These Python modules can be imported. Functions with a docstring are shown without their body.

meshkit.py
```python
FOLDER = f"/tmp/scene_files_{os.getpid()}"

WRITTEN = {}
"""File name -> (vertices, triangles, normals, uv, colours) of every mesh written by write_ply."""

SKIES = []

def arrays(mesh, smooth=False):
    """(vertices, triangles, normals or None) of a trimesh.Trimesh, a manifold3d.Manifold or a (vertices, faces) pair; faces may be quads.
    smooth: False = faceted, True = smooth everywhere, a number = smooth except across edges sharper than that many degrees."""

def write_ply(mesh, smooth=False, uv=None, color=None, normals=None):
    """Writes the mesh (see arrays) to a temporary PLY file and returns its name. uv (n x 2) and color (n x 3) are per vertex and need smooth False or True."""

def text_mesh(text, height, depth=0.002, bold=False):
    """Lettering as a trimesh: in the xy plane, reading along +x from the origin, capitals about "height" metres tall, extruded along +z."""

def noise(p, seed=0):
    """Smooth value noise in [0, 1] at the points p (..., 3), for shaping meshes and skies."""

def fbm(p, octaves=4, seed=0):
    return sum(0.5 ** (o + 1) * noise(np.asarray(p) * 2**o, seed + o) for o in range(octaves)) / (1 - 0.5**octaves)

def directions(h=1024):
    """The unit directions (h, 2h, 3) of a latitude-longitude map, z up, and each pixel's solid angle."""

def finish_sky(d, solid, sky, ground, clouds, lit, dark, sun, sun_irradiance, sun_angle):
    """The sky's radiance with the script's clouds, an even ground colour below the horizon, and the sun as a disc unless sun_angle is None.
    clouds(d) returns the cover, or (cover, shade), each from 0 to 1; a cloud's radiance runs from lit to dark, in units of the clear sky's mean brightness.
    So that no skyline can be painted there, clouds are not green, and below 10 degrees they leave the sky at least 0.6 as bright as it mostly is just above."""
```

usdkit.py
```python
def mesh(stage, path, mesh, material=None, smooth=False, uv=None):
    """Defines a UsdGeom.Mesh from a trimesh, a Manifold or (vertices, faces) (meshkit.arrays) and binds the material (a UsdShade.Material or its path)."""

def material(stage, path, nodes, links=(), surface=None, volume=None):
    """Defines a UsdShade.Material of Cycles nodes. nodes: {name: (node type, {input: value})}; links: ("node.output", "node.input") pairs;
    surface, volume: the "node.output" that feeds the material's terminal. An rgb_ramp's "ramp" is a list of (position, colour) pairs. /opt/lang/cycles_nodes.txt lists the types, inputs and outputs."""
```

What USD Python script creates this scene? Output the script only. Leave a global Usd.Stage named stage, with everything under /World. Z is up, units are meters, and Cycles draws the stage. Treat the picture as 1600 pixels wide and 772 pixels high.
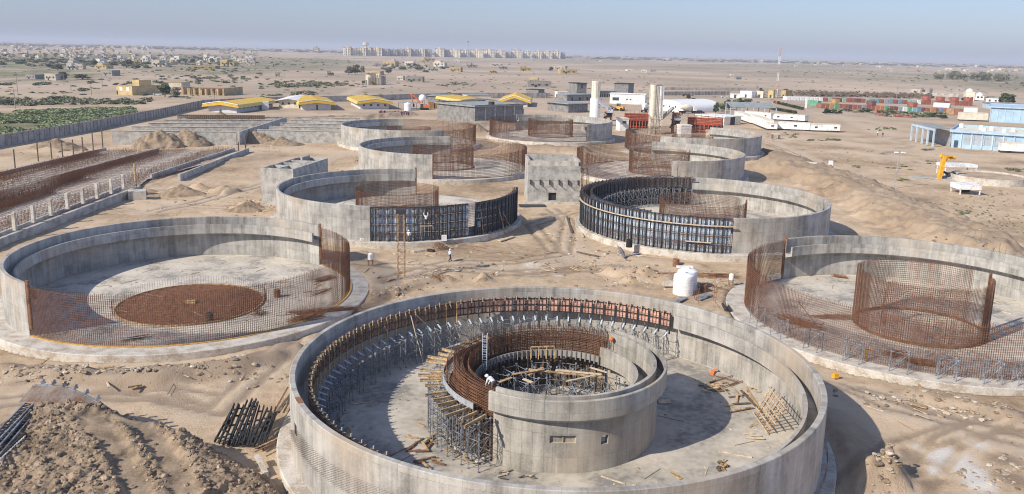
import math, random, re
import numpy as np, trimesh, usdkit, meshkit
from pxr import Usd, UsdGeom, UsdLux, UsdShade, Gf, Sdf, Vt

stage = Usd.Stage.CreateInMemory()
UsdGeom.SetStageUpAxis(stage, 'Z'); UsdGeom.SetStageMetersPerUnit(stage, 1.0)
UsdGeom.Xform.Define(stage, '/World'); UsdGeom.Scope.Define(stage, '/World/Looks')
rng = np.random.default_rng(7); random.seed(7)

# ---------------- camera (a lookout about 28 m above the site) ----------------
FPX, PIT, ROL, CYP, CH = 1296.886, math.radians(11.2475), math.radians(1.290755), 337.877, 28.0
_c, _s = math.cos(PIT), math.sin(PIT)
FW = np.array([0, _c, -_s]); _up = np.array([0, _s, _c]); _rt = np.array([1.0, 0, 0])
RT = _rt*math.cos(ROL)+_up*math.sin(ROL); UP = -_rt*math.sin(ROL)+_up*math.cos(ROL)
cam = UsdGeom.Camera.Define(stage, '/World/camera')
cam.AddTransformOp().Set(Gf.Matrix4d(*RT, 0, *UP, 0, *(-FW), 0, 0, 0, CH, 1))
cam.CreateHorizontalApertureAttr(36.0); cam.CreateVerticalApertureAttr(36.0*494/1024)
cam.CreateFocalLengthAttr(36.0*FPX/1600)
cam.CreateVerticalApertureOffsetAttr(-(386-CYP)*36.0/1600)
cam.CreateClippingRangeAttr(Gf.Vec2f(0.5, 60000))
cam.CreateExposureAttr(0.46)

# ---------------- sky and sun ----------------
SUN_EL = math.radians(35.0); SUN_AZ = np.array([-0.81, -0.586]); SUN_AZ = SUN_AZ/np.linalg.norm(SUN_AZ)
SUN = np.array([*(SUN_AZ*math.cos(SUN_EL)), math.sin(SUN_EL)])
usdkit.material(stage, '/World/Looks/sky_air', {
    's': ('sky_texture', {'sky_type': 'single_scattering', 'sun_disc': False, 'sun_elevation': SUN_EL, 'sun_rotation': math.atan2(SUN[0], SUN[1]), 'altitude': 20.0, 'air_density': 1.0, 'aerosol_density': 1.0, 'ozone_density': 1.0}),
    't': ('mix', {'mix_type': 'multiply', 'fac': 1.0, 'color2': (0.88, 0.97, 1.24)}),
    'm': ('mix', {'mix_type': 'mix', 'fac': 0.25, 'color2': (4.7, 6.0, 9.6)}),   # an even veil of high dust over the whole sky
    'b': ('background_shader', {'strength': 0.076})}, [('s.color', 't.color1'), ('t.color', 'm.color1'), ('m.color', 'b.color')], surface='b.background')
dome = UsdLux.DomeLight.Define(stage, '/World/sky')
UsdShade.MaterialBindingAPI.Apply(dome.GetPrim()).Bind(UsdShade.Material.Get(stage, '/World/Looks/sky_air'))
sun = UsdLux.DistantLight.Define(stage, '/World/sun')
sun.CreateNormalizeAttr(True); sun.CreateIntensityAttr(1.05); sun.CreateAngleAttr(0.53); sun.CreateColorAttr(Gf.Vec3f(1.0, 0.925, 0.82))
zax = SUN; xax = np.cross([0, 0, 1], zax); xax /= np.linalg.norm(xax); yax = np.cross(zax, xax)
sun.AddTransformOp().Set(Gf.Matrix4d(*xax, 0, *yax, 0, *zax, 0, 0, 0, 100, 1))

# ---------------- helpers ----------------
def G(px, py, z=0.0):
    """The place at height z that the survey photograph shows at (px, py)."""
    d = FW+(px-800)/FPX*RT-(py-CYP)/FPX*UP
    return np.array([0, 0, CH])+d*(z-CH)/d[2]
def G2(px, py, z=0.0): return G(px, py, z)[:2]
def scale_at(px, py): return np.hypot(*G2(px, py))/FPX     # metres per photo pixel there

def rotz(a):
    c, s = math.cos(a), math.sin(a); return np.array([[c, -s, 0], [s, c, 0], [0, 0, 1.0]])
BOXF = np.array([[0,2,1],[0,3,2],[4,5,6],[4,6,7],[0,1,5],[0,5,4],[1,2,6],[1,6,5],[2,3,7],[2,7,6],[3,0,4],[3,4,7]])
class MB:
    """Collects shapes that become one mesh."""
    def __init__(s): s.v, s.f, s.n = [], [], 0
    def add(s, v, f):
        v = np.asarray(v, float); s.v.append(v); s.f.append(np.asarray(f, int)+s.n); s.n += len(v); return s
    def tm(s, m, M=None, loc=None):
        v = np.array(m.vertices)
        if M is not None: v = v@np.asarray(M).T
        if loc is not None: v = v+np.asarray(loc)
        return s.add(v, m.faces)
    def box(s, x0, x1, y0, y1, z0, z1, rz=0, loc=(0, 0, 0)):
        v = np.array([[x0,y0,z0],[x1,y0,z0],[x1,y1,z0],[x0,y1,z0],[x0,y0,z1],[x1,y0,z1],[x1,y1,z1],[x0,y1,z1]], float)
        return s.add(v@rotz(rz).T+np.asarray(loc, float), BOXF)
    def beam(s, p, q, w, h=None, roll=0):
        p, q = np.asarray(p, float), np.asarray(q, float); h = h or w; d = q-p; L = np.linalg.norm(d); d = d/L
        a = np.cross(d, [0, 0, 1.0]); a = np.array([1.0, 0, 0]) if np.linalg.norm(a) < 1e-6 else a/np.linalg.norm(a)
        b = np.cross(a, d)
        if roll: a, b = a*math.cos(roll)+b*math.sin(roll), b*math.cos(roll)-a*math.sin(roll)
        v = [o+sx*w/2*a+sy*h/2*b for o in (p, q) for sx, sy in ((-1,-1),(1,-1),(1,1),(-1,1))]
        return s.add(v, [[0,1,2],[0,2,3],[4,6,5],[4,7,6],[0,5,1],[0,4,5],[1,6,2],[1,5,6],[2,7,3],[2,6,7],[3,4,0],[3,7,4]])
    def tube(s, p, q, r, n=6, r2=None, cap=True):
        p, q = np.asarray(p, float), np.asarray(q, float); r2 = r if r2 is None else r2
        d = q-p; d = d/np.linalg.norm(d); a = np.cross(d, [0, 0, 1.0])
        a = np.array([1.0, 0, 0]) if np.linalg.norm(a) < 1e-6 else a/np.linalg.norm(a); b = np.cross(d, a)
        t = np.arange(n)*2*np.pi/n; ring = np.cos(t)[:, None]*a+np.sin(t)[:, None]*b
        v = np.vstack([p+r*ring, q+r2*ring]); i = np.arange(n); j = (i+1) % n
        f = np.vstack([np.c_[i, j, j+n], np.c_[i, j+n, i+n]])
        if cap: f = np.vstack([f]+[[[0, k+1, k], [n, n+k, n+k+1]] for k in range(1, n-1)])
        return s.add(v, f)
    def path(s, pts, r, n=3):
        """A bent bar of n sides through pts, open ended."""
        p = np.asarray(pts, float); t = np.gradient(p, axis=0); t /= np.linalg.norm(t, axis=1)[:, None]
        a = np.cross(t, [0, 0, 1.0]); ln = np.linalg.norm(a, axis=1)[:, None]; a = np.where(ln < 1e-4, [1.0, 0, 0], a/np.maximum(ln, 1e-9)); b = np.cross(t, a)
        w = np.arange(n)*2*np.pi/n
        v = (p[:, None]+r*(np.cos(w)[None, :, None]*a[:, None]+np.sin(w)[None, :, None]*b[:, None])).reshape(-1, 3)
        i, j = np.meshgrid(np.arange(len(p)-1), np.arange(n), indexing='ij')
        q = np.stack([i*n+j, i*n+(j+1) % n, (i+1)*n+(j+1) % n, (i+1)*n+j], -1).reshape(-1, 4)
        return s.add(v, np.vstack([q[:, [0,1,2]], q[:, [0,2,3]]]))
    def vbars(s, pts, z0, z1, r):
        """Many upright three-sided bars at the (x, y) pts."""
        pts = np.asarray(pts, float); n = len(pts); w = np.arange(3)*2*np.pi/3
        off = np.c_[np.cos(w), np.sin(w)]*r
        lo = np.concatenate([pts[:, None]+off, np.broadcast_to(np.reshape(z0, (-1, 1, 1)), (n, 3, 1))], 2)
        hi = np.concatenate([pts[:, None]+off, np.broadcast_to(np.reshape(z1, (-1, 1, 1)), (n, 3, 1))], 2)
        v = np.concatenate([lo, hi], 1).reshape(-1, 3)
        f = np.array([[0,1,4],[0,4,3],[1,2,5],[1,5,4],[2,0,3],[2,3,5]])
        return s.add(v, (f[None]+6*np.arange(n)[:, None, None]).reshape(-1, 3))
    def arc(s, prof, a0, a1, n=None):
        """The closed outline prof of (r, z), counter-clockwise, swept about z from a0 to a1 degrees."""
        prof = np.asarray(prof, float); m = len(prof); full = abs(a1-a0) >= 359.99
        n = n or max(4, int(abs(a1-a0)/1.8))
        t = np.radians(np.linspace(a0, a1, n+1)); t = t[:-1] if full else t
        v = np.stack([prof[None, :, 0]*np.cos(t)[:, None], prof[None, :, 0]*np.sin(t)[:, None], np.broadcast_to(prof[None, :, 1], (len(t), m))], -1).reshape(-1, 3)
        i, j = np.meshgrid(np.arange(n), np.arange(m), indexing='ij'); i2 = (i+1) % len(t); j2 = (j+1) % m
        q = np.stack([i*m+j, i2*m+j, i2*m+j2, i*m+j2], -1).reshape(-1, 4)[:, ::-1]
        f = np.vstack([q[:, [0,1,2]], q[:, [0,2,3]]])
        if not full:
            from shapely.geometry import Polygon
            tv, tf = trimesh.creation.triangulate_polygon(Polygon(prof), engine='earcut')
            near = np.array([np.argmin(((prof-x)**2).sum(1)) for x in tv]); tf = near[tf]
            f = np.vstack([f, tf[:, ::-1], tf+(len(t)-1)*m])
        return s.add(v, f)
    def disc(s, r, z, n=96, r0=0):
        t = np.arange(n)*2*np.pi/n; i = np.arange(n); j = (i+1) % n
        rr = np.linspace(r0, r, 8) if r0 == 0 else np.array([r0, r])
        v = np.vstack([np.c_[x*np.cos(t), x*np.sin(t), np.full(n, z)] for x in rr])
        f = np.vstack([np.vstack([np.c_[k*n+i, (k+1)*n+i, (k+1)*n+j], np.c_[k*n+i, (k+1)*n+j, k*n+j]]) for k in range(len(rr)-1)])
        return s.add(v, f)
    def lathe(s, prof, n=20, loc=(0, 0, 0)):
        """An open profile of (r, z) turned about z."""
        prof = np.asarray(prof, float); m = len(prof); t = np.arange(n)*2*np.pi/n
        v = np.stack([prof[None, :, 0]*np.cos(t)[:, None], prof[None, :, 0]*np.sin(t)[:, None], np.broadcast_to(prof[None, :, 1], (n, m))], -1).reshape(-1, 3)+np.asarray(loc, float)
        i, j = np.meshgrid(np.arange(n), np.arange(m-1), indexing='ij'); i2 = (i+1) % n
        q = np.stack([i*m+j, i2*m+j, i2*m+j+1, i*m+j+1], -1).reshape(-1, 4)
        return s.add(v, np.vstack([q[:, [0,1,2]], q[:, [0,2,3]]]))
    def prism(s, poly, y0, y1, M=None, loc=(0, 0, 0)):
        """A polygon in (x, z) extruded along y."""
        from shapely.geometry import Polygon
        m = trimesh.creation.extrude_polygon(Polygon(poly), y1-y0, engine='earcut')
        v = np.array(m.vertices); v = np.c_[v[:, 0], y1-v[:, 2], v[:, 1]]
        if M is not None: v = v@np.asarray(M).T
        return s.add(v+np.asarray(loc, float), m.faces)
    def mesh(s, M=None, loc=None):
        v = np.vstack(s.v)
        if M is not None: v = v@np.asarray(M).T
        if loc is not None: v = v+np.asarray(loc)
        return v, np.vstack(s.f)

used = {}
def path_for(name, parent=None):
    base = (parent.GetPath().pathString if parent else '/World')+'/'+name
    k = used.get(base, -1)+1; used[base] = k
    return base if k == 0 else base+'_%03d' % k
def tag(p, label=None, cat=None, group=None, kind=None):
    p = p.GetPrim() if hasattr(p, 'GetPrim') else p
    for k, x in (('label', label), ('category', cat), ('group', group), ('kind', kind)):
        if x: p.SetCustomDataByKey(k, x)
    return p
def obj(name, mb, material, parent=None, smooth=False, label=None, cat=None, group=None, kind=None):
    m = usdkit.mesh(stage, path_for(name, parent), mb.mesh() if isinstance(mb, MB) else mb, M[material] if isinstance(material, str) else material, smooth=smooth)
    m.CreateDoubleSidedAttr(True)
    return tag(m, label, cat, group, kind)
def thing(name, label, cat, loc=(0, 0, 0), rz=0.0, group=None, scale=None):
    x = UsdGeom.Xform.Define(stage, path_for(name)); x.AddTranslateOp().Set(Gf.Vec3d(*map(float, loc)))
    if rz: x.AddRotateZOp().Set(math.degrees(rz))
    if scale is not None: x.AddScaleOp().Set(Gf.Vec3f(*map(float, scale)))
    return tag(x, label, cat, group)
def dup(root, loc, rz=0.0, label=None, group=None, scale=None):
    was = root.GetCustomData()
    r = thing(re.sub(r'_\d{3}$', '', root.GetName()), label or was['label'], was['category'], loc, rz, group or was.get('group'), scale)
    r.GetReferences().AddInternalReference(root.GetPath()); r.SetInstanceable(True)
    return r
def instancer(name, protos, mats, pts, rots, scales, ids, label, cat, kind='stuff'):
    pi = UsdGeom.PointInstancer.Define(stage, path_for(name)); pth = pi.GetPath().pathString
    for k, pm in enumerate(protos):
        m = usdkit.mesh(stage, f'{pth}/shape_{k}', pm.mesh() if isinstance(pm, MB) else pm, M[mats[k]]); m.CreateDoubleSidedAttr(True)
        pi.CreatePrototypesRel().AddTarget(m.GetPath())
    pi.CreatePositionsAttr(Vt.Vec3fArray.FromNumpy(np.asarray(pts, np.float32)))
    pi.CreateProtoIndicesAttr(Vt.IntArray([int(i) for i in ids]))
    q = [Gf.Quath(math.cos(a/2), 0, 0, math.sin(a/2)) for a in rots]
    pi.CreateOrientationsAttr(Vt.QuathArray(q)); pi.CreateScalesAttr(Vt.Vec3fArray.FromNumpy(np.asarray(scales, np.float32)))
    return tag(pi, label, cat, None, kind)

# ---------------- materials ----------------
M = {}
def mat(name, col, var=0.12, scale=1.5, rough=0.8, bump=0.0, metal=0.0, fine=8.0, spec=0.3, tint=None, translucent=0.0, rnd=0.0):
    """A plain weathered finish: two sizes of noise vary the colour, optional relief."""
    col = np.array(col, float); lo = np.clip(col*(1-var*1.6), 0, 1); hi = np.clip(col*(1+var*1.3), 0, 1)
    if tint is not None: lo = np.array(tint, float)
    nodes = {'g': ('texture_coordinate', {}), 'n1': ('noise_texture', {'scale': scale, 'detail': 5.0, 'roughness': 0.62}), 'n2': ('noise_texture', {'scale': scale*fine, 'detail': 3.0}),
             'm': ('math', {'math_type': 'multiply_add', 'value2': 0.35}), 'r': ('rgb_ramp', {'ramp': [(0.55, tuple(lo)), (0.66, tuple(col)), (0.82, tuple(hi))]}),
             'p': ('principled_bsdf', {'roughness': rough, 'metallic': metal, 'specular_ior_level': spec})}
    links = [('g.object', 'n1.vector'), ('g.object', 'n2.vector'), ('n2.fac', 'm.value1'), ('n1.fac', 'm.value3'), ('m.value', 'r.fac')]
    out = 'r.color'
    if rnd:
        nodes['oi'] = ('object_info', {}); nodes['mr'] = ('map_range', {'to_min': 1-rnd, 'to_max': 1+rnd}); nodes['h'] = ('hsv', {})
        links += [('oi.random', 'mr.value'), ('mr.result', 'h.value'), (out, 'h.color')]; out = 'h.color'
    links.append((out, 'p.base_color'))
    if bump:
        nodes['b'] = ('bump', {'strength': 0.6, 'distance': bump}); links += [('m.value', 'b.height'), ('b.normal', 'p.normal')]
    M[name] = usdkit.material(stage, '/World/Looks/'+name, nodes, links, surface='p.BSDF')
    return M[name]

def concrete_wall(name, base, R=18.0, pw=1.25, ph=1.3, warm=0.0):
    """Board-marked cast concrete: panel imprints round the tank, run-down streaks, blotches."""
    b = np.array(base)
    nodes = {'tc': ('texture_coordinate', {}), 's': ('separate_xyz', {}), 'a': ('math', {'math_type': 'arctan2'}), 'u': ('math', {'math_type': 'multiply', 'value2': R}),
             'c': ('combine_xyz', {}), 'br': ('brick_texture', {'offset': 0.0, 'squash': 1.0, 'color1': (0.34,)*3, 'color2': (0.68,)*3, 'mortar': (0.22,)*3, 'scale': 1.0, 'mortar_size': 0.022, 'mortar_smooth': 0.4, 'brick_width': pw, 'row_height': ph}),
             'sv': ('mapping', {'scale': (1.7, 0.11, 1.0)}), 'st': ('noise_texture', {'scale': 1.0, 'detail': 6.0, 'roughness': 0.65}),
             'bl': ('noise_texture', {'scale': 0.35, 'detail': 6.0, 'roughness': 0.7}), 'fi': ('noise_texture', {'scale': 9.0, 'detail': 3.0}),
             'x1': ('mix', {'mix_type': 'mix', 'fac': 0.66}), 'x2': ('mix', {'mix_type': 'mix', 'fac': 0.42}), 'x3': ('mix', {'mix_type': 'mix', 'fac': 0.12}),
             'r': ('rgb_ramp', {'ramp': [(0.37, tuple(b*0.42)), (0.445, tuple(b*0.74)), (0.50, tuple(b)), (0.58, tuple(np.clip(b*1.34, 0, 0.8)))]}),
             'dn': ('noise_texture', {'scale': 0.12, 'detail': 3.0}), 'dr': ('rgb_ramp', {'ramp': [(0.5, (0, 0, 0)), (0.7, (0.55+warm,)*3)]}),
             'dx': ('mix', {'mix_type': 'mix', 'color2': (0.42, 0.335, 0.245)}),
             'bp': ('bump', {'strength': 0.5, 'distance': 0.03}), 'p': ('principled_bsdf', {'roughness': 0.88, 'specular_ior_level': 0.25})}
    links = [('tc.object', 's.vector'), ('s.y', 'a.value1'), ('s.x', 'a.value2'), ('a.value', 'u.value1'), ('u.value', 'c.x'), ('s.z', 'c.y'),
             ('c.vector', 'br.vector'), ('c.vector', 'sv.vector'), ('sv.vector', 'st.vector'), ('tc.object', 'bl.vector'), ('tc.object', 'fi.vector'), ('tc.object', 'dn.vector'),
             ('br.color', 'x1.color1'), ('st.fac', 'x1.color2'), ('x1.color', 'x2.color1'), ('bl.fac', 'x2.color2'), ('x2.color', 'x3.color1'), ('fi.fac', 'x3.color2'),
             ('x3.color', 'r.fac'), ('r.color', 'dx.color1'), ('dn.fac', 'dr.fac'), ('dr.color', 'dx.fac'), ('dx.color', 'p.base_color'), ('x3.color', 'bp.height'), ('bp.normal', 'p.normal')]
    M[name] = usdkit.material(stage, '/World/Looks/'+name, nodes, links, surface='p.BSDF')

concrete_wall('tank_concrete', (0.335, 0.32, 0.29))
concrete_wall('column_concrete', (0.34, 0.315, 0.27), R=7.5, pw=0.75, ph=1.7, warm=0.15)
concrete_wall('front_tank_concrete', (0.34, 0.32, 0.285), pw=1.25, ph=2.6, warm=0.2)
mat('concrete', (0.37, 0.355, 0.32), 0.2, 0.7, 0.9, 0.02)
mat('pale_concrete', (0.47, 0.435, 0.375), 0.16, 0.8, 0.9, 0.02, tint=(0.36, 0.30, 0.23))
mat('slab', (0.385, 0.345, 0.28), 0.26, 0.2, 0.92, 0.02, fine=10, tint=(0.23, 0.215, 0.19))
mat('rebar', (0.20, 0.098, 0.054), 0.25, 2.0, 0.75, metal=0.0)
mat('rebar_bright', (0.22, 0.11, 0.06), 0.25, 2.0, 0.75)
mat('blue_steel', (0.06, 0.085, 0.12), 0.5, 1.2, 0.6, metal=0.1, tint=(0.07, 0.05, 0.04), rnd=0.35)
mat('dark_steel', (0.035, 0.04, 0.045), 0.3, 2.5, 0.55, metal=0.2, tint=(0.07, 0.04, 0.025))
mat('pale_blue_plate', (0.45, 0.52, 0.58), 0.2, 2.0, 0.5)
mat('scaffold_steel', (0.20, 0.22, 0.245), 0.35, 2.0, 0.6, metal=0.1, tint=(0.12, 0.09, 0.07))
mat('timber', (0.40, 0.27, 0.14), 0.35, 3.0, 0.85)
mat('timber_pale', (0.52, 0.42, 0.29), 0.2, 3.0, 0.85)
mat('timber_dark', (0.13, 0.10, 0.07), 0.3, 3.0, 0.85)
mat('pale_slab', (0.47, 0.425, 0.35), 0.2, 0.22, 0.92, 0.02, fine=10, tint=(0.27, 0.25, 0.22))
mat('pink_board', (0.47, 0.27, 0.20), 0.25, 1.2, 0.85, tint=(0.33, 0.18, 0.13), rnd=0.2)  # the sunlit salmon tone of the shutters is put into this colour
mat('shaded_pink_board', (0.27, 0.15, 0.10), 0.25, 1.5, 0.85, tint=(0.16, 0.09, 0.06), rnd=0.25)  # darker copy of the pink boards, shade painted into the colour
mat('worn_steel', (0.15, 0.122, 0.10), 0.3, 0.8, 0.75, tint=(0.15, 0.07, 0.04))
mat('blue_board', (0.25, 0.295, 0.34), 0.6, 0.9, 0.75, tint=(0.16, 0.13, 0.10), rnd=0.45)
mat('white_plastic', (0.78, 0.78, 0.76), 0.05, 2.0, 0.4, tint=(0.66, 0.64, 0.60))
mat('white_paint', (0.74, 0.74, 0.72), 0.08, 0.6, 0.6, tint=(0.55, 0.53, 0.48))
mat('cream_paint', (0.66, 0.60, 0.48), 0.1, 0.5, 0.8)
mat('yellow_roof', (0.62, 0.40, 0.045), 0.08, 0.5, 0.5, tint=(0.55, 0.36, 0.06))
mat('yellow_trim', (0.60, 0.45, 0.12), 0.08, 0.8, 0.5)
mat('cool_white_wall', (0.55, 0.57, 0.62), 0.08, 0.5, 0.8)
mat('grey_roof', (0.27, 0.29, 0.29), 0.15, 0.4, 0.8)
mat('grey_block', (0.20, 0.195, 0.185), 0.2, 0.6, 0.95)
mat('dark_opening', (0.03, 0.03, 0.033), 0.2, 0.6, 0.7)
mat('window_glass', (0.05, 0.065, 0.08), 0.2, 0.6, 0.15, spec=0.6)
mat('red_steel', (0.34, 0.075, 0.04), 0.25, 0.8, 0.6)
mat('orange_paint', (0.66, 0.17, 0.05), 0.12, 1.0, 0.5)
mat('yellow_paint', (0.70, 0.36, 0.03), 0.12, 1.0, 0.5)
mat('sky_blue_wall', (0.33, 0.47, 0.59), 0.08, 0.3, 0.7)
mat('pale_blue_wall', (0.42, 0.52, 0.60), 0.08, 0.3, 0.7)
mat('black_rubber', (0.02, 0.02, 0.02), 0.2, 2.0, 0.8)
mat('ochre_brick', (0.42, 0.32, 0.16), 0.15, 0.3, 0.95, rnd=0.15)
mat('pale_house', (0.52, 0.46, 0.37), 0.12, 0.2, 0.9, rnd=0.2)
mat('grey_house', (0.30, 0.28, 0.25), 0.12, 0.2, 0.9, rnd=0.2)
mat('bright_house', (0.58, 0.53, 0.45), 0.08, 0.2, 0.9, rnd=0.12)
mat('fence_concrete', (0.34, 0.31, 0.275), 0.18, 0.4, 0.95, rnd=0.12)
mat('soil', (0.25, 0.187, 0.125), 0.25, 0.7, 0.95, 0.12, fine=11, tint=(0.17, 0.125, 0.082))
mat('dry_soil', (0.37, 0.285, 0.195), 0.16, 0.35, 0.95, 0.05, fine=14)
mat('pale_rubble', (0.42, 0.36, 0.28), 0.15, 2.0, 0.95, rnd=0.25)
mat('clod', (0.27, 0.205, 0.14), 0.2, 1.5, 0.95, rnd=0.35)
mat('leaf_dark', (0.075, 0.095, 0.045), 0.3, 0.6, 0.8, rnd=0.3)
mat('leaf_field', (0.24, 0.28, 0.135), 0.3, 0.6, 0.9, rnd=0.25)
mat('leaf_green', (0.155, 0.19, 0.09), 0.3, 0.6, 0.8, rnd=0.3)
mat('leaf_grey', (0.215, 0.215, 0.14), 0.3, 0.6, 0.9, rnd=0.3)
mat('bark', (0.14, 0.10, 0.07), 0.2, 2.0, 0.9)
mat('skin', (0.30, 0.17, 0.11), 0.05, 3.0, 0.6)
mat('light_shirt', (0.55, 0.60, 0.66), 0.08, 4.0, 0.9)
mat('white_shirt', (0.66, 0.66, 0.64), 0.08, 4.0, 0.9)
mat('dark_trousers', (0.05, 0.05, 0.06), 0.15, 4.0, 0.9)
mat('brown_trousers', (0.13, 0.10, 0.08), 0.15, 4.0, 0.9)
mat('black_hair', (0.015, 0.013, 0.012), 0.1, 4.0, 0.6)
mat('white_helmet', (0.78, 0.78, 0.76), 0.04, 4.0, 0.35)
mat('gold_seal', (0.50, 0.30, 0.10), 0.2, 3.0, 0.7)
for nm, c in dict(red=(0.36,0.09,0.06), rust=(0.33,0.12,0.06), orange=(0.52,0.17,0.06), green=(0.10,0.36,0.20), pale_green=(0.30,0.42,0.30), blue=(0.16,0.28,0.42), white=(0.66,0.66,0.64), ochre=(0.45,0.25,0.08), maroon=(0.20,0.07,0.07), grey=(0.32,0.33,0.34), teal=(0.22,0.45,0.42)).items():
    c = tuple(0.22*sum(c)/3+0.78*x for x in c); mat('box_'+nm, c, 0.16, 0.5, 0.7)

# ---------------- terrain ----------------
TANKS = {   # centre, radius of the wall's outer face, height of its rim
    'front': (3.42, 58.69, 19.14, 5.64), 'left': (-36.93, 91.86, 18.27, 5.23), 'left_form': (-18.99, 135.59, 19.43, 5.86), 'right_form': (30.96, 132.78, 19.44, 5.87),
    'right': (44.81, 88.62, 18.16, 5.22), 'mid_left': (-16.48, 194.88, 19.71, 6.03), 'far_left': (-31.07, 246.36, 19.85, 6.09), 'far': (12.06, 274.67, 20.24, 6.27),
    'mid_right': (34.37, 194.58, 19.47, 5.89), 'far_right': (52.41, 243.82, 19.59, 5.96)}

def seg_dist(x, y, pts):
    d = np.full(x.shape, 1e9)
    for (ax, ay), (bx, by) in zip(pts[:-1], pts[1:]):
        vx, vy = bx-ax, by-ay; t = np.clip(((x-ax)*vx+(y-ay)*vy)/(vx*vx+vy*vy), 0, 1)
        d = np.minimum(d, np.hypot(x-ax-t*vx, y-ay-t*vy))
    return d
def line(*p): return [tuple(G2(*q)) for q in p]
def ss(x, a, b): t = np.clip((x-a)/(b-a), 0, 1); return t*t*(3-2*t)

# low banks and heaps that are part of the ground: photo polyline, height, half width
BANKS = [(line((1215, 262), (1300, 285), (1390, 325), (1470, 365), (1530, 395)), 2.6, 10.0), (line((1190, 240), (1240, 255)), 1.6, 7.0),
         (line((10, 575), (150, 590), (260, 592), (360, 575), (450, 545)), 1.0, 2.6), (line((20, 600), (120, 596)), 0.5, 1.6),
         (line((800, 232), (900, 236)), 1.4, 5.0), (line((560, 372), (690, 385), (800, 360)), 0.5, 2.2), (line((690, 205), (770, 190)), 1.2, 8.0),
         (line((960, 425), (1040, 440)), 0.9, 2.2), (line((1300, 660), (1350, 760)), 0.6, 2.5), (line((1440, 610), (1580, 650)), 0.7, 2.0),
         (line((400, 190), (560, 186), (640, 180)), 1.6, 5.0), (line((330, 255), (420, 245)), 0.4, 5.0), (line((590, 465), (680, 440)), 0.5, 1.4),
         (line((470, 405), (560, 400)), 0.5, 3.0), (line((930, 395), (1090, 415)), 0.4, 2.0)]
HEAPS = [(755, 440, 1.0, 1.6), (700, 440, 0.6, 1.2), (385, 325, 1.3, 3.2), (350, 300, 1.2, 3.5), (1010, 436, 0.9, 2.0), (985, 440, 0.7, 1.6), (430, 400, 0.7, 2.5), (1370, 755, 1.5, 2.2), (230, 300, 0.8, 3.0),
         (275, 300, 1.3, 3.6), (310, 292, 1.1, 3.0), (1545, 590, 0.6, 2.0), (1085, 430, 0.35, 1.3), (510, 375, .6, 2.5), (70, 235, 1.2, 4.0), (110, 240, 1.0, 5.0), (430, 745, .7, 1.6), (1395, 745, 1.1, 1.6)]
HEAPS = [(*G2(x, y), h, r) for x, y, h, r in HEAPS]
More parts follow.
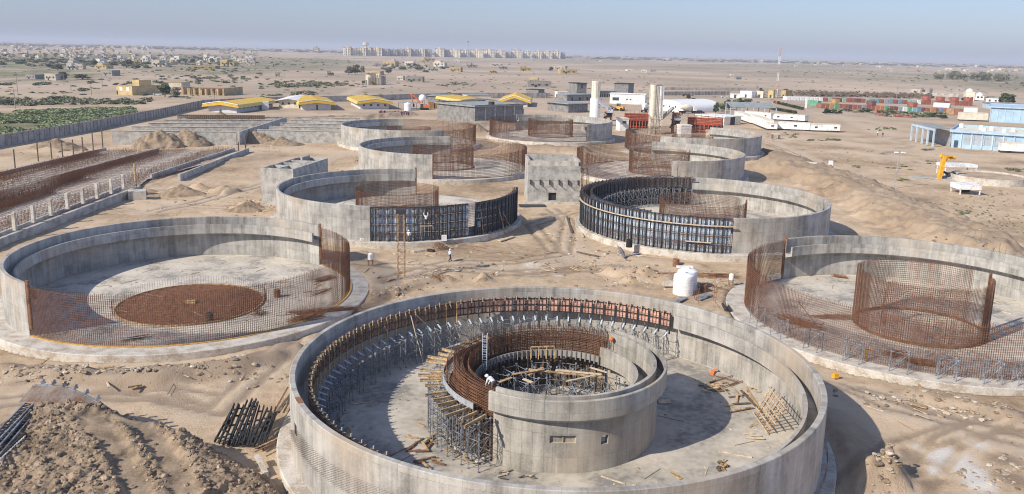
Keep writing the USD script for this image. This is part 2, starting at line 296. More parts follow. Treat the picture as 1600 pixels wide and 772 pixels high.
def terrain_z(x, y):
    x, y = np.asarray(x, float), np.asarray(y, float); P3 = np.stack([x, y, np.zeros_like(x)], -1)
    near = ss(-y, -420, -330)*ss(x, -140, -100)*ss(-x, -170, -130)
    z = near*((meshkit.fbm(P3*0.045, 4, 3)-0.5)*0.7+(meshkit.fbm(P3*0.33, 4, 5)-0.5)*0.34+(meshkit.fbm(P3*1.1, 3, 8)-0.5)*0.12)-0.06
    for pts, h, w in BANKS:
        d = seg_dist(x, y, pts)+(meshkit.fbm(P3*0.3, 3, 11)-0.5)*w*0.7
        z = z+h*(1-ss(d, w*0.25, w))*(0.75+0.5*meshkit.fbm(P3*0.5, 4, 13))
    for hx, hy, h, r in HEAPS:
        d = np.hypot(x-hx, y-hy)+(meshkit.fbm(P3*0.6, 3, 17)-0.5)*r*0.9
        z = z+h*(1-ss(d, 0.0, r))*(0.6+0.8*meshkit.fbm(P3*1.2, 3, 19))
    for cx, cy, R, hr in TANKS.values():
        d = np.hypot(x-cx, y-cy); k = ss(d, R+0.6, R+2.2); cap = -0.45 if R < 18.5 else 0.2; z = z*k+(1-k)*np.minimum(z, cap)
    # soil under the concrete stays below it
        z = np.where(d < R+2.0, np.minimum(z, cap), z)
    for key, dd in (('left', 0.75), ('right', 0.7)):
        cx, cy, R, hr = TANKS[key]; d = np.hypot(x-cx, y-cy)-R; z = z-dd*ss(d, -2, 1.0)*(1-ss(d, 5.0, 9.0))*ss(-y, -(cy+2), -(cy-8))
    return z
def axis(lo, hi, step, far, grow=1.06):
    a = list(np.arange(lo, hi+1e-6, step)); s = step
    while a[-1] < far: s *= grow; a.append(a[-1]+s)
    b, s = [], step; e = lo
    while e > -far: s *= grow; e -= s; b.append(e)
    return np.array(b[::-1]+a)
gx = axis(-80, 95, 0.4, 26000, 1.08)
ay = list(np.arange(18, 150, 0.4)); st_ = 0.4
while ay[-1] < 32000: st_ = min(st_*1.02, ay[-1]*0.03); ay.append(ay[-1]+st_)
gy = np.array([-3000.0, -800, -200, -60, -20, 0, 8, 13]+ay)
XX, YY = np.meshgrid(gx, gy)
ZZ = terrain_z(XX, YY)
ZZ = np.where((np.abs(XX) > 600) | (YY > 600) | (YY < 10), -0.06, ZZ)
# what the ground is made of, point by point: wheel-packed pale tracks, banks browned against the sun, scrub, damp or salt patches
TRACKS = [(line((0, 622), (120, 605), (260, 610), (330, 640), (420, 575), (440, 555)), 2.2), (line((590, 440), (640, 420), (720, 415), (820, 420), (900, 400)), 3.5), (line((900, 400), (885, 350), (860, 330)), 3.0),
          (line((1600, 700), (1500, 668), (1400, 640), (1330, 610), (1230, 560)), 2.0), (line((1600, 664), (1480, 640), (1350, 600)), 1.4), (line((1110, 190), (1160, 205), (1230, 232), (1330, 278), (1450, 333), (1620, 408)), 2.6),
          (line((1300, 172), (1330, 190), (1390, 212), (1420, 228), (1380, 240), (1400, 250), (1600, 262)), 4.0), (line((0, 171), (120, 169), (230, 166), (300, 161)), 5.0),
          (line((0, 143), (30, 148), (100, 152), (180, 155), (232, 158), (243, 166)), 5.0), (line((540, 148), (560, 138), (620, 132)), 5.0), (line((230, 330), (300, 318), (380, 300), (440, 275), (520, 245), (560, 236)), 3.0),
          (line((1420, 225), (1500, 245)), 6.0), (line((380, 118), (400, 124), (390, 130)), 6.0), (line((0, 137), (80, 131), (160, 128), (330, 120)), 5.0), (line((860, 96), (1000, 99), (1200, 106), (1400, 118), (1490, 126)), 9.0),
          (line((1150, 150), (1300, 180), (1600, 235)), 3.0), (line((640, 172), (800, 176), (840, 190)), 3.5), (line((0, 125), (150, 113), (420, 108)), 8.0), (line((530, 112), (900, 112), (1250, 130)), 8.0), (line((20, 108), (200, 103)), 8.0)]
tr = np.zeros_like(XX)
PN = np.stack([XX, YY, np.zeros_like(XX)], -1)
wob = (meshkit.fbm(PN*0.12, 3, 23)-0.5)*2.5
for pts, w in TRACKS: tr = np.maximum(tr, 1-ss(seg_dist(XX, YY, pts)+wob, w*0.5, w*1.25))
def pair(*p, gap=1.0):
    a = np.array(line(*p)); d = np.gradient(a, axis=0); d /= np.linalg.norm(d, axis=1)[:, None]; nrm = np.c_[-d[:, 1], d[:, 0]]
    return [[tuple(q) for q in a+s*gap*nrm] for s in (-1, 1)]
rut = np.zeros_like(XX); wob2 = (meshkit.fbm(PN*0.25, 3, 29)-0.5)*0.9
near_ = np.abs(meshkit.fbm(PN*0.2, 3, 37)-0.5) < 0.16
for pr in (pair((0, 628), (120, 612), (250, 616), (340, 640), (430, 560), (452, 520)), pair((600, 438), (700, 412), (800, 410), (880, 395), (890, 345), (862, 325)), pair((560, 408), (690, 420), (830, 430), (960, 415)), pair((1130, 455), (1020, 425), (900, 420), (760, 430)), pair((1600, 690), (1500, 660), (1390, 632), (1310, 596)), pair((1600, 668), (1460, 640), (1340, 600)), pair((1330, 760), (1400, 700), (1500, 672), (1600, 660)), pair((1150, 205), (1240, 240), (1340, 285), (1460, 338), (1620, 410)), pair((240, 330), (330, 310), (420, 285)), pair((300, 320), (420, 330)), pair((870, 395), (830, 350), (900, 330)), pair((1390, 212), (1420, 228), (1375, 242), (1410, 252), (1600, 263)), pair((0, 612), (200, 604), (330, 622)), pair((1420, 770), (1480, 690), (1600, 640))):
    for l_ in pr: rut = np.maximum(rut, (1-ss(seg_dist(XX, YY, l_)+wob2*0.3, 0.22, 0.5)))
ZZ = ZZ-0.12*rut*(YY < 320)
SCRUB = [(60, 187, 110, 14, 1.0), (70, 116, 130, 10, 1.0), (330, 108, 130, 7, .85), (470, 97, 100, 7, .8), (20, 160, 60, 4, .7), (470, 133, 70, 4, .5), (1450, 120, 120, 6, .6), (1590, 127, 90, 7, .8), (1560, 118, 60, 6, .7), (1300, 113, 120, 5, .5), (60, 95, 150, 9, .95),
         (170, 160, 60, 3, .6), (300, 128, 150, 4, .35), (1400, 175, 70, 2.5, .3), (1440, 180, 40, 3, .3), (0, 190, 60, 12, 1.0), (660, 100, 100, 4, .35), (200, 90, 230, 7, .95), (1250, 103, 160, 3, .5), (950, 93, 90, 3, .4)]
# each scrub patch is an ellipse on the ground
veg = np.zeros_like(XX)
for px, py, ax, ay_, k in SCRUB:
    c0, cx_, cy_ = G2(px, py), G2(px+ax, py), G2(px, py-ay_)
    u, v = cx_-c0, cy_-c0; det = u[0]*v[1]-u[1]*v[0]; dx, dy = XX-c0[0], YY-c0[1]
    a = (dx*v[1]-dy*v[0])/det; b = (-dx*u[1]+dy*u[0])/det
    veg = np.maximum(veg, k*(1-ss(np.hypot(a, b), 0.55, 1.15)))
salt = np.zeros_like(XX)
for px, py, r in [(1480, 712, 2.4), (1510, 735, 1.8), (1520, 690, 1.6), (1465, 735, 1.0), (1440, 700, .8), (1530, 755, 1.6), (450, 258, 3.0), (560, 270, 2.5), (830, 415, 2.0), (870, 430, 1.2)]:
    q = G2(px, py); salt = np.maximum(salt, 1-ss(np.hypot(XX-q[0], (YY-q[1])*0.8)+wob*0.5, r*0.3, r))
damp_and_sun_tone = np.zeros_like(XX)
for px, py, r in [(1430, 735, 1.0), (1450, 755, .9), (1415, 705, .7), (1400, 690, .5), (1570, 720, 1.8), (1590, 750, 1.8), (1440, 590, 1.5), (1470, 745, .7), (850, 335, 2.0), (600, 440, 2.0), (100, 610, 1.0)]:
    q = G2(px, py); damp_and_sun_tone = np.maximum(damp_and_sun_tone, 1-ss(np.hypot(XX-q[0], YY-q[1])+wob*0.6, r*0.2, r))
for pts, h, w in BANKS: damp_and_sun_tone = np.maximum(damp_and_sun_tone, (0.62 if h > 0.9 else 0.4)*(1-ss(seg_dist(XX, YY, pts)+wob*0.4, w*0.6, w*1.15)))  # browns the banks like fresh-dug soil, cutting their sunlit brightness in the colour
nr, nc = XX.shape
ii = np.arange(nr-1)[:, None]*nc+np.arange(nc-1)[None]; ii = ii.ravel()
gf = np.vstack([np.c_[ii, ii+1, ii+nc+1], np.c_[ii, ii+nc+1, ii+nc]])
nodes = {'pos': ('geometry', {}), 'at': ('attribute', {'attribute': 'cover'}), 'sc': ('separate_xyz', {}),
    'n0': ('noise_texture', {'scale': 0.004, 'detail': 7.0, 'roughness': 0.62}), 'n1': ('noise_texture', {'scale': 0.05, 'detail': 8.0, 'roughness': 0.65}), 'n2': ('noise_texture', {'scale': 0.9, 'detail': 6.0, 'roughness': 0.7}), 'n3': ('noise_texture', {'scale': 7.0, 'detail': 4.0, 'roughness': 0.7}),
    'a1': ('math', {'math_type': 'multiply_add', 'value2': 0.45}), 'a2': ('math', {'math_type': 'multiply_add', 'value2': 0.35}),
    'r': ('rgb_ramp', {'ramp': [(0.70, (0.245, 0.173, 0.112)), (0.81, (0.375, 0.274, 0.176)), (0.91, (0.475, 0.357, 0.236)), (1.03, (0.57, 0.445, 0.31))]}),
    'far': ('rgb_ramp', {'ramp': [(0.40, (0.33, 0.265, 0.195)), (0.52, (0.43, 0.335, 0.245)), (0.66, (0.52, 0.41, 0.305))]}),
    'sy': ('separate_xyz', {}), 'fm': ('map_range', {'from_min': 260.0, 'from_max': 520.0, 'clamp': True}), 'mf': ('mix', {'mix_type': 'mix'}),
    'mt': ('mix', {'mix_type': 'mix', 'color2': (0.50, 0.40, 0.29)}), 'tf': ('math', {'math_type': 'multiply', 'value2': 0.7}),
    'vn': ('noise_texture', {'scale': 0.035, 'detail': 8.0, 'roughness': 0.72}), 'vr': ('rgb_ramp', {'ramp': [(0.36, (0, 0, 0)), (0.54, (1, 1, 1))]}), 'vm': ('math', {'math_type': 'multiply'}), 'mv': ('mix', {'mix_type': 'mix', 'color2': (0.15, 0.155, 0.085)}),
    'wn': ('noise_texture', {'scale': 0.011, 'detail': 9.0, 'roughness': 0.7}), 'wr': ('rgb_ramp', {'ramp': [(0.53, (0, 0, 0)), (0.68, (0.38,)*3)]}), 'wm': ('math', {'math_type': 'multiply'}), 'mw': ('mix', {'mix_type': 'mix', 'color2': (0.20, 0.18, 0.115)}),
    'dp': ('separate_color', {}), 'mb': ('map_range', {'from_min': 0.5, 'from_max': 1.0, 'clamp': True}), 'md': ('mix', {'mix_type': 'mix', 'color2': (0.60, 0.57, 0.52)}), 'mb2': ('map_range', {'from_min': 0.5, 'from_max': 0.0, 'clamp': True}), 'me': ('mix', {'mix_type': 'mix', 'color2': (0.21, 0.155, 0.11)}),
    'b': ('bump', {'strength': 0.8, 'distance': 0.3}), 'p': ('principled_bsdf', {'roughness': 0.95, 'specular_ior_level': 0.15})}
links = [('pos.position', f'{n}.vector') for n in ('n0', 'n1', 'n2', 'n3', 'vn', 'wn')]+[('at.vector', 'sc.vector'), ('pos.position', 'sy.vector'), ('sy.y', 'fm.value'),
    ('n2.fac', 'a1.value1'), ('n1.fac', 'a1.value3'), ('n3.fac', 'a2.value1'), ('a1.value', 'a2.value3'), ('a2.value', 'r.fac'), ('n0.fac', 'far.fac'), ('fm.result', 'mf.fac'), ('r.color', 'mf.color1'), ('far.color', 'mf.color2'),
    ('sc.x', 'tf.value1'), ('mf.color', 'mw.color1'), ('wn.fac', 'wr.fac'), ('wr.color', 'wm.value1'), ('fm.result', 'wm.value2'), ('wm.value', 'mw.fac'), ('mw.color', 'mv.color1'), ('vn.fac', 'vr.fac'), ('vr.color', 'vm.value1'), ('sc.y', 'vm.value2'), ('vm.value', 'mv.fac'),
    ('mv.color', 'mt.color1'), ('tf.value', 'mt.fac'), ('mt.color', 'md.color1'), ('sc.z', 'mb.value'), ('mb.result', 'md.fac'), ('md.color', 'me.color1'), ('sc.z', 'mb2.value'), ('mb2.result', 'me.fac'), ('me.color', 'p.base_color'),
    ('a2.value', 'b.height'), ('b.normal', 'p.normal')]
ground_mat = usdkit.material(stage, '/World/Looks/desert_ground', nodes, links, surface='p.BSDF')
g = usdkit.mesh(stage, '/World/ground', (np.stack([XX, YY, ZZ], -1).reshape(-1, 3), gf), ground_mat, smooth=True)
UsdGeom.PrimvarsAPI(g).CreatePrimvar('cover', Sdf.ValueTypeNames.Vector3fArray, 'vertex').Set(Vt.Vec3fArray.FromNumpy(np.stack([tr, veg, 0.5+0.5*salt*0.9-0.5*np.maximum(damp_and_sun_tone*0.8, rut*0.62)], -1).reshape(-1, 3).astype(np.float32)))
tag(g, 'dry sandy desert ground of the building site and the plain beyond', None, None, 'structure')

# ---------------- the ring tanks ----------------
def ang(t, px, py, z=None):
    cx, cy, R, hr = TANKS[t]; q = G2(px, py, hr if z is None else z); return math.degrees(math.atan2(q[1]-cy, q[0]-cx)) % 360
FT = 0.62          # top of the footing ring of the front tank
SL = 0.59          # top of its floor
def rebar_arc(mb, R, a0, a1, z0, z1, sp=0.2, r=0.014, layers=(0.0, -0.22), tail=0.25):
    for L in layers:
        rr = R+L; n = max(2, int(math.radians(a1-a0)*rr/sp)); t = np.radians(np.linspace(a0, a1, n+1))
        top = z1+rng.uniform(-tail, tail, len(t))*0.5
        mb.vbars(np.c_[rr*np.cos(t), rr*np.sin(t)], np.full(len(t), z0), top, r)
        m = max(8, int((a1-a0)/3)); tt = np.radians(np.linspace(a0, a1, m+1))
        for z in np.arange(z0+sp*0.5, z1-0.08, sp*1.15):
            mb.path(np.c_[(rr+r*1.6)*np.cos(tt), (rr+r*1.6)*np.sin(tt), np.full(m+1, z)], r)
    return mb
def tank(key, label, wall, curtain, launder=None, concrete='tank_concrete', cage=None, sp=0.2, r=0.014, ctop=None, foot=1.1, FT=0.85, cage_at=(0, 0)):
    SL = FT-0.03
    cx, cy, R, hr = TANKS[key]
    t = thing('clarifier_tank', label, 'concrete tank', (cx, cy, 0))
    obj('footing', MB().arc([(R-1.6, -1.2), (R+foot, -1.2), (R+foot, FT-0.06), (R+foot-0.06, FT), (R-0.41, FT), (R-0.43, FT-0.2), (R-1.6, FT-0.2)], 0, 360, 200), 'pale_concrete', t, 30)
    obj('floor_slab', MB().disc(R-0.42, SL), 'slab' if key == 'front' else 'pale_slab', t)
    a0, a1 = wall; w = 0.42
    obj('wall', MB().arc([(R-w, FT+0.004), (R, FT+0.004), (R, hr-0.04), (R-0.04, hr), (R-w+0.04, hr), (R-w, hr-0.04)], a0, a1), concrete, t, 30)
    if launder:
        b0, b1 = launder; zb, zt = hr-2.05, hr-0.85; ri = R-w-1.0; k = R-w-0.003
        obj('launder', MB().arc([(k, zb-0.35), (k, zb+0.22), (ri+0.22, zb+0.22), (ri+0.22, zt), (ri, zt), (ri, zb)], b0, b1), concrete, t, 30)
    if curtain:
        obj('rebar_curtain', rebar_arc(MB(), R-0.1, curtain[0], curtain[1], FT-0.1, ctop or hr-0.1, sp, r), 'rebar', t, kind='stuff')
    if cage:
        rc, h = cage; cm = rebar_arc(MB(), rc, 16, 350, SL, SL+h, sp, r, (0.0, -0.24), 0.1)
        obj('rebar_cage', cm.mesh(loc=(*cage_at, 0)), 'rebar', t, kind='stuff')
        pb = MB()
        for z in (SL+0.15,): pb.arc([(rc-0.3, z), (rc+0.05, z), (rc+0.05, z+0.06), (rc-0.3, z+0.06)], 0, 360, 60)
        for a in (350,): q_ = (rc-0.1)*math.cos(math.radians(a)), (rc-0.1)*math.sin(math.radians(a)); pb.beam((*q_, SL), (*q_, SL+h+0.3), 0.22, 0.22)
        obj('cage_ring', pb.mesh(loc=(*cage_at, 0)), 'rebar_bright', t)
    return t

A = ang('left', 503, 352), ang('left', 19.4, 447.5)
T1L = tank('left', 'large ring tank at left with a red round rebar mat in its floor', (A[0], A[1]), (A[1], A[0]+360), (A[0], A[1]-1), ctop=5.05, r=0.016, foot=2.1, FT=0.0)
A2 = ang('left_form', 651, 263), ang('left_form', 580, 322)
T2L = tank('left_form', 'ring tank behind the left big tank, blue steel shutters on its front right side', (A2[0], A2[1]), (A2[1], 366), (A2[0], A2[1]-1), cage=(6.9, 4.6), sp=0.22, r=0.016)
A3 = ang('right_form', 1147, 341), ang('right_form', 1080, 275)
T2R = tank('right_form', 'ring tank wrapped in blue shutters with a long pale timber rail', (A3[0]-360, A3[1]), (A3[1], A3[0]), (A3[0]-360, A3[1]), cage=(6.9, 4.3), sp=0.22, r=0.016)
A4 = ang('right', 1227, 373.4); CAGE_R = tuple(G2(1434, 511, 0.0)-np.array(TANKS['right'][:2]))
T1R = tank('right', 'large ring tank at the right edge with a tall see-through rebar cylinder inside', (-28, A4), (A4, 332), (-28, A4), cage=(6.55, 6.1), r=0.017, foot=2.0, FT=0.0, cage_at=CAGE_R)
A5 = ang('mid_left', 707, 209.7), ang('mid_left', 677, 240.7)
T3L = tank('mid_left', 'ring tank left behind the square concrete box, open rebar curtain on its right half', (A5[0], A5[1]), (A5[1], A5[0]+360), (A5[0], A5[1]-1), cage=(7.2, 5.0), sp=0.28, r=0.022)
A6 = ang('far_left', 629, 186), ang('far_left', 692, 203)
T4L = tank('far_left', 'farthest left ring tank, beside the long stepped concrete basins', (A6[0], A6[1]), (A6[1], A6[0]+360), (A6[0], A6[1]-1), cage=(6.5, 4.4), sp=0.32, r=0.026)
A7 = ang('far', 919, 194.7), ang('far', 805, 179)
T5 = tank('far', 'farthest ring tank, in front of the grey block shed and the tall white silo', (A7[0]-360, A7[1]), (A7[1], A7[0]), (A7[0]-360, A7[1]-1), cage=(7.4, 5.6), sp=0.32, r=0.026)
A8 = ang('mid_right', 1050, 251), ang('mid_right', 1017.6, 220)
T3R = tank('mid_right', 'ring tank right behind the square concrete box, rebar curtain on its left half', (A8[0]-360, A8[1]), (A8[1], A8[0]), (A8[0]-360, A8[1]), cage=(7.0, 5.0), sp=0.28, r=0.022)
A9 = ang('far_right', 1030.6, 213), 62
T4R = tank('far_right', 'ring tank at far right, below the second silo and the red aggregate bins', (A9[0]-360, A9[1]), (A9[1], A9[0]), (A9[0]-360, A9[1]), cage=(6.0, 4.0), sp=0.32, r=0.026)
AF = ang('front', 1062, 492, 4.4), ang('front', 730, 712, 4.0)
T0 = tank('front', 'nearest and biggest ring tank with a concrete column and scaffolds in its middle', (0, 360), None, (-80, AF[0]-1), 'front_tank_concrete', foot=1.0, FT=0.62)
# posts at the free ends of the walls
for t, key, aa in ((T1L, 'left', A), (T2L, 'left_form', A2[:1]), (T1R, 'right', (A4,)), (T3L, 'mid_left', A5)):
    cx, cy, R, hr = TANKS[key]
    for a in aa:
        c_, s_ = math.cos(math.radians(a)), math.sin(math.radians(a))
        obj('end_post', MB().beam(((R-0.2)*c_, (R-0.2)*s_, FT), ((R-0.2)*c_, (R-0.2)*s_, hr+0.25), 0.3, 0.3, 0), 'rebar_bright', t)

# ---------------- nearest tank: column, shutters, scaffolds ----------------
cx0, cy0, R0, H0 = TANKS['front']
def nth(n):
    return f"{n}{'th' if 10 <= n % 100 <= 20 else {1: 'st', 2: 'nd', 3: 'rd'}.get(n % 10, 'th')}"
def pol(r, a, z=0.0, c=(0, 0)): return np.array([c[0]+r*math.cos(math.radians(a)), c[1]+r*math.sin(math.radians(a)), z])
ca, cb = -125, 50                       # the cast part of the column, in degrees round its centre
cy0 -= 0.4
col = thing('inlet_column', 'round concrete column in the middle of the nearest tank, half cast', 'concrete column', (cx0, cy0, 0))
import manifold3d as m3
def to_man(mb):
    v, f = mb.mesh(); tmm = trimesh.Trimesh(v, f, process=True)
    return m3.Manifold(m3.Mesh(np.asarray(tmm.vertices, np.float32), np.asarray(tmm.faces, np.uint32)))
def cutter(w, h, deep, a, r, z): 
    v, f = MB().box(-deep, deep, -w/2, w/2, -h/2, h/2, math.radians(a), pol(r, a, z)).mesh()
    return m3.Manifold(m3.Mesh(v.astype(np.float32), f.astype(np.uint32)))
zL = 4.35
shaft = to_man(MB().arc([(7.2, SL+0.004), (7.6, SL+0.004), (7.6, zL-0.004), (7.2, zL-0.004)], ca, cb, 90))
aw = math.degrees(math.atan2(G2(893, 676, 3)[1]-cy0, G2(893, 676, 3)[0]-cx0))
shaft -= cutter(1.75, 0.55, 0.22, -88, 7.6, 3.0)
shaft -= cutter(0.55, 0.62, 0.9, -66, 7.5, 2.75)
obj('shaft', shaft, 'column_concrete', col, 20)
obj('base_slab', MB().arc([(6.4, SL-0.2), (8.35, SL-0.2), (8.35, SL+0.1), (6.4, SL+0.1)], cb+2, 360+ca-2, 60), 'pale_concrete', col)
obj('well_floor', MB().disc(7.1, SL+0.06, 60), 'slab', col)
obj('outer_launder', MB().arc([(7.2, zL), (7.9, zL), (8.2, zL+0.25), (8.2, 5.9), (8.16, 5.94), (8.0, 5.94), (8.0, 4.8), (7.45, 4.8), (7.45, 5.94), (7.2, 5.94)], ca, cb, 90), 'column_concrete', col, 20)
obj('inner_launder', MB().arc([(5.95, 3.5), (7.197, 3.5), (7.197, 3.75), (6.15, 3.75), (6.15, 5.0), (5.95, 5.0)], ca, cb, 90), 'column_concrete', col, 20)
wf = MB()
for zz in (2.72, 3.28): wf.beam(pol(7.45, -94.5, zz), pol(7.45, -81.5, zz), 0.1, 0.05)
for aa in (-94.5, -88, -81.5): wf.beam(pol(7.45, aa, 2.72), pol(7.45, aa, 3.28), 0.06, 0.06)
obj('opening_frame', wf, 'timber_pale', col)
rb = MB(); rebar_arc(rb, 7.5, cb, 360+ca, SL, 5.95, 0.2, 0.016, (0.0, -0.25), 0.15)
for z in np.arange(4.0, 5.5, 0.12): rb.path([pol(7.54, a, z) for a in np.linspace(cb, 360+ca, 60)], 0.014)
rebar_arc(rb, 8.0, cb, 360+ca-8, 4.3, 5.5, 0.2, 0.014, (0.0,), 0.1)
rebar_arc(rb, 6.9, cb, 360+ca, 3.6, 5.55, 0.12, 0.018, (0.0, -0.1, -0.5), 0.1)
obj('rebar_ring', rb, 'rebar', col, kind='stuff')
lining = MB().arc([(7.05, SL+0.01), (7.12, SL+0.01), (7.12, 3.9), (7.05, 3.9)], cb+1, 360+ca-1, 70)
for a in np.arange(cb+3, 360+ca-2, 5.2): lining.beam(pol(6.95, a, SL), pol(6.95, a, 3.75), 0.14, 0.14)
obj('inner_shutter', lining, 'timber_dark', col)
led = MB().arc([(5.85, 3.75), (5.95, 3.75), (5.95, 4.25), (5.85, 4.25)], cb, 360+ca-6, 70)
for a in np.arange(cb, 360+ca-6, 4.0): led.beam(pol(5.8, a, 3.6), pol(5.8, a, 4.3), 0.09, 0.12)
obj('inner_edge_board', led, 'grey_house', col)
rimb = MB().arc([(8.22, 4.25), (8.28, 4.25), (8.28, 4.7), (8.22, 4.7)], 130, 226, 50)
obj('outer_edge_board', rimb, 'box_grey', col)

def scaffold_mesh(w, d, h, lifts, r=0.03, feet=True, head=True, brace=True):
    p, b = MB(), MB()
    for x in (-w/2, w/2):
        for y in (-d/2, d/2):
            p.tube((x, y, 0), (x, y, h), r, 5)
            if feet: p.box(-0.07, 0.07, -0.07, 0.07, 0, 0.02, loc=(x, y, 0))
            if head: p.box(-0.09, 0.09, -0.06, 0.06, h, h+0.09, loc=(x, y, 0))
    dz = h/lifts
    for k in range(lifts):
        z0, z1 = k*dz+0.15, (k+1)*dz-0.08
        for y in (-d/2, d/2):
            b.tube((-w/2, y, z1), (w/2, y, z1), r*0.8, 4); b.tube((-w/2, y, z0), (w/2, y, z1), r*0.6, 4)
            if brace: b.tube((w/2, y, z0), (-w/2, y, z1), r*0.6, 4)
        for x in (-w/2, w/2):
            b.tube((x, -d/2, z1), (x, d/2, z1), r*0.8, 4); b.tube((x, -d/2, z0), (x, d/2, z1), r*0.6, 4)
    return p, b
def scaffold(label, loc, rz, w, d, h, lifts, group=None, r=0.03, mt='scaffold_steel', **kw):
    t = thing('scaffold_tower', label, 'scaffold', loc, rz, group); p, b = scaffold_mesh(w, d, h, lifts, r, **kw)
    obj('posts', p, mt, t, kind='stuff'); obj('braces', b, mt, t, kind='stuff'); return t
# towers round the open side of the column
first = None
for i, a in enumerate(np.arange(100, 236, 9.5)):
    lab = f'steel scaffold tower round the open side of the column, {nth(i+1)} from the back end'
    for rr, dz in ((8.75, 0.0),):
        P_ = pol(rr, a, SL+0.05, (cx0, cy0))
        if first is None: first = scaffold(lab, P_, math.radians(a), 1.2, 0.9, 3.35, 3, 'scaffold towers round the column')
        else: dup(first, P_, math.radians(a), lab)
# joists laid over the towers like spokes
proto = None
for i, a in enumerate(np.arange(78, 236, 5.4)):
    j = a+rng.uniform(-0.6, 0.6); Lj = rng.uniform(0.5, 0.95)
    if i in (3, 7, 12, 17, 22): continue
    P_ = pol(8.35, j, SL+3.5+0.02, (cx0, cy0))
    if proto is None:
        proto = thing('timber_joist', f'yellow timber joist laid like a spoke on the column scaffold, {nth(i+1)} from the back', 'timber beam', P_, math.radians(j), 'timber joists round the column', (Lj, 1, 1))
        obj('chord', MB().box(0, 2.35, -0.06, 0.06, 0, 0.06), 'timber', proto); obj('chord', MB().box(0, 2.35, -0.06, 0.06, 0.16, 0.22), 'timber', proto); obj('web', MB().box(0.02, 2.33, -0.02, 0.02, 0.058, 0.162), 'timber_pale', proto)
    else: dup(proto, P_, math.radians(j), f'yellow timber joist laid like a spoke on the column scaffold, {nth(i+1)} from the back', scale=(Lj, 1, 1))
# a dense stand of props under the left front, with timber studs
proto = None
for a in np.arange(186, 236, 4.2):
    for rr in (7.95, 8.5):
        P_ = pol(rr, a+rng.uniform(-1, 1), SL+0.1, (cx0, cy0))
        if proto is None:
            proto = thing('steel_prop', 'slender steel prop in the dense stand left of the column', 'prop', P_, 0, 'steel props under the column edge')
            obj('outer_tube', MB().tube((0, 0, 0), (0, 0, 1.9), 0.035, 6), 'scaffold_steel', proto); obj('inner_tube', MB().tube((0, 0, 1.9), (0, 0, 3.4), 0.025, 6), 'timber', proto)
            obj('collar', MB().tube((0, 0, 1.85), (0, 0, 2.0), 0.06, 6).box(-0.1, 0.1, -0.1, 0.1, 3.4, 3.42).box(-0.1, 0.1, -0.1, 0.1, 0, 0.02), 'dark_steel', proto)
        else: dup(proto, P_, rng.uniform(0, 6))
proto = None
for a in np.arange(120, 234, 3.0):
    P_ = pol(7.75, a, SL+0.11, (cx0, cy0))
    if proto is None:
        proto = tag(obj('timber_stud', MB().box(-0.06, 0.06, -0.06, 0.06, 0, 3.35), 'timber_dark'), 'upright timber stud against the unfinished side of the column', 'timber post', 'timber studs of the column'); UsdGeom.Xformable(proto).AddTranslateOp().Set(Gf.Vec3d(*P_))
    else:
        m = UsdGeom.Mesh.Define(stage, path_for('timber_stud')); m.GetPrim().GetReferences().AddInternalReference(proto.GetPath()); m.GetPrim().SetCustomDataByKey('label', proto.GetCustomData()['label']); UsdGeom.Xformable(m).GetOrderedXformOps()[0].Set(Gf.Vec3d(*P_))
# towers and planks inside the well
first = None
for i, (rr, a) in enumerate([(4.9, 20), (4.9, 48), (4.7, 75), (4.7, 100), (4.7, 128), (4.7, 155), (4.8, 185), (2.6, 30), (2.4, 85), (2.6, 140), (1.9, -20), (4.6, -15), (4.6, 215)]):
    P_ = pol(rr, a, SL+0.07, (cx0, cy0))
    if first is None: first = scaffold('steel scaffold tower standing inside the round well of the column', P_, math.radians(a), 1.3, 1.3, 2.75, 2, 'scaffold towers in the well')
    else: dup(first, P_, math.radians(a))
for k, (p, q, w) in enumerate([((826, 577), (945, 590), 0.3), ((868, 578), (940, 585), 0.28), ((800, 585), (850, 577), 0.25), ((922, 574), (949, 582), 0.2), ((826, 586), (848, 574), 0.22), ((818, 592), (832, 598), 0.3), ((780, 597), (800, 590), .25), ((885, 596), (930, 586), .18)]):
    zz = SL+2.98+0.07*(k % 4)
    o = obj('plank', MB().beam(G(*p, zz), G(*q, zz), w, 0.05), 'timber_pale' if k % 2 else 'timber')
    tag(o, 'pale timber plank lying across the scaffolds inside the column well', 'plank', 'planks in the column well')
# little yellow guard frame on the well edge
gfm = thing('guard_frame', 'small yellow timber guard frame on the back edge of the column well', 'guard rail', (cx0, cy0, 0))
fr_ = MB()
p0, p1 = G(829, 556, 4.3)-[cx0, cy0, 0], G(866, 555, 4.3)-[cx0, cy0, 0]
fr_.beam(p0+[0, 0, 0.75], p1+[0, 0, 0.75], 0.08)
obj('top_rail', fr_, 'timber', gfm)
for k in range(4):
    q = p0+(p1-p0)*k/3; obj('post', MB().beam(q-[0, 0, 0.3], q+[0, 0, 0.72], 0.08), 'timber', gfm)
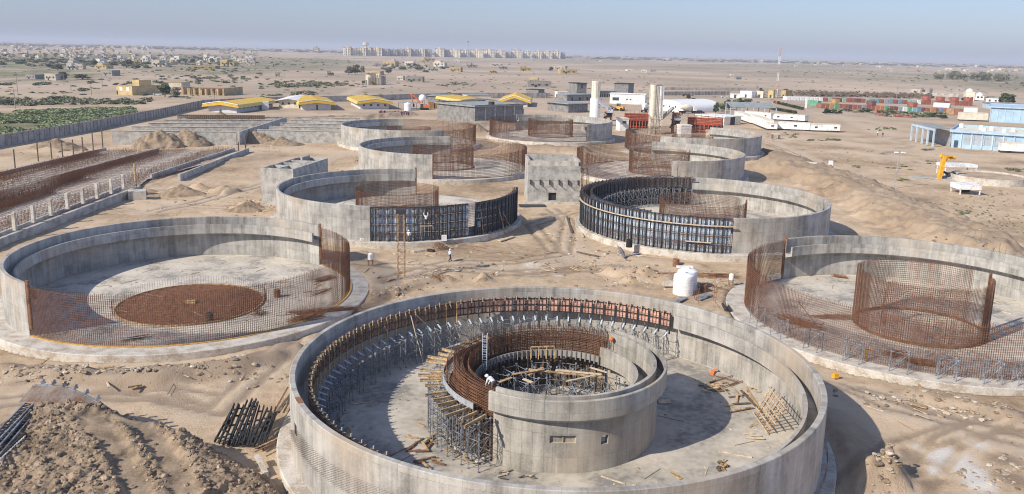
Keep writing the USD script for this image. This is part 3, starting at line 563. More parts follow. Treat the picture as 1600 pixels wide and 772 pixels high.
# white-grey lattice post in the rebar of the column
lp = thing('lattice_post', 'pale upright rebar lattice post inside the brown rebar ring', 'rebar post', G(757, 577, 3.7))
pm = MB()
for x, y in ((-.17, -.17), (.17, -.17), (.17, .17), (-.17, .17)): pm.tube((x, y, 0), (x, y, 2.9), 0.035, 5)
obj('bars', pm, 'pale_blue_plate', lp)
pm = MB()
for z in np.arange(0.1, 2.9, 0.2): pm.path([(-.19, -.19, z), (.19, -.19, z), (.19, .19, z), (-.19, .19, z), (-.19, -.19, z)], 0.015)
obj('ties', pm, 'pale_blue_plate', lp)
lamp = thing('work_lamp', 'small orange work lamp on the end of the column rebar', 'lamp', G(955, 533, 5.4))
obj('shade', MB().lathe([(0.0, 0.0), (0.13, 0.02), (0.2, 0.2), (0.1, 0.34), (0, 0.36)], 12), 'orange_paint', lamp); obj('stem', MB().tube((0, 0, -0.6), (0, 0, 0.02), 0.03), 'dark_steel', lamp)

cy0 += 0.4
# launder shutters along the inside of the front tank: boards, walers, soldiers, brackets
RF = R0-0.42-0.85
def launder_panel(lab, grp, board, w, studs=True, zoff=0.0):
    t = thing('formwork_shutter', lab, 'formwork', (0, 0, 0), 0, grp)
    z0, z1 = H0-2.15, H0-0.72
    b = MB()
    for k in range(5): b.box(-0.03, 0.03, -w/2+0.05, w/2-0.05, z0+k*(z1-z0)/5+0.02, z0+(k+1)*(z1-z0)/5-0.02)
    obj('board', b, board, t)
    wl = MB()
    for z in (z0+0.1, z0+0.72, z1-0.1): wl.box(-0.11, -0.03, -w/2, w/2, z-0.035, z+0.035)
    for y in (-0.12, 0.2): wl.box(-0.08, -0.031, y-0.02, y+0.02, z0+0.14, z1-0.14)
    obj('waler', wl, 'timber_dark' if studs else 'dark_steel', t, kind='stuff')
    sl = MB().box(-0.24, -0.112, -w/2-0.02, -w/2+0.07, z0-0.55, z1+0.05)
    obj('soldier', sl, 'timber' if studs else 'dark_steel', t)
    obj('stud', MB().box(-0.25, -0.17, w/2-0.35, w/2-0.28, z1-0.2, z1+0.22), 'timber_pale', t)
    br = MB().beam((-0.55, -w/2+0.05, z0-0.25), (-1.15, -w/2+0.05, z0-0.5), 0.13, 0.05)
    obj('bracket', br, 'pale_blue_plate', t)
    pr = MB().tube((-1.15, -w/2+0.05, SL), (-1.1, -w/2+0.05, z0-0.5), 0.03, 5).tube((-1.15, -w/2+0.05, SL+0.1), (-0.3, -w/2+0.05, z0-0.2), 0.025, 4)
    obj('prop', pr, 'scaffold_steel', t)
    obj('top_board', MB().box(-0.2, 0.12, -w/2+0.55, w/2-0.2, z1+0.005, z1+0.045), 'timber_dark', t)
    return t
steps = np.arange(AF[0]+1.8, 236, 3.55)
pA = pB = pC = None
for i, a in enumerate(steps):
    loc, rz = pol(RF, a, 0, (cx0, cy0)), math.radians(a)
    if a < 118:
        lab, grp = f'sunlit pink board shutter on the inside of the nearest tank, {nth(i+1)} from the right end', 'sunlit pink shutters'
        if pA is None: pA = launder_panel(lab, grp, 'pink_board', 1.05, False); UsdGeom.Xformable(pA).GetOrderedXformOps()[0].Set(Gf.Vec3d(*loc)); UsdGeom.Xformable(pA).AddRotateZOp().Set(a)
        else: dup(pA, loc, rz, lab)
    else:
        lab, grp = f'pink board shutter toned brown for shade inside the nearest tank, {nth(i+1)} from its right end', 'shaded board shutters'
        if pB is None: pB = launder_panel(lab, grp, 'shaded_pink_board', 1.05, True); UsdGeom.Xformable(pB).GetOrderedXformOps()[0].Set(Gf.Vec3d(*loc)); UsdGeom.Xformable(pB).AddRotateZOp().Set(a)
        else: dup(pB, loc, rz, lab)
# support towers below the shutters
first = None
for i, a in enumerate(np.arange(AF[0]+3, 232, 7.1)):
    P_ = pol(R0-2.6, a, SL, (cx0, cy0))
    if first is None: first = scaffold('thin steel scaffold tower under the shutters of the nearest tank, 1st from the right', P_, math.radians(a), 1.2, 1.3, 2.5, 2, 'scaffold towers under the shutters', r=0.028)
    else: dup(first, P_, math.radians(a), f'thin steel scaffold tower under the shutters of the nearest tank, {nth(i+1)} from the right')
# ladder, long poles, loose timber inside the tank
def ladder(label, p, q, w=0.5, n=9):
    p, q = np.asarray(p, float), np.asarray(q, float); t = thing('ladder', label, 'ladder', p); d = q-p; s_ = np.cross(d, [0, 0, 1.0]); s_ = s_/np.linalg.norm(s_)*w/2
    for s in (-1, 1): obj('rail', MB().tube(s*s_, d+s*s_, 0.035, 5), 'dark_steel', t)
    for k in range(n): c = d*(k+0.7)/(n+0.4); obj('rung', MB().tube(c-s_, c+s_, 0.025, 5), 'dark_steel', t)
ladder('grey steel ladder leaning on the inside wall beside the last pink shutter', G(1082, 556, SL+0.05), G(1069, 482, 4.9))
def pole(label, p, q, r=0.05, mt='timber_pale', cat='pole', grp=None):
    o = obj('pole', MB().tube(p, q, r, 6), mt); tag(o, label, cat, grp)
pole('long pale timber pole leaning on the shaded shutters at the tank left', G(661, 566, SL), G(642, 493, 4.6))
for k, (p, q) in enumerate([((675, 516), (649, 491)), ((610, 527), (601, 510)), ((712, 500), (704, 478)), ((770, 492), (762, 466)), ((689, 508), (668, 482))]):
    pole('short timber brace leaning on the shutters inside the tank', G(*p, 2.6), G(*q, 4.7), 0.045, grp='timber braces at the shutters')
def stickpile(label, spots, mt, rad=0.05, cat='timber pile', n=None, zb=SL):
    t = thing('timber_pile', label, cat, G(*spots[0][0], zb))
    o = G(*spots[0][0], zb)
    for k, (p, q) in enumerate(spots):
        obj('stick', MB().beam(G(*p, zb+0.05+0.03*(k % 5))-o, G(*q, zb+0.05+0.03*((k*3) % 5))-o, rad*2.4, rad), mt[k % len(mt)], t)
r_ = random.Random(5)
def spread(px, py, wx, wy, n, L=18, tilt=0.5):
    out = []
    for k in range(n):
        x, y = px+r_.uniform(-wx, wx), py+r_.uniform(-wy, wy); a = r_.uniform(-tilt, tilt)
        out.append(((x, y), (x+L*math.cos(a)*r_.uniform(.5, 1), y+L*math.sin(a)*r_.uniform(.5, 1)*0.7)))
    return out
stickpile('pile of dark sawn timber at the edge of the column shadow', spread(1105, 605, 16, 8, 16), ['timber_dark', 'timber', 'timber_pale'], 0.07)
stickpile('scatter of rusty bars and laths along the inside right wall', spread(1150, 595, 40, 18, 18, 45, 0.9), ['rebar', 'timber'], 0.035)
stickpile('long timber trestle parts lying on the tank floor at right', [((1139, 621), (1168, 617)), ((1150, 631), (1152, 616)), ((1146, 631), (1172, 630)), ((1140, 643), (1176, 636)), ((1158, 610), (1186, 640)), ((1165, 605), (1190, 645))], ['timber_dark', 'timber'], 0.08)
stickpile('few pale boards lying flat near the tank front right wall', [((1162, 678), (1178, 677)), ((1165, 684), (1194, 685)), ((1172, 680), (1190, 681))], ['timber_pale'], 0.06)
stickpile('small heap of timber offcuts at the front right wall foot', spread(1126, 727, 8, 5, 10, 10, 1.2), ['timber_dark', 'timber'], 0.08)
stickpile('scattered dark timber and bars in the shade at the front left wall', spread(655, 700, 22, 22, 18, 30, 1.2), ['timber_dark', 'rebar', 'timber'], 0.06)
stickpile('dark offcuts strewn around the scaffold foot left of the column', spread(720, 700, 30, 22, 20, 20, 0.8), ['timber_dark', 'timber_pale', 'timber'], 0.04)
stickpile('timber offcuts along the foot of the column', spread(800, 742, 30, 6, 14, 14, 0.6), ['timber_pale', 'timber_dark'], 0.04)
# a rack of rust and pale timbers leaning on the wall at right
lk = thing('formwork_rack', 'lattice of weathered timber laths leaning on the inside right wall', 'timber lattice', (cx0, cy0, 0))
for k in range(8): obj('lath', MB().beam(pol(16.0, -5+k*1.7, SL+0.05), pol(17.2, -5+k*1.7, 2.9), 0.09, 0.05), 'timber' if k % 3 else 'rebar_bright', lk)
for k in range(6): obj('cross_lath', MB().beam(pol(16.0+k*0.22-0.06, -6, SL+0.1+k*0.42), pol(16.0+k*0.22-0.06, 8, SL+0.1+k*0.42), 0.08, 0.05), 'timber_pale', lk)
cl = obj('loose_panel', MB().box(-.5, .5, -.35, .35, 0, 0.06, 0.2, G(1038, 628, SL+0.01)), 'timber_pale'); tag(cl, 'pale square board lying in the column shadow', 'board')
op = thing('orange_chute', 'bent orange plastic sheet on the floor by the back right wall', 'plastic sheet', G(1112, 588, SL))
obj('sheet', MB().beam((0, 0, 0.05), (0.3, 0.9, 0.25), 0.3, 0.03).beam((0.3, 0.9, 0.25), (0.7, 1.0, 0.28), 0.28, 0.03), 'orange_paint', op)
# starter bars standing out of the outer face and the gap in the rim
nb = MB()
for row in range(9):
    for a in np.arange(196, 262, 0.75):
        z = 2.6+row*0.15
        if 200+row < a < 258-row*0.5: p = pol(R0-0.03, a, z); nb.path([p, pol(R0+0.26, a+0.05, z+0.05)], 0.008)
obj('starter_bars', nb, 'rebar', T0, kind='stuff')
obj('starter_bars', MB().vbars([pol(R0+0.35, a)[:2] for a in np.arange(-50, 20, 0.8)], 1.0, 1.75, 0.009), 'rebar', T0, kind='stuff')
obj('wall_pocket', MB().box(-0.35, 0.02, -0.3, 0.3, -0.35, 0.35, math.radians(206), pol(R0, 206, 3.5)), 'dark_opening', T0)
obj('rim_gap_bars', MB().arc([(R0-0.40, H0+0.004), (R0-0.02, H0+0.004), (R0-0.02, H0+0.03), (R0-0.40, H0+0.03)], 205.5, 208.5, 6), 'rebar_bright', T0)

# ---------------- blue shutters round the two middle tanks ----------------
def wall_panel(lab, grp, w, zb, zt, board, depth=0.06):
    t = thing('formwork_shutter', lab, 'formwork', (0, 0, 0), 0, grp)
    n = 4; b = MB(); hh = (zt-zb)/n
    for k in range(n):
        for j in range(4): b.box(0, depth, -w/2+0.03+j*w/4, -w/2+(j+1)*w/4-0.03, zb+k*hh+0.03, zb+(k+1)*hh-0.03)
    obj('board', b, board, t)
    wl = MB()
    for k in range(n): 
        for dz in (0.12, hh-0.12): wl.box(depth+0.002, depth+0.10, -w/2, w/2, zb+k*hh+dz-0.045, zb+k*hh+dz+0.045)
    obj('waler', wl, 'worn_steel', t, kind='stuff')
    obj('soldier', MB().box(depth+0.12, depth+0.30, -w/2-0.07, -w/2+0.07, zb-0.05, zt+0.15), 'dark_steel', t)
    obj('stiffener', MB().box(depth+0.002, depth+0.16, -0.035, 0.035, zb, zt-0.05), 'blue_steel', t)
    obj('cap_rail', MB().box(-0.05, depth+0.14, -w/2+0.08, w/2-0.08, zt+0.003, zt+0.05), 'dark_steel', t)
    return t
def ring_of_panels(key, a0, a1, step, lab, grp, board, r_off, zb, zt, count, skip=()):
    prng = random.Random(len(lab))
    cx, cy, R, hr = TANKS[key]; p0 = None
    w = math.radians(step)*(R+r_off)*0.985
    for i, a in enumerate(np.arange(a0, a1, step)):
        if i in skip: continue
        loc = pol(R+r_off, a, 0, (cx, cy))
        if p0 is None:
            p0 = wall_panel(lab+f', 1st {count}', grp, w, zb, zt, board); UsdGeom.Xformable(p0).GetOrderedXformOps()[0].Set(Gf.Vec3d(*loc)); UsdGeom.Xformable(p0).AddRotateZOp().Set(a+(180 if r_off < 0 else 0))
        else: dup(p0, loc+[0, 0, prng.uniform(-.05, .05)], math.radians(a+(180 if r_off < 0 else 0)+prng.uniform(-.5, .5)), lab+f', {nth(i+1)} {count}')
agap = ang('left_form', 716, 340, 3.0)
ring_of_panels('left_form', A2[1]+1.8, agap-2.6, 3.6, 'open-framed shutter on the left tank front, left of the gap', 'blue shutters left of the gap', 'blue_board', 0.08, 0.86, 5.75, 'from the left')
ring_of_panels('left_form', agap+2.8, 364, 3.6, 'dark blue shutter on the left tank front, right of the gap', 'blue shutters right of the gap', 'blue_steel', 0.08, 0.86, 5.75, 'from the left')
o = thing('formwork_shutter', 'low blue shutter below the gap in the blue row', 'formwork', (*TANKS['left_form'][:2], 0)); obj('board', MB().box(19.5, 19.6, -0.8, 0.8, 0.86, 2.2, math.radians(agap)), 'blue_steel', o); obj('waler', MB().box(19.6, 19.7, -0.8, 0.8, 1.5, 1.6, math.radians(agap)).box(19.6, 19.7, -0.8, 0.8, 2.15, 2.25, math.radians(agap)), 'dark_steel', o)
ring_of_panels('right_form', A3[1]+1.5, A3[0]-1, 3.5, 'patchy blue shutter round the outside of the right tank', 'blue shutters outside the right tank', 'blue_board', 0.08, 0.86, 5.8, 'from the far end')
ring_of_panels('right_form', A3[1], 232, 3.6, 'dark blue shutter inside the right tank', 'blue shutters inside the right tank', 'blue_steel', -1.2, 4.1, 5.75, 'from the right')
ring_of_panels('right_form', A3[1]+1.8, 232, 3.6, 'dark lower shutter inside the right tank', 'lower shutters inside the right tank', 'dark_steel', -0.55, 0.86, 3.6, 'from the right')
cx, cy, R, hr = TANKS['right_form']
rail = thing('timber_rail', 'long pale timber rail bending round the blue shutters of the right tank', 'rail', (cx, cy, 0))
for a in np.arange(178, A3[0]-1, 9.0):
    obj('length', MB().arc([(R+0.42, 4.72), (R+0.66, 4.72), (R+0.66, 4.84), (R+0.42, 4.84)], a, min(a+8.9, A3[0]+0.5), 4), 'timber_pale', rail)
rail2 = obj('short_rail', MB().arc([(R+0.42, 2.3), (R+0.6, 2.3), (R+0.6, 2.42), (R+0.42, 2.42)], 251, 261, 4), 'timber_pale', label='short pale timber rail half way up the blue shutters', cat='rail')
UsdGeom.Xformable(rail2).AddTranslateOp().Set(Gf.Vec3d(cx, cy, 0))
first = None
for a in np.arange(86, 236, 7.5):
    P_ = pol(R-2.6, a, 0.82, (cx, cy))
    if first is None: first = scaffold('thin prop tower inside the right shuttered tank', P_, math.radians(a), 1.2, 1.2, 3.2, 2, 'prop towers in the right tank', r=0.035)
    else: dup(first, P_, math.radians(a))
cx2, cy2, R2, hr2 = TANKS['left_form']
for k, (p, q, z) in enumerate([((610, 374), (612, 335), 4.4), ((653, 373), (643, 335), 4.5), ((667, 372), (665, 332), 4.6), ((680, 371), (678, 328), 4.6), ((708, 368), (700, 330), 4.5), ((756, 374), (743, 327), 4.8), ((790, 368), (777, 328), 4.6), ((803, 366), (793, 345), 3.4)]):
    b_ = G(*p, 0.9 if k < 5 else 0.1); aa = math.degrees(math.atan2(b_[1]-cy2, b_[0]-cx2))
    pole('rusty pole leaning on the blue shutters of the left tank', b_, pol(R2+0.42, aa-1.2, z, (cx2, cy2)), 0.06, 'timber', grp='poles leaning on the left blue shutters')
for k, (p, q) in enumerate([((972, 315), (957, 283)), ((1005, 315), (996, 275)), ((1060, 290), (1058, 262))]):
    pole('thin rusty pole leaning inside the right shuttered tank', G(*p, 0.8), G(*q, 5.0), 0.06, 'rebar_bright', grp='poles inside the right shuttered tank')

# ---------------- soil heaps ----------------
def heap_mesh(w, d, h, seed, step=0.3, rough=0.35, peak=1.0):
    xs = np.arange(-w*1.15, w*1.15+step, step); ys = np.arange(-d*1.15, d*1.15+step, step); X, Y = np.meshgrid(xs, ys)
    P3 = np.stack([X, Y, np.zeros_like(X)+seed], -1)
    q = np.hypot(X/w, Y/d)+(meshkit.fbm(P3*0.35, 4, seed)-0.5)*0.6
    Z = h*np.clip(1-q, -0.1, 1)**peak if peak == 1 else h*np.sign(np.clip(1-q, -.1, 1))*np.abs(np.clip(1-q, -0.1, 1))**peak
    Z = Z*(1+rough*(meshkit.fbm(P3*0.9, 4, seed+3)-0.5)*2)+(meshkit.fbm(P3*2.2, 2, seed+5)-0.5)*0.25*np.clip(Z, 0, 1)-0.12
    n = len(xs); i = (np.arange(len(ys)-1)[:, None]*n+np.arange(n-1)[None]).ravel()
    return np.stack([X, Y, Z], -1).reshape(-1, 3), np.vstack([np.c_[i, i+1, i+n+1], np.c_[i, i+n+1, i+n]])
def heap(px, py, wpx, h, label, seed, depth=0.8, mt='soil', peak=0.8):
    s_ = scale_at(px, py); w = wpx*s_; c = G(px, py); 
    m = heap_mesh(w, w*depth, h, seed, max(0.15, w/26), peak=peak)
    o = obj('soil_heap', m, mt, smooth=True, label=label, cat='soil heap'); UsdGeom.Xformable(o).AddTranslateOp().Set(Gf.Vec3d(*map(float, c)))
heap(252, 229, 42, 5.0, 'tall pointed brown soil heap in front of the stepped basins', 3, 0.7)
heap(293, 227, 34, 4.8, 'dark sided soil heap right of the tall pointed one', 4, 0.7)
heap(395, 222, 40, 3.6, 'wide cloddy soil heap between the basins and the tanks', 5, 0.5)
heap(440, 226, 34, 2.2, 'low soil heap left of the far left ring tank', 6, 0.6)
heap(345, 222, 26, 2.0, 'low soil heap between two taller heaps by the basins', 12, 0.6)
heap(85, 232, 40, 2.6, 'low rounded soil heap near the boundary wall at left', 7, 0.6)
heap(283, 303, 34, 2.0, 'cloddy earth heap beside the square footing at left', 8, 0.6)
heap(382, 330, 28, 1.5, 'small cloddy earth heap left of the concrete tanks', 9, 0.6)
heap(755, 442, 18, 0.8, 'small dark soil heap on the track behind the nearest tank', 10, 0.7)
heap(1000, 438, 44, 1.3, 'low stony earth heap left of the white water tanks', 11, 0.5, 'dry_soil')
heap(735, 205, 30, 3.0, 'soil heap between the far ring tanks', 13, 0.6)
heap(1490, 400, 10, .8, 'small rubble heap at the end of the sand bank', 14, 0.6)
heap(345, 184, 14, 2.5, 'small pointed soil heap by the boundary wall', 15, 0.6)

# the big cloddy heap at lower left
crest = [(-10, 668, 2.3), (40, 640, 2.8), (90, 622, 3.0), (150, 632, 3.0), (200, 650, 2.9), (260, 665, 2.6), (300, 690, 2.2), (340, 718, 1.8), (400, 735, 1.3), (450, 790, 0.8)]
cpts = np.array([G(*c) for c in crest]); chs = np.array([c[2] for c in crest])
def crest_field(x, y):
    best = np.full(x.shape, 1e9); side = np.zeros_like(x); hh = np.zeros_like(x)
    for k in range(len(cpts)-1):
        a, b = cpts[k], cpts[k+1]; vx, vy = b[0]-a[0], b[1]-a[1]; t = np.clip(((x-a[0])*vx+(y-a[1])*vy)/(vx*vx+vy*vy), 0, 1)
        dx, dy = x-a[0]-t*vx, y-a[1]-t*vy; d = np.hypot(dx, dy); m = d < best
        best = np.where(m, d, best); side = np.where(m, np.sign(vx*dy-vy*dx), side); hh = np.where(m, chs[k]*(1-t)+chs[k+1]*t, hh)
    return best, side, hh
RUTS = [[tuple(G2(*q, 2.2)) for q in ((142, 664), (158, 681), (192, 717), (215, 753), (226, 790))], [tuple(G2(*q, 2.2)) for q in ((190, 660), (208, 668), (246, 694), (278, 727), (300, 790))]]
def big_heap_z(x, y, clods=True):
    d, s_, h = crest_field(x, y); P3 = np.stack([x, y, np.zeros_like(x)], -1)
    d = d+(meshkit.fbm(P3*0.5, 3, 41)-0.5)*0.9
    far = np.clip(1-d/(h*1.15), -0.3, 1); near = np.clip(1-ss(d, 0, 16)*0.55, 0, 1)
    z = h*np.where(s_ > 0, far, near)
    rut = np.minimum(seg_dist(x, y, RUTS[0]), seg_dist(x, y, RUTS[1])); k = ss(rut, 0.45, 0.95)
    z = z-(1-k)*0.15+0.10*np.exp(-((rut-1.05)/0.3)**2)*(0.4+1.2*meshkit.fbm(P3*1.3, 2, 49))
    lump = (meshkit.fbm(P3*0.55, 3, 47)-0.5)*0.8
    if clods: lump = lump+(np.abs(meshkit.fbm(P3*2.6, 3, 43)-0.5)*0.6-0.1)+(meshkit.fbm(P3*4.5, 3, 45)-0.5)*0.42
    return z+lump*(0.12+0.88*k), k
gx0, gx1 = -37.0, -11.5; gy0, gy1 = 30.0, 62.0; stp = 0.14
hx = np.arange(gx0, gx1, stp); hy = np.arange(gy0, gy1, stp); HX, HY = np.meshgrid(hx, hy)
HZ, _k = big_heap_z(HX, HY)
dtank = np.hypot(HX-TANKS['front'][0], HY-TANKS['front'][1])
HZ = np.where(dtank < R0+1.6, np.minimum(HZ, 0.0), HZ); HZ = np.maximum(HZ, -0.6)
n = len(hx); i = (np.arange(len(hy)-1)[:, None]*n+np.arange(n-1)[None]).ravel()
keep = (HZ.ravel() > -0.5); f = np.vstack([np.c_[i, i+1, i+n+1], np.c_[i, i+n+1, i+n]]); f = f[keep[f].any(1)]
vv = np.stack([HX, HY, HZ], -1).reshape(-1, 3); us = np.unique(f); mp = np.zeros(len(vv), int); mp[us] = np.arange(len(us))
obj('soil_heap', (vv[us], mp[f]), 'soil', smooth=True, label='big cloddy soil heap with two wheel ruts at the lower left corner', cat='soil heap')
# clods and stones
def rock(seed, flat=0.75):
    m = trimesh.creation.icosphere(1, 1.0); v = np.array(m.vertices); r = np.random.default_rng(seed)
    v = v*(1+r.uniform(-0.28, 0.28, (len(v), 1))); v[:, 2] *= flat; return v, np.array(m.faces)
rocks = [rock(k) for k in range(5)]
P_, S_ = [], []
while len(P_) < 22000:
    x, y = rng.uniform(gx0, gx1, 4000), rng.uniform(gy0, gy1, 4000); z, k = big_heap_z(x, y)
    ok = (z > 0.15) & ((k > 0.9) | (rng.random(4000) < 0.05)) & (np.hypot(x-TANKS['front'][0], y-TANKS['front'][1]) > R0+2)
    for a, b, c in zip(x[ok], y[ok], z[ok]): P_.append((a, b, c))
P_ = P_[:22000]; S_ = 0.026+0.19*rng.random(len(P_))**7
instancer('soil_clods', rocks, ['clod']*5, P_, rng.uniform(0, 6, len(P_)), np.c_[S_, S_*rng.uniform(.7, 1.2, len(P_)), S_], rng.integers(0, 5, len(P_)), 'loose clods strewn over the big soil heap', 'clods')
# rubble on the ground of the site
spots = [(300, 585, 130, 14, 260), (100, 590, 90, 14, 220), (640, 390, 80, 12, 130), (620, 460, 40, 16, 160), (1000, 435, 70, 14, 260), (1120, 440, 60, 14, 130), (960, 400, 50, 10, 110), (900, 370, 40, 16, 70), (1530, 640, 70, 22, 120), (1430, 620, 120, 14, 120), (440, 730, 26, 50, 330), (290, 300, 50, 14, 160), (390, 325, 50, 14, 200), (1560, 740, 60, 30, 120), (1380, 750, 25, 20, 120),
         (700, 430, 90, 20, 120), (840, 410, 120, 24, 100), (1350, 300, 120, 40, 160), (410, 220, 60, 12, 160), (1205, 215, 14, 10, 60), (250, 330, 120, 30, 140), (1500, 400, 60, 20, 90), (120, 240, 80, 14, 90), (730, 200, 60, 12, 100), (570, 250, 50, 20, 60)]
P_, S_ = [], []
for px, py, wx, wy, cnt in spots:
    xy = np.array([G2(px+wx*rng.normal()*0.55, py+wy*rng.normal()*0.55) for _ in range(cnt)])
    z = terrain_z(xy[:, 0], xy[:, 1]); ok = np.ones(cnt, bool)
    for cx, cy, R, hr in TANKS.values(): ok &= np.hypot(xy[:, 0]-cx, xy[:, 1]-cy) > R+2.7
    P_ += [(*a, b) for a, b in zip(xy[ok], z[ok])]; S_ += list((0.04+0.22*rng.random(ok.sum())**3)*(1 if py > 260 else 1.8))
S_ = np.array(S_)
instancer('rubble', rocks, ['pale_rubble', 'clod', 'clod', 'pale_rubble', 'clod'], P_, rng.uniform(0, 6, len(P_)), np.c_[S_*1.2, S_, S_*0.8], rng.integers(0, 5, len(P_)), 'stones and clods lying about the building site', 'rubble')
# bits of board, lath and sheet lying about
bits = [MB().box(-.9, .9, -.06, .06, 0, .05), MB().box(-.5, .5, -.12, .12, 0, .04), MB().box(-.35, .35, -.3, .3, 0, .03), MB().tube((-1.2, 0, .03), (1.2, 0.1, .04), .02, 4)]
P_ = []
for px, py, wx, wy, cnt in [(640, 425, 90, 16, 26), (900, 415, 110, 14, 40), (1120, 455, 40, 16, 18), (200, 590, 140, 14, 18), (440, 690, 16, 40, 22), (950, 375, 60, 14, 16), (350, 320, 60, 16, 14), (1450, 640, 110, 26, 16), (840, 340, 30, 14, 12), (700, 390, 60, 10, 16), (1080, 430, 60, 8, 16), (560, 260, 60, 14, 14)]:
    for _ in range(cnt):
        xy = G2(px+wx*rng.normal()*.6, py+wy*rng.normal()*.6)
        if all(np.hypot(xy[0]-c[0], xy[1]-c[1]) > c[2]+2.3 for c in TANKS.values()): P_.append((*xy, float(terrain_z(xy[:1], xy[1:])[0])+.02))
for key, cnt in (('front', 60), ('left', 40), ('right', 30), ('left_form', 30), ('right_form', 20)):
    cx, cy, R, hr = TANKS[key]
    for _ in range(cnt):
        r1, a1 = (R-2)*math.sqrt(rng.random()), rng.uniform(0, 6.28)
        if key == 'front' and r1 < 9: continue
        P_.append((cx+r1*math.cos(a1), cy+r1*math.sin(a1), {'front': .595, 'left': -.025, 'right': -.025}.get(key, .825)))
instancer('timber_litter', bits, ['timber_pale', 'timber', 'pale_house', 'rebar'], P_, rng.uniform(0, 6, len(P_)), np.repeat(rng.uniform(.6, 1.3, (len(P_), 1)), 3, 1), rng.choice([0, 0, 0, 1, 1, 1, 2, 3, 3, 3], len(P_)), 'laths, board ends and scraps lying about the site', 'litter')
# floor litter in the tanks
P_, S_ = [], []
for key, n_, flo in (('front', 240, 0.6), ('left', 160, -0.02), ('right', 90, -0.02)):
    cx, cy, R, hr = TANKS[key]
    r__, a__ = (R-1.5)*np.sqrt(rng.random(n_)), rng.uniform(0, 2*np.pi, n_)
    for r1, a1 in zip(r__, a__):
        if key == 'front' and r1 < 8.6: continue
        P_.append((cx+r1*math.cos(a1), cy+r1*math.sin(a1), flo)); S_.append(0.03+0.10*rng.random()**3)
S_ = np.array(S_)
instancer('floor_litter', rocks, ['pale_rubble', 'clod', 'pale_rubble', 'clod', 'pale_rubble'], P_, rng.uniform(0, 6, len(P_)), np.c_[S_*1.4, S_, S_*0.6], rng.integers(0, 5, len(P_)), 'crumbs of concrete and dirt on the tank floors', 'litter')

# ---------------- items round the big heap ----------------
def heap_top(px, py, dz=0.0):
    """The point of the heap (or ground) seen at the photo pixel."""
    for z in np.arange(4.0, -0.6, -0.05):
        q = G(px, py, z)
        if big_heap_z(np.array([q[0]]), np.array([q[1]]), False)[0][0] >= z: break
    return q+[0, 0, dz]
def terrain_pt(px, py, dz=0.0):
    q = G(px, py); z = float(terrain_z(np.array([q[0]]), np.array([q[1]]))[0]); q = G(px, py, z); return np.array([q[0], q[1], z+dz])
q0, q1 = G(46, 606, 3.45), G(150, 634, 2.95)
fp = thing('curved_form', 'curved rusty steel form lying on the crest of the big soil heap', 'steel form', q0)
d_ = q1-q0; L = np.linalg.norm(d_); ex = d_/L; ey = np.cross([0, 0, 1.0], ex); ey /= np.linalg.norm(ey); ez = np.cross(ex, ey); Mx = np.array([ex, ey, ez]).T
nn = 14; pl = MB()
xs_ = np.linspace(0, L, nn); bow = 0.5*np.sin(np.pi*xs_/L)
for k in range(nn-1):
    a0_, a1_ = (xs_[k], xs_[k+1]), (bow[k], bow[k+1])
    vv_ = [(a0_[0], -0.9, a1_[0]-0.75), (a0_[1], -0.9, a1_[1]-0.75), (a0_[1], 0.35, a1_[1]), (a0_[0], 0.35, a1_[0]), (a0_[0], -0.86, a1_[0]-0.69), (a0_[1], -0.86, a1_[1]-0.69), (a0_[1], 0.35, a1_[1]+0.07), (a0_[0], 0.35, a1_[0]+0.07)]
    pl.add(np.array(vv_)@Mx.T, BOXF)
obj('plate', pl, 'worn_steel', fp)
ed = MB()
for k in range(nn-1): ed.beam(Mx@np.array([xs_[k], 0.36, bow[k]+0.04]), Mx@np.array([xs_[k+1], 0.36, bow[k+1]+0.04]), 0.12, 0.12)
obj('edge_rail', ed, 'scaffold_steel', fp)
for k in range(6):
    x = L*(0.12+0.165*k); b_ = 0.5*math.sin(math.pi*x/L); c_ = Mx@np.array([x, 0.42, b_+0.1])
    obj('clamp', MB().beam(c_, c_+Mx@np.array([0.1, 0.1, 0.32]), 0.2, 0.16).beam(c_+Mx@np.array([-0.14, 0.05, 0.1]), c_+Mx@np.array([0.2, 0.1, 0.12]), 0.12, 0.1), 'scaffold_steel', fp)
obj('end_bar', MB().beam(Mx@np.array([L*0.97, 0.4, 0.1]), Mx@np.array([L*1.12, 0.7, -0.55]), 0.2, 0.1), 'dark_steel', fp)
# steel ladder-like frames at far left
proto = None
for k, (p, q, dz) in enumerate([((-12, 690), (46, 630), 2.9), ((-14, 703), (40, 642), 2.75), ((-14, 717), (38, 657), 2.5)]):
    a, b = G(*p, dz-0.2), G(*q, dz+0.1)
    t = thing('lattice_beam', ['uppermost steel lattice beam lying on the left flank of the soil heap', 'middle steel lattice beam on the left flank of the soil heap', 'lowest steel lattice beam on the left flank of the soil heap'][k], 'steel beam', a)
    d_ = b-a; sd = np.cross(d_, [0, 0, 1.0]); sd = sd/np.linalg.norm(sd)*0.3
    for s in (-1, 1): obj('chord', MB().beam(s*sd, d_+s*sd, 0.09, 0.12), 'scaffold_steel', t)
    br = MB()
    for j in range(12): br.beam(-sd+d_*j/12, sd+d_*(j+0.5)/12, 0.05).beam(sd+d_*(j+0.5)/12, -sd+d_*(j+1)/12, 0.05)
    obj('lacing', br, 'dark_steel', t, kind='stuff')
a, b = G(-10, 722, 2.4), G(40, 676, 2.5); t = thing('steel_grate', 'open steel grate panel on edge at the far left of the heap', 'steel grate', a); d_ = b-a
obj('frame', MB().beam(np.zeros(3), d_, 0.1).beam(np.array([0, 0, -1.0]), d_+[0, 0, -1.0], 0.1).beam(np.zeros(3), np.array([0, 0, -1.0]), 0.1).beam(d_, d_+[0, 0, -1.0], 0.1), 'dark_steel', t)
br = MB()
for j in range(1, 14): br.beam(d_*j/14, d_*j/14+[0, 0, -1.0], 0.05)
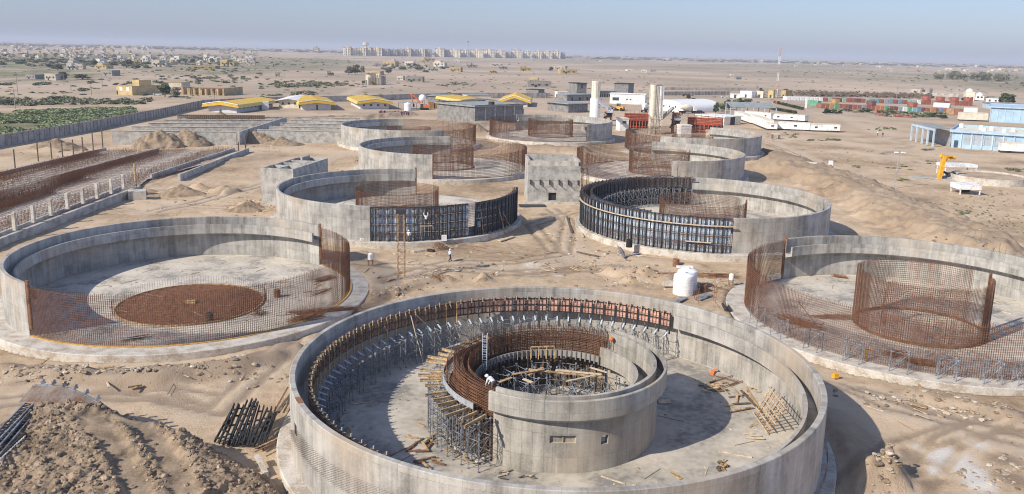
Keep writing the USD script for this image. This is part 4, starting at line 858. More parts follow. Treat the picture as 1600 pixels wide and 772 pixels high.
for j in range(1, 5): br.beam(np.array([0, 0, -0.2*j]), d_+[0, 0, -0.2*j], 0.05)
obj('bars', br, 'white_paint', t, kind='stuff')
# the stack of dark steel soldiers by the tank
proto = None
for k in range(11):
    foot_ = G(338+7.2*k+3*math.sin(3*k), 691+1.0*k+2*math.sin(7*k), 0.05+0.05*(k % 3)); top = G(368+6.2*k+5*math.sin(5*k), 624+3.0*abs(k-4)+3*math.sin(4*k), 1.9-0.06*abs(k-4)+0.22*math.sin(2.3*k))
    t = thing('steel_soldier', 'dark twin-channel steel beam in the leaning stack beside the nearest tank', 'steel beam', foot_, 0, 'stack of dark steel beams')
    d_ = top-foot_; sd = np.cross(d_, [0, 0, 1.0]); sd /= np.linalg.norm(sd); up_ = np.cross(sd, d_); up_ /= np.linalg.norm(up_)
    for s in (-1, 1): obj('channel', MB().beam(s*sd*0.16, d_+s*sd*0.16, 0.06, 0.22), 'dark_steel', t)
    pm = MB()
    for j in range(5): c_ = d_*(j+0.5+0.3*math.sin(k*2.1+j))/5.4; pm.beam(c_-sd*0.17+up_*0.11, c_+sd*0.17+up_*0.11, 0.09, 0.12)
    obj('spacer', pm, 'dark_steel', t, kind='stuff')
stickpile('loose steel bars and laths lying between the beam stack and the tank footing', [((430, 640), (450, 605)), ((436, 645), (455, 612)), ((400, 700), (436, 684)), ((398, 706), (432, 690)), ((420, 660), (448, 622)), ((426, 655), (447, 630))], ['rebar', 'timber_dark', 'timber'], 0.05, zb=0.3)
o = obj('concrete_sleeper', MB().beam(G(401, 712, 0.5), G(416, 740, 0.5), 0.3, 0.2), 'pale_concrete', label='pale concrete sleeper lying between the soil heap and the tank', cat='beam')
stickpile('pieces of timber lying on the bank before the left big tank', [((57, 574), (77, 559)), ((102, 591), (112, 580)), ((133, 585), (152, 578)), ((200, 605), (222, 602)), ((205, 608), (216, 604))], ['timber', 'timber_dark'], 0.08, zb=0.1)
o = obj('concrete_block', MB().beam(G(360, 566, 0.3), G(375, 561, 0.3), 0.5, 0.3), 'pale_concrete', label='pale block lying on the earth before the left big tank', cat='block')

# ---------------- the left big tank: rebar mat in its pit, drums, bundles ----------------
cxl, cyl, Rl, hl = TANKS['left']; fl = -0.03
mc = G2(299, 475, fl)
t = thing('rebar_mat', 'round dark red rebar mat with a yellow rim in the floor of the left tank', 'rebar mat', (*mc, fl))
Rm = 7.6
obj('pit_lining', MB().disc(Rm, 0.02, 72), 'rebar', t)
mb = MB()
for x in np.arange(-Rm+0.3, Rm-0.2, 0.3):
    h_ = math.sqrt(Rm*Rm-x*x)-0.05
    mb.path([(x, -h_, 0.09), (x, h_, 0.09)], 0.022); mb.path([(-h_, x, 0.13), (h_, x, 0.13)], 0.022)
obj('bars', mb, 'rebar', t, kind='stuff')
obj('rim', MB().arc([(Rm-0.02, 0.0), (Rm+0.08, 0.0), (Rm+0.08, 0.16), (Rm-0.02, 0.16)], 0, 360, 80), 'timber', t)
aa = np.radians(np.arange(0, 360, 2.2)); obj('starter_bars', MB().vbars(np.c_[(Rm+0.3)*np.cos(aa), (Rm+0.3)*np.sin(aa)], 0, 1.05, 0.013), 'rebar', t, kind='stuff')
obj('centre_block', MB().box(-.5, .5, -.3, .3, 0.14, 0.4), 'timber', t)
obj('base_rim', MB().arc([(Rl-0.28, 0.005), (Rl+0.1, 0.005), (Rl+0.1, 0.08), (Rl-0.28, 0.08)], A[1], A[0]+360, 120), 'gold_seal', T1L)
def drum(label, p, r, h, mt, cat='drum'):
    t = thing('drum', label, cat, p)
    obj('shell', MB().lathe([(0, 0), (r, 0), (r, h*0.33), (r*1.04, h*0.34), (r, h*0.36), (r, h*0.64), (r*1.04, h*0.66), (r, h*0.68), (r, h), (r*0.94, h), (r*0.94, h-0.04), (0, h-0.04)], 18), mt, t)
drum('rusty steel drum standing near the rebar mat front edge', G(328, 503, fl), 0.36, 0.95, 'dark_steel')
drum('rusty steel drum standing right of the rebar mat', G(433, 464, fl), 0.36, 0.9, 'rebar_bright')
drum('black drum standing on the footing of the right shuttered tank', G(983, 386, 0.85), 0.45, 1.1, 'black_rubber')
drum('brown rusty barrel beside the two white water tanks', terrain_pt(1056, 416), 0.45, 1.0, 'rebar_bright')
drum('orange brown barrel in the shade right of the water tanks', terrain_pt(1099, 456), 0.4, 0.9, 'rebar_bright')
def bundle(label, px, py, L, n_, ang_, z, spread_=0.5, mt='rebar_bright', r=0.022):
    t = thing('rebar_bundle', label, 'rebar bundle', G(px, py, z)); mb = MB(); rr_ = random.Random(px)
    for k in range(n_):
        a = ang_+rr_.gauss(0, 0.06*spread_*2); o_ = np.array([rr_.uniform(-1, 1)*L*0.15, rr_.uniform(-.5, .5)*spread_*2, 0.04+0.035*(k % 9)]); l_ = L*rr_.uniform(0.5, 1)/2
        d_ = np.array([math.cos(a)*l_, math.sin(a)*l_, rr_.uniform(0, 0.05)]); mb.path([o_-d_, o_+d_], r)
    obj('bars', mb, mt, t, kind='stuff')
bundle('short brown rebar bundle lying behind the curtain of the left tank', 508, 437, 3.0, 34, 0.9, fl)
bundle('loose brown rebar lying left of the curtain in the left tank', 503, 458, 3.4, 10, 1.1, fl)
bundle('long brown rebar bundle lying along the right of the left tank', 510, 487, 8.5, 40, 0.35, fl, 0.4)
bundle('brown rebar heap at the right foot of the left tank', 478, 499, 3.6, 50, 0.5, fl, 0.8)
bundle('dark rebar bundle lying in front of the round mat', 215, 531, 2.6, 16, 0.5, fl, 0.3, 'dark_steel')
bundle('rebar heap in the left of the right big tank', 1246, 505, 5.0, 60, 2.4, fl, 1.2)
bundle('rebar bundle lying behind the curtain in the right tank', 1300, 497, 5.0, 30, 0.0, fl, 0.5)
bundle('long rust bundle at the back wall of the right tank', 1318, 427, 10.0, 24, -0.05, fl, 0.25)
bundle('short rust bundle near the back of the right tank', 1313, 434, 2.2, 24, -0.6, fl, 0.5)
bundle('rust heap in the front of the right tank, left of the other', 1400, 556, 2.4, 40, 0.3, fl, 0.8)
bundle('rust heap in the front of the right tank beside the frames', 1440, 568, 2.8, 60, -0.4, fl, 0.9)
bundle('brown bundle on the ground right of the white tanks', 1127, 432, 4.5, 30, -0.05, 0.1, 0.6)
bundle('row of long brown bars behind the white tanks', 1060, 430, 12.0, 12, -0.06, 0.1, 0.5)
def tangle(label, px, py, r, h, z=None):
    p = terrain_pt(px, py) if z is None else G(px, py, z); t = thing('wire_tangle', label, 'rebar tangle', p); mb = MB(); rr_ = random.Random(px+py)
    for k in range(130):
        a = rr_.uniform(0, 6.28); q = np.array([rr_.gauss(0, .4)*r, rr_.gauss(0, .35)*r, abs(rr_.gauss(0, .45))*h]); d_ = np.array([math.cos(a), math.sin(a), rr_.uniform(-.4, .5)])*rr_.uniform(.3, .9)*r*0.7
        e = q+d_; e[2] = max(0.02, e[2]); mid = (q+e)/2+[0, 0, 0.12*r]; mb.path([q, mid, e], 0.016)
    obj('wires', mb, 'rebar_bright', t, kind='stuff')
tangle('brown wire tangle lying in front of the left shuttered tank', 687, 388, 1.35, 0.9)
tangle('brown wire tangle on the track behind the nearest tank', 684, 437, 1.1, 0.7)
tangle('brown wire tangle in the middle of the left tank floor', 404, 492, 0.9, 0.8, fl)

# scaffold frames outside the right tank's curtain
first = None
cxr, cyr, Rr, hr_ = TANKS['right']
for k, (px, py) in enumerate([(1191, 507), (1228, 524), (1280, 543), (1339, 559), (1405, 575), (1475, 586), (1541, 592), (1592, 595)]):
    p = G(px, py, 0.0); a = math.atan2(p[1]-cyr, p[0]-cxr); p = np.array([cxr+(Rr+0.75)*math.cos(a), cyr+(Rr+0.75)*math.sin(a), 0.002])
    if first is None: first = scaffold('steel access frame outside the curtain of the right big tank, 1st from the left', p, a, 0.9, 1.5, 2.0, 1, 'access frames of the right tank', r=0.035, head=False)
    else: dup(first, p, a, f'steel access frame outside the curtain of the right big tank, {nth(k+1)} from the left')
t = thing('steel_stand', 'small bent yellow steel stand behind the curtain of the right tank', 'steel frame', G(1352, 562, fl)); obj('post', MB().beam((0, 0, 0), (0.1, 0, 1.1), 0.14), 'yellow_paint', t); obj('arm', MB().beam((0.1, 0, 1.03), (0.95, 0.2, 0.75), 0.14), 'yellow_paint', t)
lp = thing('lattice_post', 'dark lattice post standing inside the rebar cylinder of the right tank', 'rebar post', G(1379, 508, fl)); pm = MB()
for x, y in ((-.15, -.15), (.15, -.15), (.15, .15), (-.15, .15)): pm.tube((x, y, 0), (x+0.15, y, 4.9), 0.035, 5)
obj('bars', pm, 'rebar', lp); obj('cap', MB().box(-0.05, 0.4, -.2, .2, 4.9, 5.05), 'pale_concrete', lp)
cxr_ = TANKS['right']; ce = G2(1541, 537, 0.4)
obj('cage_post', MB().beam((6.25*math.cos(-0.95+0.5), 6.25*math.sin(-0.95+0.5), 0.0), (6.3*math.cos(-0.45), 6.3*math.sin(-0.45), 6.2), 0.35, 0.25).mesh(loc=(*CAGE_R, 0)), 'rebar', T1R)
pole('long thin prop leaning on the curtain of the right tank', G(1279, 512, 0.4), G(1247, 471, 3.0), 0.04, 'rebar')

# ---------------- people ----------------
def body_parts(J, R_):
    parts = []
    for a, b in [('hip', 'chest'), ('chest', 'neck')]+[(s+x, s+y) for s in 'lr' for x, y in (('hipj', 'knee'), ('knee', 'ankle'), ('ankle', 'toe'), ('sh', 'elbow'), ('elbow', 'wrist'))]+[('lhipj', 'rhipj'), ('lsh', 'rsh'), ('lhipj', 'chest'), ('rhipj', 'chest'), ('lsh', 'hip'), ('rsh', 'hip')]:
        parts.append((a, b))
    return parts
def limb(J, R_, pairs, grow=0.0, edge=0.035):
    tot = m3.Manifold()
    for a, b in pairs:
        s1 = m3.Manifold.sphere(R_[a.lstrip('lr') if a not in ('hip', 'chest', 'neck') and a[0] in 'lr' and a[1:] in R_ else a]+grow, 12).translate([float(x) for x in J[a]])
        s2 = m3.Manifold.sphere(R_[b[1:] if b[0] in 'lr' and b[1:] in R_ else b]+grow, 12).translate([float(x) for x in J[b]])
        tot = tot+m3.Manifold.batch_hull([s1, s2])
    mm = tot.to_mesh(); tm_ = trimesh.Trimesh(mm.vert_properties[:, :3], mm.tri_verts); 
    return tm_
RAD = dict(hip=0.13, chest=0.15, neck=0.06, hipj=0.095, knee=0.062, ankle=0.042, toe=0.035, sh=0.068, elbow=0.045, wrist=0.032)
def person(label, loc, rz, shirt='light_shirt', trousers='dark_trousers', helmet=True, pose='walk', group=None):
    t = thing('person', label, 'person', loc, rz, group)
    J = dict(hip=(0, 0, 0.95), chest=(0, 0, 1.28), neck=(0, 0, 1.46), lhipj=(0, .1, .93), rhipj=(0, -.1, .93), lsh=(0, .19, 1.40), rsh=(0, -.19, 1.40))
    head = np.array([0.02, 0, 1.60])
    if pose == 'walk': J |= dict(lknee=(.14, .1, .5), lankle=(.2, .1, .07), ltoe=(.36, .1, .04), rknee=(.02, -.1, .5), rankle=(-.22, -.1, .12), rtoe=(-.1, -.1, .04), lelbow=(-.12, .25, 1.12), lwrist=(-.04, .26, .9), relbow=(.08, -.25, 1.12), rwrist=(.24, -.24, .96))
    elif pose == 'stand': J |= dict(lknee=(.02, .1, .5), lankle=(0, .11, .07), ltoe=(.16, .12, .04), rknee=(.02, -.1, .5), rankle=(0, -.11, .07), rtoe=(.16, -.12, .04), lelbow=(.12, .27, 1.14), lwrist=(.32, .16, 1.12), relbow=(.05, -.26, 1.12), rwrist=(.2, -.22, .92))
    elif pose == 'raise': J |= dict(lknee=(.02, .1, .5), lankle=(0, .12, .07), ltoe=(.16, .13, .04), rknee=(.02, -.1, .5), rankle=(0, -.12, .07), rtoe=(.16, -.13, .04), lelbow=(.1, .3, 1.6), lwrist=(.16, .3, 1.86), relbow=(.1, -.3, 1.6), rwrist=(.16, -.3, 1.86))
    elif pose == 'bend':
        J |= dict(hip=(0, 0, .92), chest=(.28, 0, 1.12), neck=(.42, 0, 1.17), lsh=(.36, .18, 1.12), rsh=(.36, -.18, 1.12), lknee=(.08, .11, .48), lankle=(-.04, .12, .07), ltoe=(.12, .12, .04), rknee=(.08, -.11, .48), rankle=(-.04, -.12, .07), rtoe=(.12, -.12, .04), lelbow=(.44, .24, .86), lwrist=(.5, .2, .6), relbow=(.42, -.24, .86), rwrist=(.52, -.18, .6)); head = np.array([0.56, 0, 1.2])
    J = {k: np.array(v, float) for k, v in J.items()}
    legs = [(s+a, s+b) for s in 'lr' for a, b in (('hipj', 'knee'), ('knee', 'ankle'))]+[('lhipj', 'rhipj'), ('lhipj', 'hip'), ('rhipj', 'hip')]
    torso = [('hip', 'chest'), ('lsh', 'chest'), ('rsh', 'chest'), ('lsh', 'rsh'), ('lhipj', 'rhipj')]; arms = [(s+a, s+b) for s in 'lr' for a, b in (('sh', 'elbow'), ('elbow', 'wrist'))]
    skin = limb(J, RAD, legs+torso+arms+[('chest', 'neck')]+[(s+'ankle', s+'toe') for s in 'lr'])
    mb = MB().tm(skin)
    hd = trimesh.creation.icosphere(2, 1.0); hv = np.array(hd.vertices)*[0.098, 0.078, 0.125]; hv[:, 0] += np.where((hv[:, 0] > .07) & (np.abs(hv[:, 1]) < .025) & (np.abs(hv[:, 2]+0.015) < .04), .022, 0); mb.add(hv+head, hd.faces)
    nk = head-J['neck']; mb.tube(J['neck'], head-nk*0.3, 0.055, 8)
    for s in (-1, 1): mb.tm(trimesh.creation.icosphere(1, 0.025), loc=head+[0, s*0.08, 0])
    for s in 'lr':
        w = J[s+'wrist']; d_ = w-J[s+'elbow']; d_ = d_/np.linalg.norm(d_); sd = np.cross(d_, [1.0, 0.2, 0]); sd /= np.linalg.norm(sd)
        mb.beam(w, w+d_*0.1, 0.075, 0.035)
        for k in range(4): a_ = w+d_*0.095+sd*(0.027-0.018*k); mb.tube(a_, a_+d_*[0.075, 0.085, 0.08, 0.06][k]+sd*0.004, 0.009, 5)
        mb.tube(w+d_*0.03+sd*0.035, w+d_*0.085+sd*0.06, 0.01, 5)
    obj('body', mb, 'skin', t, 40)
    obj('trousers', MB().tm(limb(J, RAD, legs, 0.022)), trousers, t, 40)
    obj('shirt', MB().tm(limb(J, RAD, torso+[(s+'sh', s+'elbow') for s in 'lr']+[('lelbow', 'lwrist'), ('relbow', 'rwrist')], 0.018)), shirt, t, 40)
    obj('shoes', MB().tm(limb(J, RAD, [(s+'ankle', s+'toe') for s in 'lr'], 0.014)), 'black_rubber', t, 40)
    if helmet: obj('helmet', MB().lathe([(0.125, 0), (0.118, 0.015), (0.112, 0.06), (0.08, 0.12), (0, 0.14)], 14, head+[0, 0, 0.03]).lathe([(0.11, -0.002), (0.15, 0.0), (0.15, 0.008), (0.11, 0.012)], 14, head+[0.02, 0, 0.03]), 'white_helmet', t, 40)
    else: 
        m_ = trimesh.creation.icosphere(2, 1.0); v_ = np.array(m_.vertices)*[0.103, 0.085, 0.105]+[-0.012, 0, 0.028]; obj('hair', MB().add(v_+head, m_.faces), 'black_hair', t)
    return t
person('person in a pale shirt and white helmet walking on the sandy track', terrain_pt(703, 408.5), 0.4)
person('person in a white helmet standing on the footing before the blue shutters', pol(R2+0.75, ang('left_form', 637, 374, 0.86), 0.86, (cx2, cy2)), 1.4, 'white_shirt', 'brown_trousers', True, 'stand')
q = ang('left_form', 653, 340, 3.3); person('person in a white shirt with both arms raised high on the blue shutters', pol(R2+0.72, q, 3.15, (cx2, cy2)), math.radians(q)+math.pi, 'white_shirt', 'dark_trousers', False, 'raise')
obj('standing_board', MB().box(-0.25, 0.3, -0.9, 0.9, 0, 0.05, math.radians(q), pol(R2+0.72, q, 3.09, (cx2, cy2))), 'timber', label='short timber board under the person on the blue shutters', cat='plank')
person('person in a white shirt and cap bending over the column rim', (*(np.array([cx0, cy0])+7.0*np.array([math.cos(math.radians(-129)), math.sin(math.radians(-129))])), 4.95), math.radians(150), 'white_shirt', 'brown_trousers', True, 'bend')
obj('standing_board', MB().box(-0.8, 0.5, -0.35, 0.35, 0, 0.05, math.radians(-129), pol(7.0, -129, 4.89, (cx0, cy0))), 'timber_dark', label='dark timber board under the bending person on the column', cat='plank')
pa = person('person in dark clothes walking on the pale track at right, the left one', terrain_pt(1371, 212), 0.5, 'white_shirt', 'dark_trousers', False)
person('person in dark clothes walking on the pale track at right, the right one', terrain_pt(1379, 214), 0.5, 'dark_trousers', 'brown_trousers', False)
mat('red_shirt', (0.38, 0.05, 0.04), 0.1, 4.0, 0.9); mat('blue_shirt', (0.10, 0.14, 0.28), 0.1, 4.0, 0.9)
protos = []
for k in range(26):
    p = terrain_pt(593+1.85*k+rng.uniform(-.6, .6), 178.5+rng.uniform(-1.3, 1.3)+(0.08*k)); sh = k % 3
    lab = ['person in a red shirt in the row of people below the yellow roofed sheds', 'person in dark clothes in the row of people below the yellow roofed sheds', 'person in a blue shirt in the row of people below the yellow roofed sheds'][sh]
    if len(protos) < 3: protos.append(person(lab, p, rng.uniform(0, 6), ['red_shirt', 'dark_trousers', 'blue_shirt'][sh], 'dark_trousers', False, 'stand', 'people in the row, '+['red', 'dark', 'blue'][sh]))
    else: dup(protos[sh], p, rng.uniform(0, 6))

# ---------------- water tanks and small site things ----------------
def water_tank(label, p, r, h, mt='white_plastic'):
    t = thing('water_tank', label, 'water tank', p)
    prof = [(0, 0), (r, 0)]
    for k in range(7): z = h*0.1+k*h*0.11; prof += [(r, z), (r*1.015, z+0.02), (r*1.015, z+0.06), (r, z+0.08)]
    prof += [(r, h*0.86), (r*0.95, h*0.92), (r*0.6, h), (0.0, h*1.03)]
    obj('shell', MB().lathe(prof, 28), mt, t, 40)
    obj('lid', MB().lathe([(0.25, h*1.0), (0.27, h*1.03), (0.27, h*1.07), (0.0, h*1.1)], 16), mt, t)
    obj('outlet', MB().tube((r*0.98, 0, 0.25), (r+0.18, 0, 0.25), 0.06), 'dark_steel', t)
water_tank('front one of two big white plastic water tanks on the sand', terrain_pt(1067, 459, -0.05), 1.2, 2.6)
water_tank('rear one of two big white plastic water tanks on the sand', terrain_pt(1072.5, 451.5, -0.05), 1.2, 2.6)
def tank_on_stand(label, p, s=1.0):
    t = thing('small_tank', label, 'small tank', p)
    st = MB()
    for x in (-.3, .3):
        for y in (-.3, .3): st.beam((x*s, y*s, 0), (x*s, y*s, 0.9*s), 0.07*s)
    obj('stand', st.beam((-.35*s, -.3*s, .86*s), (.35*s, -.3*s, .86*s), 0.07*s).beam((-.35*s, .3*s, .86*s), (.35*s, .3*s, .86*s), 0.07*s), 'rebar_bright', t)
    obj('shell', MB().lathe([(0, .9*s), (.38*s, .9*s), (.4*s, 1.3*s), (.38*s, 1.75*s), (.2*s, 1.9*s), (0, 1.92*s)], 16), 'white_plastic', t, 40)
tank_on_stand('small white tank on a rusty stand beside the left tank', terrain_pt(579, 415), 0.9)
tank_on_stand('small white tank on a thin stand right of the water tanks', terrain_pt(1142, 446), 0.8)
def block(label, p, a, sx, sy, sz, mt, name='block', cat='block'):
    o = obj(name, MB().box(-sx/2, sx/2, -sy/2, sy/2, 0, sz, a), mt, label=label, cat=cat); UsdGeom.Xformable(o).AddTranslateOp().Set(Gf.Vec3d(*map(float, p)))
block('pale concrete block left of the two white water tanks', terrain_pt(1044, 446), 0.1, 1.4, 0.9, 0.5, 'pale_concrete')
block('dark steel box on the ground before the left shuttered tank', terrain_pt(584, 388), -0.1, 1.5, 0.6, 0.6, 'dark_steel', 'steel_box', 'steel box')
block('white sack on the footing before the blue shutters', G(694, 376, 0.86), 0.2, 0.7, 0.5, 0.8, 'white_plastic', 'sack', 'sack')
block('white sack at the footing left of the blue shutters', G(567, 375, 0.86), 0.4, 0.8, 0.5, 0.3, 'white_plastic', 'sack', 'sack')
block('white board on the sand right of the black drum', terrain_pt(1006, 394), 0.2, 0.5, 0.3, 0.9, 'white_plastic', 'white_board', 'board')
block('white sheet lying at the footing of the right shuttered tank', terrain_pt(1070, 418), 0.0, 2.2, 0.7, 0.2, 'white_plastic', 'plastic_sheet', 'plastic sheet')
block('blue plastic bucket on the edge of the gap in the blue shutters', pol(R2+0.35, agap+3, 2.3, (cx2, cy2)), 0, 0.5, 0.5, 0.7, 'box_blue', 'bucket', 'bucket')
block('pale slab lying on the sand before the left shuttered tank', terrain_pt(653, 393), 0.5, 1.6, 0.8, 0.25, 'pale_concrete', 'slab_piece', 'slab')
block('dark slab lying left of the brown wire tangle', terrain_pt(673, 393), -0.5, 1.0, 0.6, 0.3, 'dark_steel', 'slab_piece', 'slab')
block('yellow ball-like bag on the sand right of the nearest tank', terrain_pt(1305, 590), 0.3, 0.5, 0.4, 0.4, 'yellow_paint', 'bag', 'bag')
for k, (x0_, lab) in enumerate([(1131, 'left one of two short dark pipes lying behind the nearest tank'), (1138, 'right one of two short dark pipes lying behind the nearest tank')]): pole(lab, terrain_pt(x0_-2, 477, .15), terrain_pt(x0_+3, 487, .15), 0.17, 'dark_steel', 'pipe')
for lab, p, q, w in (('bent steel channel lying before the right shuttered tank, upright arm', (966, 386), (974, 402), .35), ('bent steel channel lying before the right shuttered tank, flat arm', (974, 403), (1000, 398), .3), ('long pale plank lying along the footing of the right shuttered tank', (1010, 399), (1096, 407), .3), ('thin plank lying left of the right shuttered tank', (893, 364), (886, 340), .3), ('pale plank near the left foot of the right shuttered tank', (905, 358), (911, 372), .35), ('grey slab leaning beside the back wall of the nearest tank', (1047, 478), (1070, 467), .7), ('flat grey board right of the white tanks', (1090, 470), (1108, 462), .9), ('dark timber lying in front of the right shuttered tank', (901, 395), (935, 402), .18), ('pale timber stack left of the timber braces at the left shutters', (780, 378), (802, 371), .6)):
    obj('plank', MB().beam(terrain_pt(*p, 0.15), terrain_pt(*q, 0.15), w, 0.14), 'timber_pale' if 'pale' in lab else 'scaffold_steel' if 'grey' in lab or 'steel' in lab else 'timber_dark', label=lab, cat='plank' if 'channel' not in lab else 'steel beam')
for k, (x0_, lab) in enumerate([(1085, 'left'), (1112, 'right')]):
    for j in range(3): pole('thin upright bar stuck in the sand behind the nearest tank', terrain_pt(x0_+3*j, 466+4*j, -0.2), terrain_pt(x0_+3*j, 466+4*j, 1.8), 0.03, 'rebar', 'bar', 'upright bars behind the nearest tank')
hm_ = thing('hoist_tower', 'slender rusty lattice hoist tower in front of the blue shutters', 'hoist tower', terrain_pt(627, 436)); pm, bm = MB(), MB()
for x, y in ((-.42, -.42), (.42, -.42), (.42, .42), (-.42, .42)): pm.tube((x, y, 0), (x, y, 8.3), 0.04, 5)
for k in range(10):
    z = 0.3+k*0.82
    for (a, b) in (((-.42, -.42), (.42, -.42)), ((.42, -.42), (.42, .42)), ((.42, .42), (-.42, .42)), ((-.42, .42), (-.42, -.42))): bm.tube((*a, z), (*b, z), 0.025, 4); bm.tube((*a, z), (*b, z+0.8), 0.02, 4)
obj('legs', pm, 'timber', hm_); obj('lacing', bm, 'rebar_bright', hm_, kind='stuff'); obj('head_box', MB().box(-.6, .6, -.5, .5, 8.3, 8.8), 'dark_steel', hm_)

# ---------------- the two square concrete boxes ----------------
def frame_from(p, q):
    ex = np.array([q[0]-p[0], q[1]-p[1], 0]); L = np.linalg.norm(ex); return ex/L, math.atan2(ex[1], ex[0]), L
pA_, qA_ = G(409, 320), G(459, 323); exA, rA, LA = frame_from(pA_, qA_); rA_ = rA+0.02
DA = np.linalg.norm(G2(511, 300)-G2(459, 323)); DA = min(DA, 16)
hA = 6.7
t = thing('chamber_box', 'grey concrete chamber with open cells on top, left of the tanks', 'concrete chamber', pA_, rA_)
bw = MB().box(0, LA, 0, 0.35, 0, hA).box(0, LA, DA-0.35, DA, 0, hA).box(0, 0.35, 0.351, DA-0.351, 0, hA).box(LA-0.35, LA, 0.351, DA-0.351, 0, hA)
obj('wall', bw, 'concrete', t)
obj('deck', MB().box(0.352, LA-0.352, 0.352, DA-0.352, hA-2.0, hA-1.7), 'concrete', t)
for k, y in enumerate((DA*0.3, DA*0.52, DA*0.74)): obj('cell_wall', MB().box(0.353, LA-0.353, y-0.15, y+0.15, hA-1.698, hA-0.05), 'concrete', t)
obj('cell_wall', MB().box(LA/2-0.15, LA/2+0.15, 0.353, DA*0.3-0.152, hA-1.698, hA-0.05), 'concrete', t); obj('cell_wall', MB().box(LA*0.4-0.15, LA*0.4+0.15, DA*0.74+0.152, DA-0.353, hA-1.698, hA+0.5), 'concrete', t)
pB_, qB_ = G(824, 317), G(905, 318); exB, rB, LB = frame_from(pB_, qB_); hB = 8.1; DB = 9.0
t = thing('chamber_box', 'tall square concrete chamber with a small black doorway, amid the tanks', 'concrete chamber', pB_, rB)
bw = to_man(MB().box(0, LB, 0, 0.4, 0, hB-1.0))-m3.Manifold.cube([1.5, 2, 1.5]).translate([float(LB*0.4), -1, 0.5])
obj('wall', bw, 'concrete', t); obj('wall', MB().box(0, LB, DB-0.4, DB, 0, hB), 'concrete', t)
obj('wall', MB().box(0, 0.4, 0.402, DB-0.402, 0, hB), 'concrete', t); obj('wall', MB().box(LB-0.4, LB, 0.402, DB-0.402, 0, hB), 'concrete', t)
obj('parapet', MB().box(0.402, LB-0.402, 0.0, 0.4, hB-0.998, hB-0.1), 'pale_concrete', t); obj('deck', MB().box(0.402, LB-0.402, 0.402, DB-0.402, hB-2.2, hB-2.0), 'concrete', t)
obj('footing', MB().box(-0.6, LB+0.6, -0.8, -0.002, -0.3, 0.25), 'pale_concrete', t)
for k in range(6): x = 0.4+k*(LB-0.9)/5; obj('bracket', MB().box(x, x+0.12, -0.5, -0.002, 3.6, 4.5).box(x, x+0.12, -0.9, -0.5, 3.6, 3.72), 'dark_steel', t)
obj('ledge', MB().box(0, LB, -0.06, -0.003, 4.3, 4.5), 'concrete', t); obj('doorway', MB().box(LB*0.4-0.2, LB*0.4+1.7, 0.42, 0.5, 0.2, 2.3), 'dark_opening', t)
fr_ = MB()
for x, y in ((LB+0.6, 0.5), (LB+1.6, 0.5), (LB+0.6, 2.2), (LB+1.6, 2.2)): fr_.beam((x, y, 0), (x, y, 6.5), 0.1)
for z in (1.5, 3.2, 5, 6.4): fr_.beam((LB+0.6, 0.5, z), (LB+1.6, 0.5, z), 0.07).beam((LB+0.6, 2.2, z), (LB+1.6, 2.2, z), 0.07).beam((LB+0.6, 0.5, z), (LB+0.6, 2.2, z), 0.07)
obj('stair_frame', fr_, 'timber_dark', t)
block('dark flat steel plate on the sand before the tall concrete chamber', terrain_pt(832, 322), 0.1, 5.0, 2.5, 0.12, 'dark_steel', 'steel_plate', 'steel plate')

# ---------------- stepped basins ----------------
def basin(label, lefts, rights, hb, side):
    o = G(*lefts[0], hb); o[2] = 0; t = thing('concrete_basin', label, 'concrete basin', o)
    Ls = [G(*q, hb) for q in lefts]; Rs = [G(*q, hb) for q in rights]
    for a, b in zip(Ls, Rs):
        a, b = a.copy(), b.copy(); a[2] = b[2] = (hb-0.2)/2; obj('wall', MB().beam(a-o, b-o, 0.55, hb+0.2), 'concrete', t)
        a[2] = b[2] = hb+0.06; obj('coping', MB().beam(a-o, b-o, 0.85, 0.12), 'pale_concrete', t)
    for pts, on in ((Ls, 'l' in side), (Rs, 'r' in side)):
        if on:
            a, b = pts[0].copy(), pts[-1].copy(); a[2] = b[2] = (hb-0.2)/2; d_ = (b-a)/np.linalg.norm(b-a); obj('end_wall', MB().beam(a-d_*0.3-o+[0.75, 0, 0], b+d_*0.3-o+[0.75, 0, 0], 0.5, hb+0.26), 'concrete', t)
    return t
basin('left block of long stepped grey concrete basins beside the boundary wall', [(175, 204), (206, 197.5), (232, 192), (256, 187), (279, 183)], [(369, 206), (388, 199), (407, 193), (425, 187.5), (443, 183)], 3.8, 'r')
basin('right block of long stepped grey basins behind the far left tank', [(402, 203), (421, 197.5), (438, 192.5), (454, 187.5), (465, 183)], [(548, 206), (552, 200), (555, 194.5), (558, 189.5), (562, 185)], 3.6, '')
st_row = MB(); a, b = G(279, 182, 4.0), G(412, 183, 4.0)
for k in range(46): q = a+(b-a)*k/45; st_row.beam(q-[0, 0, 1.0], q+[0, 0, 0.6], 0.7, 0.4)
obj('stub_row', st_row, 'timber_dark', label='dark row of rebar stubs along the back of the left basins', cat='rebar', kind='stuff')

